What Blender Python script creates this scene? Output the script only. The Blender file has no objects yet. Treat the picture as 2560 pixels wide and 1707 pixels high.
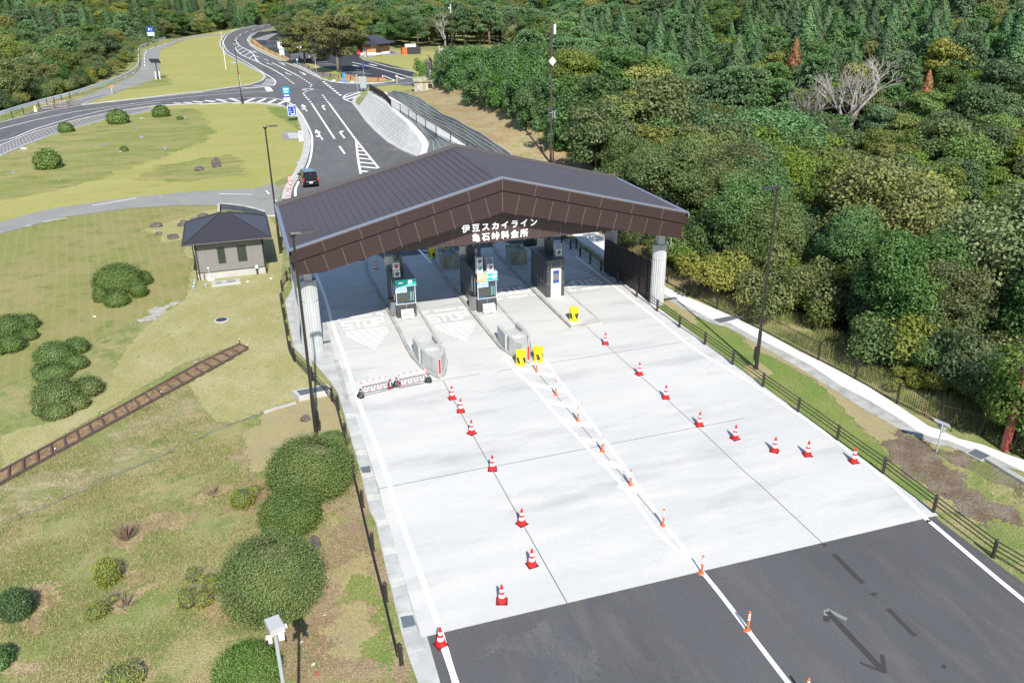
import bpy, bmesh, math, random
import numpy as np
from mathutils import Vector, Matrix
random.seed(7); np.random.seed(7)
PI=math.pi; R=math.radians
S=bpy.context.scene
# ---------- camera, sky, sun, exposure ----------
cd=bpy.data.cameras.new('camera'); cam=bpy.data.objects.new('camera',cd); S.collection.objects.link(cam); S.camera=cam
p_,r_,y_=R(23.51),R(-.60),R(17.85)
fw=Vector((math.sin(y_)*math.cos(p_),math.cos(y_)*math.cos(p_),-math.sin(p_)))
rt=Vector((math.cos(y_),-math.sin(y_),0)); up=rt.cross(fw)
rt2=rt*math.cos(r_)+up*math.sin(r_); up2=up*math.cos(r_)-rt*math.sin(r_)
cam.matrix_world=Matrix(((rt2.x,up2.x,-fw.x,0),(rt2.y,up2.y,-fw.y,0),(rt2.z,up2.z,-fw.z,20),(0,0,0,1)))
cd.sensor_width=36; cd.lens=2083/2560*36; cd.clip_start=.5; cd.clip_end=6000
SUN_EL=R(41.5); SUN_AZ=R(185.3)      # sun stands behind the camera; azimuth clockwise from +Y
w=bpy.data.worlds.new('World'); S.world=w; w.use_nodes=True
nt=w.node_tree; bg=nt.nodes['Background']; sky=nt.nodes.new('ShaderNodeTexSky'); sky.sky_type='NISHITA'
sky.sun_disc=False; sky.sun_elevation=SUN_EL; sky.sun_rotation=SUN_AZ; sky.altitude=600; sky.air_density=1.1; sky.dust_density=.6
nt.links.new(sky.outputs[0],bg.inputs[0]); bg.inputs[1].default_value=.115
sd=bpy.data.lights.new('sun','SUN'); sun=bpy.data.objects.new('sun',sd); S.collection.objects.link(sun)
sd.energy=4.6; sd.angle=R(.53); sd.color=(1,.955,.89)
dirv=Vector((math.sin(SUN_AZ)*math.cos(SUN_EL),math.cos(SUN_AZ)*math.cos(SUN_EL),math.sin(SUN_EL)))
sun.rotation_euler=dirv.to_track_quat('Z','Y').to_euler()
S.view_settings.view_transform='Standard'; S.view_settings.look='None'; S.view_settings.exposure=.72; S.view_settings.gamma=1
S.render.engine='CYCLES'
col=S.collection
# ---------- helpers ----------
class MB:
    def __init__(s): s.v=[]; s.f=[]; s.m=[]; s.mi=0
    def cut(s): s.c=getattr(s,'c',[0])+[len(s.v)]; s.cf=getattr(s,'cf',[0])+[len(s.f)]; return s
    def build_parts(s,name,mats,parent=None,**k):
        s.cut(); out=[]
        for a,b,fa,fb in zip(s.c,s.c[1:],s.cf,s.cf[1:]):
            if fb>fa:
                t=MB(); t.v=s.v[a:b]; t.f=[[i-a for i in f] for f in s.f[fa:fb]]; t.m=s.m[fa:fb]; out.append(t.build(name,mats,parent,**k))
        return out
    def add(s,vs,fs):
        b=len(s.v); s.v+=[tuple(v) for v in vs]; s.f+=[[i+b for i in f] for f in fs]; s.m+=[s.mi]*len(fs); return s
    def box(s,x0,x1,y0,y1,z0,z1,rz=0,o=None):
        c=[(x,y,z) for z in (z0,z1) for y in (y0,y1) for x in (x0,x1)]
        if rz or o:
            o=o or ((x0+x1)/2,(y0+y1)/2); a,b=math.cos(rz),math.sin(rz)
            c=[(o[0]+(x-o[0])*a-(y-o[1])*b,o[1]+(x-o[0])*b+(y-o[1])*a,z) for x,y,z in c]
        return s.add(c,[(0,2,3,1),(4,5,7,6),(0,1,5,4),(2,6,7,3),(0,4,6,2),(1,3,7,5)])
    def prism(s,P,z0,z1,top=None):
        n=len(P); a=sum(P[i][0]*P[(i+1)%n][1]-P[(i+1)%n][0]*P[i][1] for i in range(n))
        if a<0: P=P[::-1]; top=top[::-1] if top else None
        T=top or P
        return s.add([(p[0],p[1],z0) for p in P]+[(p[0],p[1],z1) for p in T],[list(range(n))[::-1],list(range(n,2*n))]+[(i,(i+1)%n,n+(i+1)%n,n+i) for i in range(n)])
    def tube(s,p0,p1,r0,r1=None,n=8,cap=True):
        r1=r0 if r1 is None else r1; p0=Vector(p0); p1=Vector(p1); d=(p1-p0)
        if d.length<1e-6: return s
        d.normalize(); u=d.orthogonal().normalized(); w_=d.cross(u)
        vs=[]
        for p,r in ((p0,r0),(p1,r1)):
            for i in range(n):
                a=2*PI*i/n; vs.append(p+u*math.cos(a)*r+w_*math.sin(a)*r)
        fs=[(i,(i+1)%n,n+(i+1)%n,n+i) for i in range(n)]
        if cap: fs+=[list(range(n))[::-1],list(range(n,2*n))]
        return s.add(vs,fs)
    def path(s,P,r,n=6):
        for a,b in zip(P,P[1:]): s.tube(a,b,r,r,n)
        return s
    def lathe(s,c,prof,n=16):
        vs=[];fs=[]
        for r,z in prof:
            for i in range(n): vs.append((c[0]+r*math.cos(2*PI*i/n),c[1]+r*math.sin(2*PI*i/n),c[2]+z))
        for k in range(len(prof)-1):
            for i in range(n): j=(i+1)%n; fs.append((k*n+i,k*n+j,(k+1)*n+j,(k+1)*n+i))
        fs+=[list(range(n))[::-1],list(range((len(prof)-1)*n,len(prof)*n))]
        return s.add(vs,fs)
    def build(s,name,mats,parent=None,smooth=False,loc=None):
        me=bpy.data.meshes.new(name); me.from_pydata(s.v,[],s.f); me.update()
        for m in (mats if isinstance(mats,(list,tuple)) else [mats]): me.materials.append(m)
        if any(s.m): me.polygons.foreach_set('material_index',s.m)
        if smooth: me.polygons.foreach_set('use_smooth',[True]*len(s.f))
        o=bpy.data.objects.new(name,me); col.objects.link(o)
        if parent: o.parent=parent
        if loc: o.location=loc
        return o
def tag(o,label=None,cat=None,group=None,kind=None):
    if label: o['label']=label
    if cat: o['category']=cat
    if group: o['group']=group
    if kind: o['kind']=kind
    return o
def thing(name,label,cat,loc=(0,0,0),rz=0,group=None):
    o=bpy.data.objects.new(name,None); col.objects.link(o); o.location=loc if len(loc)==3 else (*loc,0); o.rotation_euler=(0,0,rz)
    return tag(o,label,cat,group)
def struct(o): o['kind']='structure'; return o
def copy_tree(o,loc=None,rz=None,label=None,parent=None,sc=None):
    c=o.copy(); col.objects.link(c); c.parent=parent
    if loc is not None: c.location=loc if len(loc)==3 else (*loc,0)
    if rz is not None: c.rotation_euler=(0,0,rz)
    if label: c['label']=label
    if sc: c.scale=sc if hasattr(sc,'__len__') else (sc,)*3
    for ch in list(o.children): copy_tree(ch,parent=c)
    return c
def np_mesh(name,co,faces_n,mats,mi=None,smooth=False,attr=None):
    "co (N,3) array, consecutive faces_n verts each face"
    me=bpy.data.meshes.new(name); N=len(co); F=N//faces_n
    me.vertices.add(N); me.vertices.foreach_set('co',co.astype(np.float32).ravel())
    me.loops.add(N); me.loops.foreach_set('vertex_index',np.arange(N,dtype=np.int32))
    me.polygons.add(F); me.polygons.foreach_set('loop_start',np.arange(0,N,faces_n,dtype=np.int32))
    for m in mats: me.materials.append(m)
    if mi is not None: me.polygons.foreach_set('material_index',mi.astype(np.int32))
    if attr is not None:
        a=me.attributes.new('shade','FLOAT','FACE'); a.data.foreach_set('value',attr.astype(np.float32))
    me.update(calc_edges=True); return me
# ---------- materials ----------
MATS={}
def mat(name,c,rough=.7,metal=0,spec=.5,var=0,vs=3.,bump=0,bs=40.,c2=None,emit=None,stretch=None,trans=0,detail=4):
    if name in MATS: return MATS[name]
    m=bpy.data.materials.new(name); m.use_nodes=True; n=m.node_tree.nodes; l=m.node_tree.links; b=n['Principled BSDF']
    b.inputs['Base Color'].default_value=(*c,1); b.inputs['Roughness'].default_value=rough; b.inputs['Metallic'].default_value=metal
    b.inputs['Specular IOR Level'].default_value=spec
    if trans: b.inputs['Transmission Weight'].default_value=trans
    if emit: b.inputs['Emission Color'].default_value=(*emit[0],1); b.inputs['Emission Strength'].default_value=emit[1]
    if var or c2 or bump:
        tc=n.new('ShaderNodeTexCoord'); mp=n.new('ShaderNodeMapping'); l.new(tc.outputs['Object'],mp.inputs[0])
        if stretch: mp.inputs['Scale'].default_value=stretch
    if var or c2:
        t=n.new('ShaderNodeTexNoise'); t.inputs['Scale'].default_value=vs; t.inputs['Detail'].default_value=detail; l.new(mp.outputs[0],t.inputs[0])
        cr=n.new('ShaderNodeValToRGB'); l.new(t.outputs[0],cr.inputs[0])
        lo=c2 or [x*(1-var) for x in c]; hi=c if c2 else [min(1,x*(1+var)) for x in c]
        cr.color_ramp.elements[0].position=.34; cr.color_ramp.elements[1].position=.66
        cr.color_ramp.elements[0].color=(*lo,1); cr.color_ramp.elements[1].color=(*hi,1); l.new(cr.outputs[0],b.inputs['Base Color'])
    if bump:
        t2=n.new('ShaderNodeTexNoise'); t2.inputs['Scale'].default_value=bs; t2.inputs['Detail'].default_value=3; l.new(mp.outputs[0],t2.inputs[0])
        bp=n.new('ShaderNodeBump'); bp.inputs['Strength'].default_value=bump; bp.inputs['Distance'].default_value=.05; l.new(t2.outputs[0],bp.inputs['Height']); l.new(bp.outputs[0],b.inputs['Normal'])
    MATS[name]=m; return m
def layered(name,cols,scales,rough=.95,bump=.4,bs=25,stretch=(1,1,1),fine=.25,wave=None,dist=0):
    "ground cover: several noise layers mixed in sequence over the first colour"
    m=bpy.data.materials.new(name); m.use_nodes=True; n=m.node_tree.nodes; l=m.node_tree.links; b=n['Principled BSDF']
    b.inputs['Roughness'].default_value=rough; b.inputs['Specular IOR Level'].default_value=.15
    tc=n.new('ShaderNodeTexCoord'); mp=n.new('ShaderNodeMapping'); l.new(tc.outputs['Object'],mp.inputs[0]); mp.inputs['Scale'].default_value=stretch
    cur=None
    for i,(c,s) in enumerate(zip(cols,[None]+list(scales))):
        if i==0: prev=c; continue
        t=n.new('ShaderNodeTexNoise'); t.inputs['Scale'].default_value=s[0]; t.inputs['Detail'].default_value=6; t.inputs['Roughness'].default_value=.62
        mo=n.new('ShaderNodeMapping'); mo.inputs['Location'].default_value=(17.3*i,9.1*i,3*i); l.new(mp.outputs[0],mo.inputs[0]); l.new(mo.outputs[0],t.inputs[0])
        cr=n.new('ShaderNodeValToRGB'); l.new(t.outputs[0],cr.inputs[0]); e=cr.color_ramp.elements
        e[0].position=s[1]; e[1].position=s[2]; e[0].color=(0,0,0,1); e[1].color=(1,1,1,1)
        mx=n.new('ShaderNodeMix'); mx.data_type='RGBA'; l.new(cr.outputs[0],mx.inputs[0])
        if cur is None: mx.inputs[6].default_value=(*prev,1)
        else: l.new(cur,mx.inputs[6])
        mx.inputs[7].default_value=(*c,1); cur=mx.outputs[2]
    if wave:
        wv=n.new('ShaderNodeTexWave'); wv.inputs['Scale'].default_value=wave[0]; wv.inputs['Distortion'].default_value=2.5; wv.inputs['Detail Scale'].default_value=.4; wv.inputs['Detail'].default_value=3
        mw=n.new('ShaderNodeMapping'); mw.inputs['Rotation'].default_value=(0,0,wave[1]); l.new(tc.outputs['Object'],mw.inputs[0]); l.new(mw.outputs[0],wv.inputs[0])
        cr=n.new('ShaderNodeValToRGB'); l.new(wv.outputs[1],cr.inputs[0]); cr.color_ramp.elements[0].position=.75; cr.color_ramp.elements[1].position=1
        cr.color_ramp.elements[0].color=(0,0,0,1); cr.color_ramp.elements[1].color=(wave[2],)*3+(1,)
        mx=n.new('ShaderNodeMix'); mx.data_type='RGBA'; l.new(cr.outputs[0],mx.inputs[0]); l.new(cur,mx.inputs[6]); mx.inputs[7].default_value=(*wave[3],1); cur=mx.outputs[2]
    t=n.new('ShaderNodeTexNoise'); t.inputs['Scale'].default_value=bs; t.inputs['Detail'].default_value=5; l.new(mp.outputs[0],t.inputs[0])
    mr=n.new('ShaderNodeMapRange'); mr.inputs[1].default_value=.3; mr.inputs[2].default_value=.7; mr.inputs[3].default_value=1-fine; mr.inputs[4].default_value=1+fine; l.new(t.outputs[0],mr.inputs[0])
    mu=n.new('ShaderNodeMix'); mu.data_type='RGBA'; mu.blend_type='MULTIPLY'; mu.inputs[0].default_value=1; l.new(cur,mu.inputs[6]); l.new(mr.outputs[0],mu.inputs[7])
    l.new(mu.outputs[2],b.inputs['Base Color'])
    if bump:
        bp=n.new('ShaderNodeBump'); bp.inputs['Strength'].default_value=bump; bp.inputs['Distance'].default_value=.06; l.new(t.outputs[0],bp.inputs['Height']); l.new(bp.outputs[0],b.inputs['Normal'])
    MATS[name]=m; return m
def leafmat(name,c,c2,hue=.03,val=.35,sat=.2,trans=.25,ns=.5):
    "foliage: colour between two greens by clump noise, shifted per tree"
    m=bpy.data.materials.new(name); m.use_nodes=True; n=m.node_tree.nodes; l=m.node_tree.links; b=n['Principled BSDF']
    tc=n.new('ShaderNodeTexCoord'); t=n.new('ShaderNodeTexNoise'); t.inputs['Scale'].default_value=ns; t.inputs['Detail'].default_value=5; l.new(tc.outputs['Object'],t.inputs[0])
    cr=n.new('ShaderNodeValToRGB'); l.new(t.outputs[0],cr.inputs[0]); e=cr.color_ramp.elements; e[0].position=.35; e[1].position=.65; e[0].color=(*c,1); e[1].color=(*c2,1)
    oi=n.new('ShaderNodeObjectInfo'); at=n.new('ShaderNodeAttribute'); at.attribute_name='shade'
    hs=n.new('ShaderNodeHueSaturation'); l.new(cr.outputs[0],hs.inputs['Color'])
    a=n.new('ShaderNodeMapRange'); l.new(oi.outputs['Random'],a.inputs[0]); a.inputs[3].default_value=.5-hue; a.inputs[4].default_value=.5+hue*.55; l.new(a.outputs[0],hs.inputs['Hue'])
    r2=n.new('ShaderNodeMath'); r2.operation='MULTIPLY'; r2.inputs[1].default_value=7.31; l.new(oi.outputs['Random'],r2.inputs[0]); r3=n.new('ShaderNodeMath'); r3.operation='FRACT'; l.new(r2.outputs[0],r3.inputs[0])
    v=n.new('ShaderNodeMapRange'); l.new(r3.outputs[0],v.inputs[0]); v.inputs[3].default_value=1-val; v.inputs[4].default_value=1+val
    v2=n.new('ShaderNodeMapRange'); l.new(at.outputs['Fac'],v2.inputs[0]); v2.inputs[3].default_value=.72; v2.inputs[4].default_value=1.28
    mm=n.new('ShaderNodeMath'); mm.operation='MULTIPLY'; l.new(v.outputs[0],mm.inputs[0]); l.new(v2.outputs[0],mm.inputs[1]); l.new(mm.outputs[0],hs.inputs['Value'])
    r4=n.new('ShaderNodeMath'); r4.operation='MULTIPLY'; r4.inputs[1].default_value=3.77; l.new(oi.outputs['Random'],r4.inputs[0]); r5=n.new('ShaderNodeMath'); r5.operation='FRACT'; l.new(r4.outputs[0],r5.inputs[0])
    sv=n.new('ShaderNodeMapRange'); l.new(r5.outputs[0],sv.inputs[0]); sv.inputs[3].default_value=1-sat; sv.inputs[4].default_value=1+sat*.5; l.new(sv.outputs[0],hs.inputs['Saturation'])
    l.new(hs.outputs[0],b.inputs['Base Color']); b.inputs['Roughness'].default_value=.55; b.inputs['Specular IOR Level'].default_value=.3
    tr=n.new('ShaderNodeBsdfTranslucent'); l.new(hs.outputs[0],tr.inputs[0]); mx=n.new('ShaderNodeMixShader'); mx.inputs[0].default_value=trans
    l.new(b.outputs[0],mx.inputs[1]); l.new(tr.outputs[0],mx.inputs[2]); l.new(mx.outputs[0],n['Material Output'].inputs[0])
    MATS[name]=m; return m
def poly_area(P): return sum(P[i][0]*P[(i+1)%len(P)][1]-P[(i+1)%len(P)][0]*P[i][1] for i in range(len(P)))/2
def inside(x,y,P):
    c=False; n=len(P)
    for i in range(n):
        x1,y1=P[i][:2]; x2,y2=P[i-1][:2]
        if (y1>y)!=(y2>y) and x<(x2-x1)*(y-y1)/(y2-y1)+x1: c=not c
    return c
def spline(P,k=6,closed=False):
    n=len(P); out=[]
    rng=range(n if closed else n-1)
    for i in rng:
        g_=lambda j:Vector(P[j%n]) if closed else Vector(P[max(0,min(n-1,j))])
        a,b,c,d=g_(i-1),g_(i),g_(i+1),g_(i+2)
        for t in range(k):
            u=t/k; out.append(tuple(.5*((2*b)+(c-a)*u+(2*a-5*b+4*c-d)*u*u+(3*b-a-3*c+d)*u**3)))
    if not closed: out.append(tuple(P[-1]))
    return out
def rough(P,amp,step=1.2):
    "gives a laid-out patch an irregular edge"
    out=[]; n=len(P)
    for i in range(n):
        a=Vector(P[i][:2]); b=Vector(P[(i+1)%n][:2]); k=max(1,int((b-a).length/step)); nn=Vector((-(b-a).y,(b-a).x)).normalized()
        for j in range(k): out.append(tuple(a.lerp(b,j/k)+nn*random.uniform(-amp,amp)))
    return out
from mathutils.geometry import delaunay_2d_cdt
ZC=[0]
def sheet(name,P,z,m):
    n=len(P); vs,es,fs,*_=delaunay_2d_cdt([Vector(p[:2]) for p in P],[],[list(range(n)) if poly_area(P)>0 else list(range(n))[::-1]],1,1e-5)
    ZC[0]+=.0003; z+=ZC[0]%.004
    me=bpy.data.meshes.new(name); me.from_pydata([(v.x,v.y,z) for v in vs],[],[list(f) for f in fs]); me.materials.append(m)
    o=bpy.data.objects.new(name,me); col.objects.link(o); return struct(o)
def offs(P,d):
    out=[]
    for i in range(len(P)):
        a=Vector(P[max(0,i-1)][:2]); b=Vector(P[min(len(P)-1,i+1)][:2]); t=(b-a).normalized(); out.append((P[i][0]-t.y*d,P[i][1]+t.x*d))
    return out
def ribbon(mb,P,w,z,h=None):
    ZC[0]+=.00013; z+=ZC[0]%.0015
    L_=offs(P,w/2); R_=offs(P,-w/2)
    for i in range(len(P)-1):
        q=[L_[i],R_[i],R_[i+1],L_[i+1]]; zz=[P[i][2] if len(P[i])>2 else z]*2+[P[i+1][2] if len(P[i+1])>2 else z]*2
        if h is None: mb.add([(*p,a) for p,a in zip(q,zz)],[(0,1,2,3)])
        else: mb.add([(*p,a) for p,a in zip(q,zz)]+[(*p,a+h) for p,a in zip(q,zz)],[(4,5,6,7),(0,1,5,4),(2,3,7,6),(1,2,6,5),(3,0,4,7)])
def arc(P):
    s=[0]
    for a,b in zip(P,P[1:]): s.append(s[-1]+math.dist(a[:2],b[:2]))
    return s
def along(P,t):
    s=arc(P); t=max(0,min(s[-1],t))
    for i in range(len(P)-1):
        if t<=s[i+1]+1e-9:
            u=(t-s[i])/max(1e-9,s[i+1]-s[i]); return tuple(P[i][k]+(P[i+1][k]-P[i][k])*u for k in range(len(P[i]))),math.atan2(P[i+1][1]-P[i][1],P[i+1][0]-P[i][0])
def dashes(mb,P,w,z,d,g):
    t=0; L=arc(P)[-1]
    while t<L: ribbon(mb,[along(P,t)[0],along(P,min(L,t+d))[0]],w,z); t+=d+g
def hatch(mb,P,ang,sp,w,z):
    c,s=math.cos(-ang),math.sin(-ang); Q=[(p[0]*c-p[1]*s,p[0]*s+p[1]*c) for p in P]; ys=[q[1] for q in Q]; y=min(ys)+sp*.6
    def xs(y):
        o=[]
        for i in range(len(Q)):
            a,b=Q[i-1],Q[i]
            if (a[1]>y)!=(b[1]>y): o.append(a[0]+(b[0]-a[0])*(y-a[1])/(b[1]-a[1]))
        return sorted(o)
    while y<max(ys):
        A,B=xs(y-w/2),xs(y+w/2)
        if len(A)==len(B)==2:
            q=[(A[0],y-w/2),(A[1],y-w/2),(B[1],y+w/2),(B[0],y+w/2)]
            mb.add([(a*c+b*s,-a*s+b*c,z) for a,b in q],[(0,1,2,3)])
        y+=sp
def text_mesh(body,size,mats,name,parent=None,loc=(0,0,0),rot=(PI/2,0,0),ext=.02,off=0,align='CENTER',sx=1,space=1):
    c=bpy.data.curves.new(name,'FONT'); c.body=body; c.size=size; c.extrude=ext; c.offset=off; c.align_x=align; c.align_y='CENTER'; c.resolution_u=3; c.space_character=space
    o=bpy.data.objects.new(name,c); col.objects.link(o); bpy.context.view_layer.update()
    me=bpy.data.meshes.new_from_object(o.evaluated_get(bpy.context.evaluated_depsgraph_get())); col.objects.unlink(o); bpy.data.objects.remove(o); bpy.data.curves.remove(c)
    me.materials.clear(); me.materials.append(mats); me.name=name
    o=bpy.data.objects.new(name,me); col.objects.link(o); o.location=loc; o.rotation_euler=rot; o.scale=(sx,1,1)
    if parent: o.parent=parent
    return o
def smooth(a,b,x):
    t=max(0,min(1,(x-a)/(b-a))); return t*t*(3-2*t)
def interp(T,y):
    if y<=T[0][0]: return T[0][1]
    for a,b in zip(T,T[1:]):
        if y<=b[0]: return a[1]+(b[1]-a[1])*(y-a[0])/(b[0]-a[0])
    return T[-1][1]

# ---------- terrain ----------
EDGE_R=[(-60,33.5),(20,33.2),(40,31.2),(52,29.6),(60,29),(75,30.5),(90,34.5),(110,39),(130,43),(150,48),(168,62),(200,76),(260,84),(330,90),(450,110),(520,90)]
EDGE_L=[(-60,-200),(120,-75),(140,-52),(159,-38),(196,-28.5),(239,-24.5),(304,-27.5),(361,-23),(372,-16),(433,6),(478,26),(500,40),(520,500)]
def ridge(x,y):
    return (3*smooth(66,104,y)*smooth(22.3,24.8,x)+1.5*smooth(72,104,y)*smooth(31,35.5,x))*(1-smooth(140,158,y))*(1-smooth(44,60,x))
def bump_(x,y): return math.sin(x*.031+1)*math.cos(y*.027)*2.2+math.sin(x*.07+y*.05)*1.1
def terrain(x,y):
    r=math.hypot(x,y); er=interp(EDGE_R,y); el=interp(EDGE_L,y)
    z=ridge(x,y)
    if x>er:
        d=x-er; k=smooth(0,34,d)
        z+=k*(-8.5+bump_(x,y)*smooth(25,60,d))+max(0,r-125)*.105*smooth(10,60,d)
    if x<el or y>500:
        d=max(el-x,y-500 if y>500 else 0); k=smooth(0,16,d)
        z+=k*(-4+bump_(x,y)*smooth(15,50,d))+max(0,d-18)*.13
    return min(z,70)
M_forest=layered('forest_floor',[(.06,.08,.025),(.09,.075,.035),(.04,.06,.02)],[(.15,.4,.6),(.6,.4,.62)],bump=.5,bs=3)
M_base=layered('rough_grass',[(.18,.205,.065),(.295,.255,.125),(.135,.18,.048),(.32,.27,.145),(.21,.15,.08)],[(.30,.42,.62),(.9,.50,.66),(2.6,.58,.72),(.5,.66,.74)],bs=14,fine=.3,bump=.8)
xs=np.concatenate([np.arange(-500,-60,10),np.arange(-60,110,2.),np.arange(110,700,9)]); ys=np.concatenate([np.arange(-80,0,8),np.arange(0,260,2.),np.arange(260,900,8)])
nx,ny=len(xs),len(ys)
V=[(float(x),float(y),terrain(x,y)) for y in ys for x in xs]
F=[(j*nx+i,j*nx+i+1,(j+1)*nx+i+1,(j+1)*nx+i) for j in range(ny-1) for i in range(nx-1)]
me=bpy.data.meshes.new('ground'); me.from_pydata(V,[],F); me.materials.append(M_base); me.materials.append(M_forest)
M_orange=layered('orange_earth',[(.31,.25,.14),(.27,.185,.10),(.20,.21,.08),(.30,.26,.14)],[(.25,.42,.62),(.5,.52,.68),(1.5,.56,.7)],bs=6,fine=.3,bump=.6)
me.materials.append(M_orange)
mi=[]
for f in F:
    cx=sum(V[i][0] for i in f)/4; cy=sum(V[i][1] for i in f)/4
    mi.append(2 if (27<cx<interp(EDGE_R,cy)+3 and 46<cy<157) else 1 if (cx>interp(EDGE_R,cy)+(1.5 if cy<90 else 3) or cx<interp(EDGE_L,cy)-1.5 or cy>505) else 0)
me.polygons.foreach_set('material_index',mi); me.polygons.foreach_set('use_smooth',[True]*len(F))
o=bpy.data.objects.new('ground',me); col.objects.link(o); struct(o)
# ---------- lawns and patches ----------
M_lawn=layered('yellow_lawn',[(.265,.262,.080),(.305,.285,.10),(.18,.215,.055)],[(.10,.4,.62),(.45,.60,.74)],stretch=(.6,1.6,1),bs=9,fine=.3,bump=.4)
M_sod=layered('new_sod',[(.27,.255,.105),(.32,.29,.15),(.185,.21,.065)],[(.55,.42,.64),(1.5,.58,.72)],stretch=(1,.7,1),bs=12,fine=.2,bump=.35)
M_mown=layered('mown_grass',[(.195,.20,.065),(.245,.215,.09),(.14,.17,.045),(.255,.21,.105)],[(.16,.42,.62),(.7,.52,.68),(.09,.58,.7)],bs=12,fine=.25,bump=.4,wave=(.42,R(-8),.42,(.27,.23,.10)))
M_mound=layered('mound_grass',[(.195,.205,.06),(.265,.235,.10),(.13,.175,.04),(.28,.235,.12)],[(.14,.42,.6),(.5,.5,.64),(.22,.62,.72)],stretch=(.5,1.3,1),bs=9,fine=.28,bump=.4)
M_green=layered('green_grass',[(.13,.185,.045),(.18,.205,.06),(.25,.225,.09)],[(.4,.42,.62),(1.2,.6,.72)],bs=12,fine=.3,bump=.5)
M_tan=layered('sandy_sod',[(.30,.25,.125),(.27,.235,.13),(.22,.19,.085)],[(.6,.4,.62),(3,.62,.72)],bs=16,fine=.14,bump=.25)
M_dirt=layered('bare_soil',[(.235,.165,.10),(.28,.225,.13),(.165,.18,.065)],[(.5,.42,.62),(1.4,.55,.68)],bs=16,fine=.35,bump=.7)
M_gravel=layered('gravelly_soil',[(.20,.165,.125),(.14,.10,.065),(.155,.17,.06)],[(.9,.4,.6),(.45,.56,.66)],bs=20,fine=.5,bump=.9)
M_strip=layered('orange_mulch',[(.38,.20,.075),(.45,.26,.11)],[(.6,.4,.6)],bs=6,fine=.15,bump=.2)
def patch(name,P,z,m,cell=.12,amp=.3,den=.12):
    "ground patch with a frayed edge: small tiles kept where a jittered point falls inside the outline"
    P=np.array([p[:2] for p in P]); x0,y0=P.min(0)-amp; x1,y1=P.max(0)+amp
    gx,gy=np.meshgrid(np.arange(x0,x1,cell),np.arange(y0,y1,cell)); gx=gx.ravel(); gy=gy.ravel()
    k=2.2/max(amp*8,.6); jx=gx+amp*(.5*np.sin(gx*k*3+gy*k*2)+.4*np.sin(gy*k*7.3+1)+.6*(np.random.rand(len(gx))-.5)); jy=gy+amp*(.5*np.sin(gy*k*3.1-gx*k*2.3)+.4*np.sin(gx*k*6.7+2)+.6*(np.random.rand(len(gx))-.5))
    c=np.zeros(len(gx),bool)
    for i in range(len(P)):
        a=P[i]; b_=P[i-1]; q_=((a[1]>jy)!=(b_[1]>jy)); t_=(b_[0]-a[0])*(jy-a[1])/((b_[1]-a[1]) if b_[1]!=a[1] else 1e-9)+a[0]; c^=q_&(jx<t_)
    gx,gy=gx[c],gy[c]; ZC[0]+=.0003; z+=ZC[0]%.004; Z_=np.full(len(gx),z)
    co=np.stack([np.stack([gx,gy,Z_],1),np.stack([gx+cell,gy,Z_],1),np.stack([gx+cell,gy+cell,Z_],1),np.stack([gx,gy+cell,Z_],1)],1).reshape(-1,3)
    o=bpy.data.objects.new(name,np_mesh(name,co,4,[m])); col.objects.link(o); return struct(o)
# lawn north of the footpath, up to the road junction
path_up=[(-21.7,85.34),(-18.06,89.16),(-11.39,91.33),(-5.29,91.89),(1.08,91.17),(3.14,92.95)]
path_dn=[(-20.81,80.94),(-16.37,85.18),(-10.97,86.5),(-6.33,86.26),(-2.77,84.84),(-0.45,82.16),(1.51,79.11),(2.59,78.81)]
kerbL=[(4.5,90.69),(5.68,98.4),(7.02,102.92),(8.19,110.52),(9.12,118.43),(9.47,126.64),(9.91,138.52),(9.88,148.3),(9.31,152.34),(7.26,156.35),(4.0,160.48),(0.14,161.72)]
roadS=[(1.99,160.97),(-5.11,163.53),(-13.08,163.49),(-18.49,159.0),(-23.99,150.45),(-28.06,140.24),(-30.51,129.18)]
wL=(path_up[0][0]-45,path_up[0][1]-16)
sheet('lawn',path_up+kerbL[1:]+roadS[1:]+[(-60,118),(-75,70),wL],.012,M_lawn)
mound=[(-28.85,120.92),(-28.51,123.31),(-24.51,137.75),(-19.29,148.84),(-15.29,154.07),(-10.9,158.97),(-6.18,156.3),(-4.49,142.95),(-3.29,130.54),(-4.28,123.63),(-6.05,120.02),(-10.01,111.71),(-13.51,105.64),(-16.6,100.27),(-17.99,98.38),(-20.78,96.0),(-23.51,94.34)]
patch('mound_lawn',mound+[(-60,80),(-60,112)],.022,M_mound,.35,.8)
patch('green_patch',[(-11.29,100.15),(-9.73,107.06),(-5.53,110.0),(-1.59,111.73),(-0.39,107.27),(0.57,98.29),(-3.0,97.68),(-6.72,97.18)],.02,M_mound,.35,.8)
patch('green_patch',[(5.55,154.65),(8.24,152.77),(9.25,142.83),(8.79,124.72),(8.02,134.2),(5.84,145.59)],.02,M_green,.12,.4)
sheet('lawn',[(-25.69,170.59),(-21.81,185.38),(-19.56,194.96),(-15.4,215.39),(-16.55,243.7),(-20.18,300.81),(-15.55,340.11),(-10.55,374.89),(7.18,433.35),(-0.56,378.16),(-1.5,320.28),(0.18,276.42),(4.32,241.48),(7.58,213.91),(7.57,202.79),(6.22,195.71),(4.06,190.66),(-5.36,182.58),(-17.94,175.23)],.012,M_lawn)
patch('green_patch',[(-21.51,191.43),(-18.52,212.69),(-15.53,222.52),(-13.7,217.43),(-11.79,197.37),(-17.11,192.82)],.02,M_mound,.35,.8)
sheet('lawn',[(-36.52,159.07),(-35.5,153.99),(-34.63,158.32),(-33.63,161.43),(-34.64,164.02)],.012,M_green)
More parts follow.
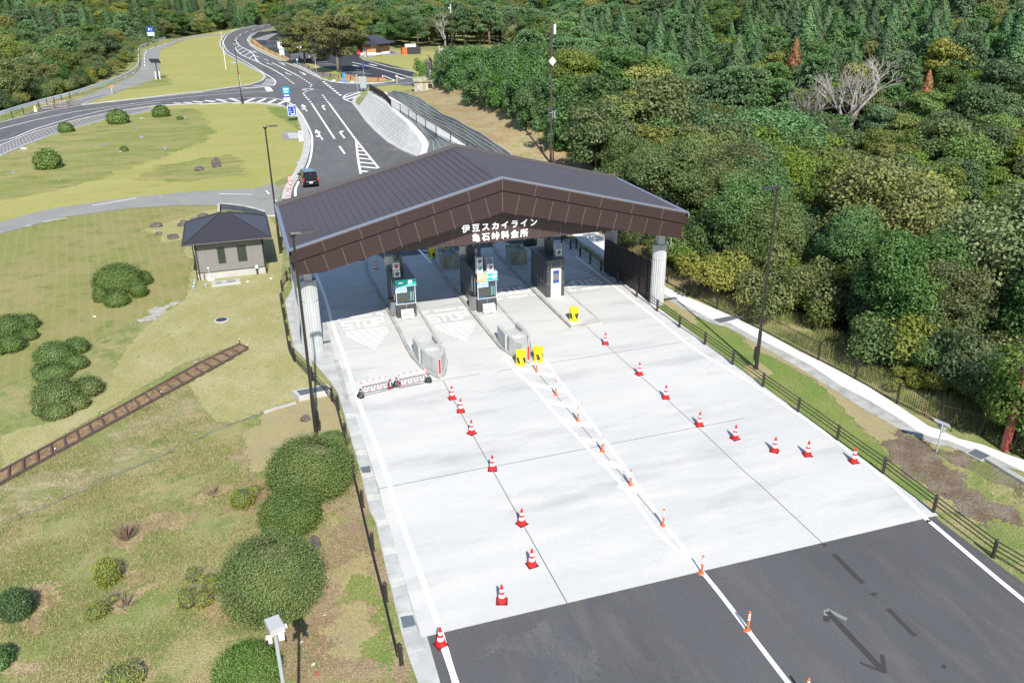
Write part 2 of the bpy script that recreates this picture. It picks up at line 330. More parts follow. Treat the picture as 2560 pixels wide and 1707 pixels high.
# mown meadow between footpath and bushes
sheet('mown_lawn',path_dn[:6]+[(-2.54,83.45),(-2.56,76.98),(-5.08,70.93),(-4.68,66.51),(-4.82,61.55),(-4.91,58.77),(-5.42,56.87),(-7.5,54.7),(-9.22,53.09),(-10.69,50.55),(-12.35,48.38),(-13.97,46.92)]+[(-40,38),(-62,60)],.01,M_mown)
sod=[(-9.23,77.57),(-7.69,79.07),(-3.93,82.94),(-2.6,83.47),(-2.09,81.02),(1.71,78.41),(2.41,75.16),(2.48,68.95)]+[(1.72,60.67),(2.43,61.41),(2.01,58.68),(1.54,57.49),(1.4,54.98),(1.34,49.57),(1.42,45.53),(2.22,42.86)]+[(2.47,42.73),(2.68,41.91),(2.83,41.53),(1.01,41.01)]+[(0.96,40.17),(-0.54,39.51),(-1.62,38.89),(-2.17,38.7),(-2.83,39.04),(-3.5,40.54),(-3.64,41.62),(-4.11,42.7),(-4.27,44.04),(-2.12,46.42),(-1.39,47.39),(-2.24,48.37),(-4.89,46.66),(-12.05,37.35),(-12.73,40.74),(-12.03,41.41),(-10.5,41.76),(-9.45,43.04),(-9.11,43.21),(-8.62,44.27),(-8.44,46.84),(-8.23,48.74)]+[(-7.81,51.13),(-7.36,52.86),(-6.18,55.89),(-5.27,57.06),(-4.9,58.23),(-4.79,61.83),(-4.51,67.13),(-5.31,68.82),(-5.46,73.39),(-7.35,72.9),(-7.4,75.73)]
patch('sod_lawn',sod,.02,M_sod,.1,.12)
patch('sandy_patch',[(-1.63,37.22),(-1.41,37.61),(-0.84,38.0),(-0.7,38.44),(-0.85,38.93),(-0.53,39.28),(1.02,39.79),(1.58,40.26),(2.81,40.89),(2.91,39.68),(3.06,38.61),(3.07,36.7),(2.98,35.47),(2.59,36.02),(2.31,35.7),(0.8,35.92),(0.1,35.27),(-0.4,33.85),(-1.04,33.49),(-1.42,33.76)],.02,M_tan,.1,.12)
patch('bare_soil',[(3.02,35.46),(3.03,33.31),(3.03,30.54),(2.96,28.49),(2.49,28.65),(1.14,30.08),(2.2,30.18),(2.75,31.63)],.016,M_dirt,.1,.45)
patch('bare_soil',[(0.94,28.98),(3.0,28.5),(2.99,27.43),(2.95,24.45),(2.86,21.34),(2.84,19.87),(2.78,19.59),(-1.14,20.91),(-0.88,22.03),(-0.35,23.84),(0.34,24.48),(0.75,25.37),(0.99,27.57)],.014,M_dirt,.1,.45)
patch('bare_soil',[(-1.98,36.04),(-1.58,36.02),(-1.28,33.49),(-0.72,32.65),(-0.73,30.45),(-2.84,30.61),(-1.82,31.4),(-1.46,32.91)],.014,M_dirt,.1,.45)
patch('worn_patch',[(1.86,26.42),(2.5,26.33),(2.49,25.51),(2.17,24.66),(1.37,24.75),(1.18,25.59)],.022,M_tan,.1,.45)
patch('worn_patch',[(1.24,23.68),(1.99,23.53),(2.09,23.02),(1.92,21.56),(1.48,21.28),(0.7,21.54),(0.55,22.51)],.022,M_tan,.1,.45)
patch('green_patch',[(2.08,25.29),(2.66,24.73),(2.63,21.56),(2.61,20.39),(1.57,20.74),(1.99,21.54),(2.17,23.53),(1.31,23.71),(1.02,24.82),(1.92,24.74)],.024,M_green,.12,.4)
patch('gravel_patch',[(-5.29,57.58),(-7.01,56.68),(-7.65,54.76),(-6.86,54.25),(-6.32,55.7)],.018,mat('pale_gravel',(.32,.31,.27),.95,var=.25,vs=3),.1,.45)
M_straw=layered('dry_straw',[(.34,.27,.155),(.27,.20,.11),(.20,.20,.075)],[(1.2,.42,.62),(2.5,.58,.7)],bs=18,fine=.35,bump=.9)
M_scrub=layered('straw_scrub',[(.29,.24,.135),(.19,.205,.075),(.33,.28,.17),(.16,.19,.06)],[(.5,.42,.58),(1.3,.5,.64),(.8,.56,.68)],stretch=(.7,1.2,1),bs=16,fine=.35,bump=.8)
patch('scrub_strip',[(-11.78,36.02),(-10.05,37.74),(-7.58,40.01),(-4.33,43.65),(-3.5,40.54),(-2.71,38.72),(-1.62,38.76),(-2.83,38.36),(-4.1,37.51),(-6.65,35.89),(-8.76,34.52),(-10.46,33.68),(-11.22,33.24),(-12.05,32.85),(-12.59,35.28)],.008,M_scrub,.12,.5)
for P_ in ([(-6.67,30.64),(-6.55,31.85),(-4.93,31.57),(-3.81,30.46),(-4.75,29.98),(-6.09,29.27),(-6.66,29.62)],[(-6.53,28.31),(-6.06,28.93),(-5.63,28.01),(-6.11,27.49),(-6.5,27.19)],[(-5.89,26.99),(-5.12,26.87),(-5.5,26.29),(-6.08,25.48),(-6.32,26.22)],[(-9.19,28.25),(-7.91,28.33),(-8.11,27.38),(-8.58,26.52),(-9.13,25.87),(-9.49,26.37),(-9.2,27.34)],[(-4.12,32.45),(-2.57,33.05),(-1.79,32.67),(-2.42,31.98),(-3.59,31.3)],[(-3.53,25.83),(-2.58,25.86),(-2.22,24.17),(-2.85,24.06),(-3.43,24.78)],[(-9.47,24.54),(-9.03,24.51),(-8.46,24.03),(-8.92,23.58),(-9.29,23.66)],[(-5.36,22.99),(-4.6,23.02),(-4.36,22.0),(-5.27,22.3)]): patch('straw_patch',P_,.012,M_straw,.1,.6)
patch('scuffed_asphalt',[(5.48,20.44),(6.5,20.58),(7.67,20.57),(8.66,20.04),(8.42,19.03),(8.33,17.76),(6.74,18.26),(6.42,19.3),(5.69,19.95)],.024,layered('scuffed_asphalt',[(.092,.093,.096),(.115,.115,.114),(.19,.19,.185)],[(.9,.5,.66),(3.,.64,.72)],rough=.85,bs=25,fine=.15,bump=.1,stretch=(1.4,.5,1)),.08,.7)
# verge right of the apron
vr=[(24.3,50.74),(25.05,50.48),(24.82,46.09),(26.4,47.37),(26.41,46.54),(26.69,45.23),(27.18,43.33)]
sheet('verge_grass',[(24.39,50.93),(25.13,50.66),(25.09,46.78),(26.2,47.01)]+[(26.66,42.2),(27.29,41.45),(27.66,36.48),(27.68,34.24),(27.63,32.2),(26.95,30.45),(27.0,29.57),(26.6,28.4),(26.53,26.82),(25.92,25.12),(25.71,22.2),(24.58,22.58),(24.6,33.25),(24.55,42.68)],.012,M_green)
patch('sandy_patch',[(24.9,46.25),(26.54,47.73),(26.81,44.2),(25.68,42.21)]+[(25.57,42.58),(25.64,45.96)],.02,M_tan,.1,.12)
patch('sandy_patch',[(27.9,40.3),(27.8,38.23),(27.89,36.94),(28.11,34.66),(28.09,31.9),(28.13,29.66),(28.36,27.66),(27.74,27.27),(27.58,26.85),(26.49,26.76),(26.64,28.01),(27.02,29.78),(27.48,31.39),(27.8,33.2),(27.51,36.03),(27.09,37.4),(27.0,38.88)],.022,M_tan,.1,.12)
sheet('sandy_patch',[(25.12,36.03),(26.13,36.35),(26.38,36.09),(26.29,34.81),(25.32,34.37),(24.88,34.83)],.024,M_tan)
patch('gravel_patch',[(26.42,26.79),(27.58,26.85),(28.37,27.59),(28.47,26.31),(28.78,25.75),(29.57,24.8),(29.77,23.98),(29.94,23.5),(30.07,22.05),(27.46,19.65),(27.23,19.73),(25.67,20.83),(25.84,22.27),(26.0,25.71)],.018,M_gravel,.1,.45)
patch('verge_grass',[(28.02,25.23),(28.29,24.86),(28.43,23.3),(29.03,21.09),(28.46,20.57),(27.75,21.99),(27.82,24.02)],.024,M_base,.1,.45)
sheet('verge_grass',[(24.79,21.73),(25.62,21.71),(25.47,19.74),(25.44,17.79),(24.67,17.35),(24.12,18.97)],.02,M_base)
# ---------- paving ----------
M_asph=layered('asphalt',[(.118,.118,.119),(.096,.097,.099),(.135,.132,.127),(.18,.18,.175)],[(.12,.38,.62),(.5,.5,.68),(1.8,.70,.76)],rough=.85,bs=30,fine=.12,bump=.15,stretch=(1.6,.45,1))
M_asph_new=layered('dark_asphalt',[(.045,.048,.055),(.038,.04,.046)],[(.3,.4,.6)],rough=.85,bs=25,fine=.1,bump=.1)
M_oldasph=layered('old_asphalt',[(.245,.245,.228),(.21,.21,.198),(.28,.275,.25)],[(.2,.38,.62),(1.2,.6,.7)],rough=.9,bs=20,fine=.12,bump=.15)
M_conc=layered('concrete_slab',[(.495,.495,.477),(.445,.447,.437),(.51,.50,.47),(.36,.363,.358)],[(.10,.38,.62),(.35,.46,.64),(.22,.52,.72)],rough=.75,bs=14,fine=.05,bump=.06,stretch=(.55,2.2,1))
M_conc2=mat('precast_concrete',(.38,.385,.37),.8,var=.16,vs=1.2,bump=.1,bs=20)
M_concd=mat('weathered_concrete',(.33,.33,.30),.85,var=.2,vs=1.4,bump=.2,bs=14)
M_walk=mat('white_walkway',(.60,.60,.58),.8,var=.06,vs=.6,bump=.08,bs=20)
M_white=mat('white_paint',(.80,.80,.79),.6,var=.04,vs=2)
M_dark=mat('dark_joint',(.10,.10,.095),.9)
M_grate=mat('steel_grate',(.22,.25,.27),.5,.6,var=.1,vs=8)
M_kerb=mat('kerb_concrete',(.40,.39,.365),.85,var=.1,vs=1.0,bump=.1,bs=12)
sheet('asphalt_road',[(3.55,-12),(24.62,-12),(24.62,21.33),(3.55,21.33)],.02,layered('near_asphalt',[(.092,.093,.096),(.076,.077,.080),(.108,.106,.103),(.14,.14,.138)],[(.12,.38,.62),(.5,.5,.68),(1.8,.72,.78)],rough=.85,bs=30,fine=.12,bump=.15,stretch=(1.6,.35,1)))
apron_l=[(3.67,28.25),(3.77,30.53),(3.78,32.51),(3.73,39.15),(3.81,44.53)]+[(3.65,42.61),(3.83,50.55)]
apl=[(3.6,21.34)]+apron_l+[(3.75,53),(3.75,60)]
sheet('concrete_apron',apl+[(4.6,62.5),(25.35,62.5),(25.2,58),(24.9,50.5),(24.85,21.34)],.03,M_conc)
# gutter strip and slab walkway on the left of the apron
gl=[(3.04,20.52),(3.03,21.67),(3.12,24.81),(3.24,28.2)]+[(3.15,29.16),(3.23,32.16),(3.26,36.64),(3.27,39.01),(3.27,40.23),(3.04,41.92),(2.36,45.04)]+[(2.32,44.05),(1.55,47.18),(1.56,51.26),(1.63,55.32),(2.41,58.3)]
sheet('side_walkway',[(3.4,-12),(3.4,14)]+gl+[(2.3,58),(3.8,60)]+[(3.8,21.3),(3.62,14),(3.6,-12)],.024,M_conc2)
sheet('gutter_strip',[(a,b) for a,b in offs(apl,-.02)][:6]+[(a-.22,b) for a,b in apl[:6]][::-1],.034,M_concd)
slabs=MB(); line=gl[:8]
L=arc(line)[-1]; t=.3; k=0
while t<L-.6:
    (x,y),a=along(line,t); wd=.42 if k%3 else .9
    dx,dy=math.sin(a),-math.cos(a)
    slabs.mi=k%3
    P=[(x+dx*.05,y+dy*.05),(x+dx*.52,y+dy*.52)]
    (x2,y2),a2=along(line,t+wd); P+=[(x2+dx*.52,y2+dy*.52),(x2+dx*.05,y2+dy*.05)]
    slabs.prism(P,.02,.045); t+=wd+.05; k+=1
struct(slabs.build('channel_covers',[M_conc2,mat('slab_grey',(.36,.37,.36),.85,var=.1,vs=3),mat('slab_pale',(.47,.47,.43),.85,var=.1,vs=3)]))
for q in ([(3.13,22.51),(3.56,22.47),(3.56,21.95),(3.12,21.94)],[(3.28,32.5),(3.71,32.49),(3.67,31.96),(3.3,32.01)]):
    g_=MB(); g_.prism(q,.03,.055); struct(g_.build('drain_grate',M_grate))
# slab joints
j=MB()
for a,b in ([(8.88,39.89),(8.82,32.41)],[(8.81,29.36),(8.79,21.34)],[(14.06,38.84),(14.05,26.19)],[(19.18,44.33),(19.17,41.55)],[(19.17,41.55),(19.33,30.82)],[(19.33,30.82),(19.27,26.7)],[(19.32,25.75),(19.3,21.28)],[(3.77,39.81),(11.01,40.02)],[(12.04,40.02),(24.22,40.27)],[(3.73,30.56),(8.32,30.68)],[(9.44,30.66),(21.93,30.89)]):
    ribbon(j,[a,b],.035,.036)
ribbon(j,[(8.32,30.68),(9.44,30.66)],.035,.036)
ribbon(j,[(19.27,26.7),(19.32,25.75)],.035,.036); ribbon(j,[(8.82,32.41),(8.81,29.36)],.035,.036); ribbon(j,[(14.05,26.19),(14.07,21.4)],.03,.036)
for x0,x1,y in ((3.9,7.8,50.9),(10,13,50.9),(15.1,18.1,51.6),(20.3,24.8,51.2),(3.9,7.8,56.6),(10,13,56.6),(15.1,18.1,56.6),(20.3,24.8,56.6)): ribbon(j,[(x0,y),(x1,y)],.03,.036)
ribbon(j,[(8.81,59.65),(8.79,57.61)],.03,.036)
struct(j.build('slab_joints',M_dark))
# asphalt north of the gate: main road, side road, junction, far curve
nrth=[(3.6,62.4)]+[(3.38,85.75),(3.75,88.17),(4.2,90.95),(5.27,95.05),(6.54,100.08),(7.44,104.84)]+kerbL[2:]+[(1.98,160.64),(-5.11,163.2),(-13.06,163.16),(-18.46,158.69),(-23.95,150.18),(-28.02,140.01),(-30.47,128.98)]+[(-62,112),(-62,137)]+[(-35.45,153.71),(-31.77,162.13),(-26.61,170.14),(-17.97,175.61),(-5.36,183.0),(4.07,191.12),(6.51,196.58),(7.51,204.14),(7.44,213.97),(4.32,241.48),(0.21,278.76),(-1.17,308.18),(-1.21,339.84),(1.37,385.94),(6.42,422.67),(16.25,458.64),(29.5,485.64)]+[(30,492),(60,530),(66,524),(40,486)]+[(33.01,476.33),(23.28,433.75),(14.39,402.76),(10.27,364.2),(8.2,335.15),(7.97,315.66),(9.51,286.75),(13.22,252.9),(17.04,225.34),(18.65,206.2),(19.37,197.7),(20.9,190.68),(22.95,186.88),(27.71,184.85),(33.21,184.19),(39.48,194.37)]+[(60,170),(62,162)]+[(35.81,175.62),(30.42,177.22),(26.87,176.5),(24.22,170.22),(21.72,162.54),(20.34,155.15),(19.75,148.88),(19.37,132.19),(19.26,122.79),(19.29,112.56),(19.94,106.87),(21.03,101.86)]+[(22.6,96),(24.2,85),(25.3,72),(25.35,62.4)]
sheet('asphalt_road',nrth,.018,M_asph)
sheet('asphalt_road',[(-33.31,157.79),(-32.21,169.18),(-31.13,171.98),(-27.83,179.3),(-25.54,187.93),(-22.37,186.61),(-26.65,179.73),(-28.38,171.69),(-26.49,169.27),(-31.64,161.35)],.016,M_asph)
sheet('footpath',path_up+[(3.6,89)]+[(4.6,93.13),(4.28,91.95),(3.6,88.23),(3.15,85.16),(2.41,81.17)]+path_dn[::-1]+[(path_dn[0][0]-45,path_dn[0][1]-16),wL],.026,M_oldasph)
sheet('old_road',[(-28.76,174.38),(-25.89,189.09),(-21.72,218.12),(-20.97,235.63),(-22.69,269.32),(-24.35,292.67),(-24.38,308.13),(-20.16,335.76),(-10.72,383.42),(-0.97,388.96),(-1.02,378.4),(-10.47,370.76),(-15.8,347.11),(-19.74,305.92),(-18.14,267.24),(-15.34,223.91),(-15.32,213.99),(-19.66,196.11),(-22.32,187.2),(-22.59,186.71)],.03,M_oldasph)
park=[(10.27,364.2),(14.39,402.76),(16.6,396.64),(21.4,402.03),(30.2,397.32),(33.94,336.58),(47.57,329.69),(35.52,246.8),(38.3,231.7),(40.23,218.38),(41.75,202.5),(39.61,194.32),(33.99,188.32),(32.61,189.42),(31.77,193.68),(27.59,199.53),(24.01,205.29),(21.5,220.09),(18.8,238.65),(17.28,255.19),(14.09,284.58),(11.71,320.1)]
sheet('parking_lot',park,.026,M_asph_new)
sheet('asphalt_road',[(10.79,348.27),(16.89,373.43),(25.12,397.03),(28.25,398.37),(20.8,375.79),(15.09,338.76),(11.77,340.43)],.034,M_oldasph)
sheet('orange_verge',[(9.73,348.81),(11.21,337.15),(12.04,301.81),(15.81,262.34),(16.98,251.18),(16.01,246.81),(12.07,280.48),(10.04,308.6)],.034,M_strip)
sheet('orange_verge',[(24.01,205.29),(26.35,202.29),(27.79,197.26),(31.77,193.68),(32.88,192.41),(32.89,188.79),(31.47,185.91),(27.96,186.43),(23.41,190.35),(22.71,194.96)],.034,M_strip)
sheet('grass_island',[(15.3,264.8),(18.23,250.61),(18.63,233.25),(21.66,221.64),(23.0,201.52),(20.15,200.03),(18.15,215.27),(16.72,235.91)],.032,mat('pale_paving',(.16,.15,.14),.9,var=.1,vs=.5))
sheet('grass_island',[(19.4,238.38),(21.54,231.94),(23.06,221.02),(25.43,212.07),(26.17,202.93),(23.91,204.48),(21.35,210.84),(19.99,222.38)],.038,M_lawn)
sheet('lawn',[(35.51,248.92),(38.6,233.45),(40.53,219.95),(41.92,203.32),(42.16,203.54),(36.18,177.97),(33.95,166.84),(38.6,164.9),(39.83,157.68),(45.08,163.94),(63.35,229.51),(64.89,255.01),(56.71,265.21),(48.69,275.68),(44.5,264.61),(38.18,259.47)],.01,M_lawn)
sheet('forecourt',[(34.35,253.56),(38.78,271.55),(39.28,255.06),(40.89,250.53),(43.76,256.86),(48.82,271.14),(49.09,266.67),(48.76,254.53),(44.34,251.75),(41.16,250.41),(37.63,246.55),(35.08,248.62)],.02,M_oldasph)
sheet('lawn',[(28.5,177.34),(32.14,178.7),(33.43,177.66),(33.87,175.55),(35.62,175.29),(34.84,169.12),(30.99,167.21),(28.35,167.02)],.03,M_lawn)
# ---------- walkway on the right ----------
wl=[(28.33,38.42),(28.81,34.99),(28.72,32.42),(29.0,30.44),(29.08,28.16),(29.0,27.2),(29.18,26.48),(29.72,25.88),(30.0,25.1),(30.5,24.1),(30.77,22.7)]
wlu=[(26.53,47.65),(27.12,42.99),(27.89,41.9),(28.13,39.37)]
wo=[(27.77,38.06),(28.04,34.36),(28.09,31.9),(28.13,29.66),(28.36,27.66),(28.63,26.49),(28.86,25.83),(29.29,25.57),(29.65,24.88),(29.8,24.08)]
wou=[(26.15,46.94),(26.72,42.31),(27.38,41.42),(27.65,39.29)]
wr=[(27.25,49.03),(28.57,43.18),(29.04,40.44)]+[(29.31,37.7),(29.38,36.77),(29.81,34.23),(30.01,31.67),(29.97,29.42),(29.88,27.32),(30.12,26.81),(30.31,25.91),(30.92,25.12),(31.26,24.11),(31.6,23.46)]
back_l=[(25.9,70),(25.9,62),(26.0,56)]; back_r=[(28.4,70),(28.2,62),(27.9,56)]
sheet('walkway',back_l+wlu+wl+[(33.5,14),(34,0),(37,0),(36,14)]+wr[::-1]+back_r[::-1],.03,M_walk)
sheet('walkway_edge',[(25.6,62),(25.7,54)]+wou+wo+wl[::-1]+wlu[::-1]+[(26.0,56),(25.9,62)],.022,M_concd)
j=MB(); P=wlu+wl
for i in range(36):
    (x,y),a=along(P,1+i*1.05); ribbon(j,[(x,y),(x-.75*abs(math.cos(a+PI/2))-.35,y-.1)],.03,.031)
struct(j.build('edge_joints',mat('pale_joint',(.24,.24,.22),.9)))
for q in ([(26.98,42.76),(29.0,42.97),(28.99,42.33),(27.13,41.9)],[(29.57,24.8),(30.32,24.97),(30.5,24.1),(29.68,23.96)]):
    g_=MB(); g_.prism(q,.03,.06); struct(g_.build('drain_rim',M_kerb))
    c=(sum(p[0] for p in q)/4,sum(p[1] for p in q)/4); g_=MB(); g_.prism([(c[0]+(p[0]-c[0])*.82,c[1]+(p[1]-c[1])*.78) for p in q],.06,.068); struct(g_.build('drain_grate',M_grate))
g_=MB(); ribbon(g_,[(30.05,23.99),(30.07,22.05),(30.09,21.19)],.3,.02,.12); struct(g_.build('drain_channel',M_concd))
# ---------- kerbs ----------
k=MB(); ribbon(k,[(3.85,85.35),(4.17,88.02),(4.62,90.8),(5.54,94.95),(6.54,100.08),(7.26,104.25)]+kerbL[3:],.9,.02,.12)
ribbon(k,[(9.14,152.72),(7.31,157.14),(4.03,161.15),(-0.46,162.31),(-5.53,162.38)]+roadS[1:],.35,.02,.12)
ribbon(k,[(-25.58,169.72),(-17.9,174.67),(-5.36,182.58),(4.06,190.89),(6.82,197.95),(7.83,205.35),(7.58,213.91),(4.32,241.48),(0.19,277.35),(-1.35,311.17),(-1.42,339.94),(0.9,386.18),(6.42,422.67),(16.35,461.18)],.55,.02,.12)
ribbon(k,[(22.88,427.02),(14.1,396.02),(10.43,362.49),(8.61,334.95),(8.53,309.34),(10.1,283.92),(13.41,250.78),(17.11,222.68),(18.64,203.41),(19.4,195.61),(20.76,189.51),(24.05,185.69),(27.97,183.32),(31.03,183.44)],.55,.02,.12)
ribbon(k,[(23.27,164.71),(21.43,159.03),(20.41,153.45),(20.07,144.19),(19.46,132.79),(19.26,122.79),(19.37,113.0),(19.94,106.87),(20.98,101.63)],.7,.02,.12)
ribbon(k,[(35.53,242.23),(38.12,217.51),(41.91,202.37)],.5,.02,.12); ribbon(k,[(1.5,78.82),(2.46,78.62)],.15,.02,.12)
struct(k.build('kerb',M_kerb))
# ---------- painted markings ----------
m=MB(); Zm=.044
def rib(P,w,z=Zm,sm=True): ribbon(m,spline(P,5) if sm and len(P)>2 else P,w,z)
rib([(4.19,19.11),(4.27,21.76),(4.27,24.84),(4.22,27.87),(4.27,31.37),(4.25,35.03),(4.15,39.31),(4.2,43.39),(4.19,50.33),(4.29,55.21),(4.22,60.52)]+[(4.25,62)],.2)
rib([(4.2,21),(4.25,10),(4.3,0),(4.35,-10)],.2)
rib([(23.95,58)]+[(23.91,50.41),(23.91,45.04),(23.81,39.06),(24.35,34.7),(24.72,29.04),(24.62,24.01),(24.17,21.25),(24.17,20.82),(23.85,16.34)]+[(23.75,10),(23.7,-10)],.2)
# gore in the middle of the apron
rib([(12.92,41.66),(12.97,39.56),(13.21,37.87),(13.29,34.67),(13.53,30.99),(13.74,27.74),(13.73,26.3),(13.66,24.05),(14.01,21.41)],.17)
rib([(15.01,40.63),(14.79,36.8),(14.59,31.63),(14.42,28.46),(14.25,26.12),(14.14,24.33),(14.08,21.39),(14.06,19.76),(13.92,15.84)]+[(13.85,11),(13.7,-5)],.17)
for a,b in ([(13.11,40.0),(14.81,38.37)],[(13.18,38.01),(14.74,36.44)],[(13.26,35.85),(14.68,34.54)],[(13.36,33.7),(14.52,32.59)],[(13.52,31.64),(14.34,30.96)],[(13.6,29.55),(14.41,28.64)],[(13.73,27.5),(14.23,26.75)],[(13.6,27.5),(14.21,26.78)]): ribbon(m,[a,b],.42,Zm-.004)
# worn dark double arrow and dashes on the near asphalt
md=MB()
for a,b,w in ([(17.08,18.09),(17.02,15.24)]+[.22],[(17.0,15.22),(16.58,15.81)]+[.09],[(17.01,15.19),(17.47,15.86)]+[.12],[(19.29,20.63),(19.21,18.9)]+[.2],[(19.13,17.54),(19.07,16.18)]+[.17],[(19.17,18.38),(19.18,18.23)]+[.25],[(19.32,21.27),(19.31,21.11)]+[.16],[(18.93,14.88),(18.98,14.77)]+[.18],[(16.92,17.92),(16.74,17.69)]+[.2]): ribbon(md,[a,b],w,.032)
struct(md.build('blacked_out_marking',mat('black_marking',(.035,.035,.037),.9)))
md=MB()
for a,b,w in ([(17.12,18.18),(17.44,17.55)]+[.16],[(17.1,18.15),(16.92,17.92)]+[.2]): ribbon(md,[a,b],w,.032)
struct(md.build('worn_marking',mat('worn_marking',(.19,.20,.17),.9)))
# lane stop texts
def stop(cx,cy,rot):
    "STOP with its hatched arrow head, read by the driver"
    d=-1 if rot else 1
    for x0,x1,h in ((-.62,.72,.34),):
        ribbon(m,[(cx+x0*1.05,cy+1.9*d),(cx+x1*1.05,cy+1.9*d)],h*.6,Zm)
    for s in (-1,1):
        ribbon(m,[(cx+s*1.25-.22,cy+1.95*d),(cx+s*1.25+.22,cy+1.95*d)],.16,Zm); ribbon(m,[(cx+s*1.4,cy+1.95*d),(cx+s*1.4,cy+1.55*d)],.16,Zm)
    # letters from strokes: 0.5 m wide, 1.15 m high
    W,Hh,t=.5,1.15,.15
    G={'S':[((0,1),(1,1)),((0,1),(0,.5)),((0,.5),(1,.5)),((1,.5),(1,0)),((0,0),(1,0))],'T':[((0,1),(1,1)),((.5,1),(.5,0))],'O':[((0,0),(0,1)),((1,0),(1,1)),((0,1),(1,1)),((0,0),(1,0))],'P':[((0,0),(0,1)),((0,1),(1,1)),((1,1),(1,.5)),((0,.5),(1,.5))]}
    for i,ch in enumerate('STOP'):
        ox=-1.27+i*.68
        for a,b in G[ch]:
            pa=(ox+a[0]*W,a[1]*Hh); pb=(ox+b[0]*W,b[1]*Hh)
            if a[1]==b[1]: pa=(min(pa[0],pb[0])-t/2,pa[1]); pb=(ox+max(a[0],b[0])*W+t/2,pb[1])
            pa=(cx+d*pa[0],cy+d*pa[1]); pb=(cx+d*pb[0],cy+d*pb[1]); ribbon(m,[pa,pb],t if a[0]==b[0] else .2,Zm+(.001 if a[0]==b[0] else 0))
    ys=[-.55-.37*k for k in range(9)]
    for k,y in enumerate(ys):
        h=1.27 if k<3 else max(.12,1.27*(1-(k-2)/6.6)); ribbon(m,[(cx-h,cy+d*y),(cx+h,cy+d*y)],.17,Zm)
stop(6.05,48.95,0); stop(11.45,48.2,0); stop(16.75,52.75,1); stop(22.1,52.6,1)
rib([(12.72,63.94),(12.89,60.1)],.2,sm=False); rib([(12.98,63.5),(13.38,63.06)],.2,sm=False)
# north road lines
rib([(4.25,62),(4.3,72)]+[(4.85,86.58),(5.54,91.73),(6.36,95.47),(7.19,99.53),(7.97,103.98),(8.92,111.1),(9.94,121.12),(10.3,130.89),(10.46,143.73),(10.24,152.74),(9.54,159.57),(7.81,165.17),(4.94,167.81),(1.75,168.39),(-5.59,166.1)],.25)
rib([(-12.35,168.18),(-18.93,163.79),(-24.5,154.27),(-28.57,143.29),(-31.35,133.34)]+[(-40,132)],.22)
rib([(-33.76,145.32),(-30.26,153.21),(-25.4,161.04),(-17.35,168.03),(-5.27,175.59),(6.77,177.51)],.22); rib([(7.2,184.13),(7.41,177.25)],1.2,sm=False)
rib([(-35.22,152.59),(-31.56,160.89),(-26.42,168.75),(-17.84,173.93),(-5.33,180.12)],.2); rib([(-7.1,180.26),(-0.84,181.73),(5.02,184.61),(8.21,186.61),(9.25,191.99),(9.44,199.37),(8.11,213.67),(4.84,248.76),(0.99,285.7),(-0.13,319.61),(0.09,346.29),(2.9,394.31),(9.81,431.91),(28.77,474.5)],.24)
rib([(12.72,118.21),(13.33,156.34)],.26,sm=False); dashes(m,[(13.36,157.67),(13.18,170.83),(14.08,174.46)],.3,Zm,1.6,1.6); dashes(m,[(16.28,156.47),(16.51,167.52)],.3,Zm,1.6,1.6)
rib([(15.1,96.58),(15.34,116.01),(16.29,155.63)],.26,sm=False); rib([(15.34,116.01),(13.72,103.45),(12.68,94.27)],.26); rib([(12.62,112.35),(12.56,106.73)],.25,sm=False)
hatch(m,[(15.3,115.54),(15.1,96.58),(12.68,94.27),(13.72,103.45)],-0.754,2.05,.5,Zm-.003)
rib([(20.94,102.13),(20.26,108.5),(20.01,119.26),(20.23,131.85),(20.47,145.52),(20.41,153.45),(19.62,159.25),(19.98,163.26),(21.5,167.37),(24.06,169.89)],.25)
hatch(m,[(19.67,158.87),(20.11,163.76),(21.77,167.65),(24.03,169.7),(23.66,166.48),(21.35,159.96),(19.86,157.05)],R(60),1.5,.5,Zm-.003)
dashes(m,[(19.24,190.65),(19.68,164.69)],.55,Zm,1.7,1.7)
rib([(19.2,198.57),(20.06,192.28),(22.86,186.2),(27.36,182.64),(31.38,182.57)],.3)
hatch(m,[(19.31,197.2),(21.27,193.78),(24.45,190.4),(26.28,187.15),(25.17,184.74),(22.86,186.2),(20.06,192.28)],R(75),2.2,.8,Zm-.003)
rib([(12.85,189.27),(12.05,204.07)],.01,sm=False); dashes(m,[(12.05,204.07),(12.92,188.53)],.3,Zm,1.7,1.7); rib([(12.07,206.26),(10.35,225.02),(8.13,246.5),(7.56,282.61),(4.79,314.15),(4.31,347.82)],.26)
rib([(4.31,347.82),(3.23,324.27),(3.97,279.4),(8.08,245.37)],.26)
hatch(m,[(4.24,344.21),(3.29,322.96),(3.99,280.35),(7.98,246.57),(7.53,281.63),(4.83,312.32)],R(80),2.6,.26,Zm-.003)
rib([(15.25,204.33),(11.46,241.96)],.26,sm=False); dashes(m,[(15.31,203.48),(16.33,185.46),(15.55,181.27)],.3,Zm,1.7,1.7); dashes(m,[(10.92,249.12),(7.92,269.13)],.26,Zm,6,7)
rib([(19.64,200.25),(17.61,228.47),(13.92,258.86),(10.56,294.17),(8.68,324.83),(8.54,345.69),(10.94,376.53),(14.18,397.92),(22.88,427.02)],.24)
dashes(m,[(4.41,353.01),(7.49,387.26),(14.22,423.9),(20.97,452.15),(30.98,481.84)],.3,Zm,9,12)
for P in ([(13.65,177.34),(14.89,179.37),(15.88,177.45),(14.54,175.71)],): 
    for i in range(4): ribbon(m,[P[i],P[(i+1)%4]],.3,Zm)
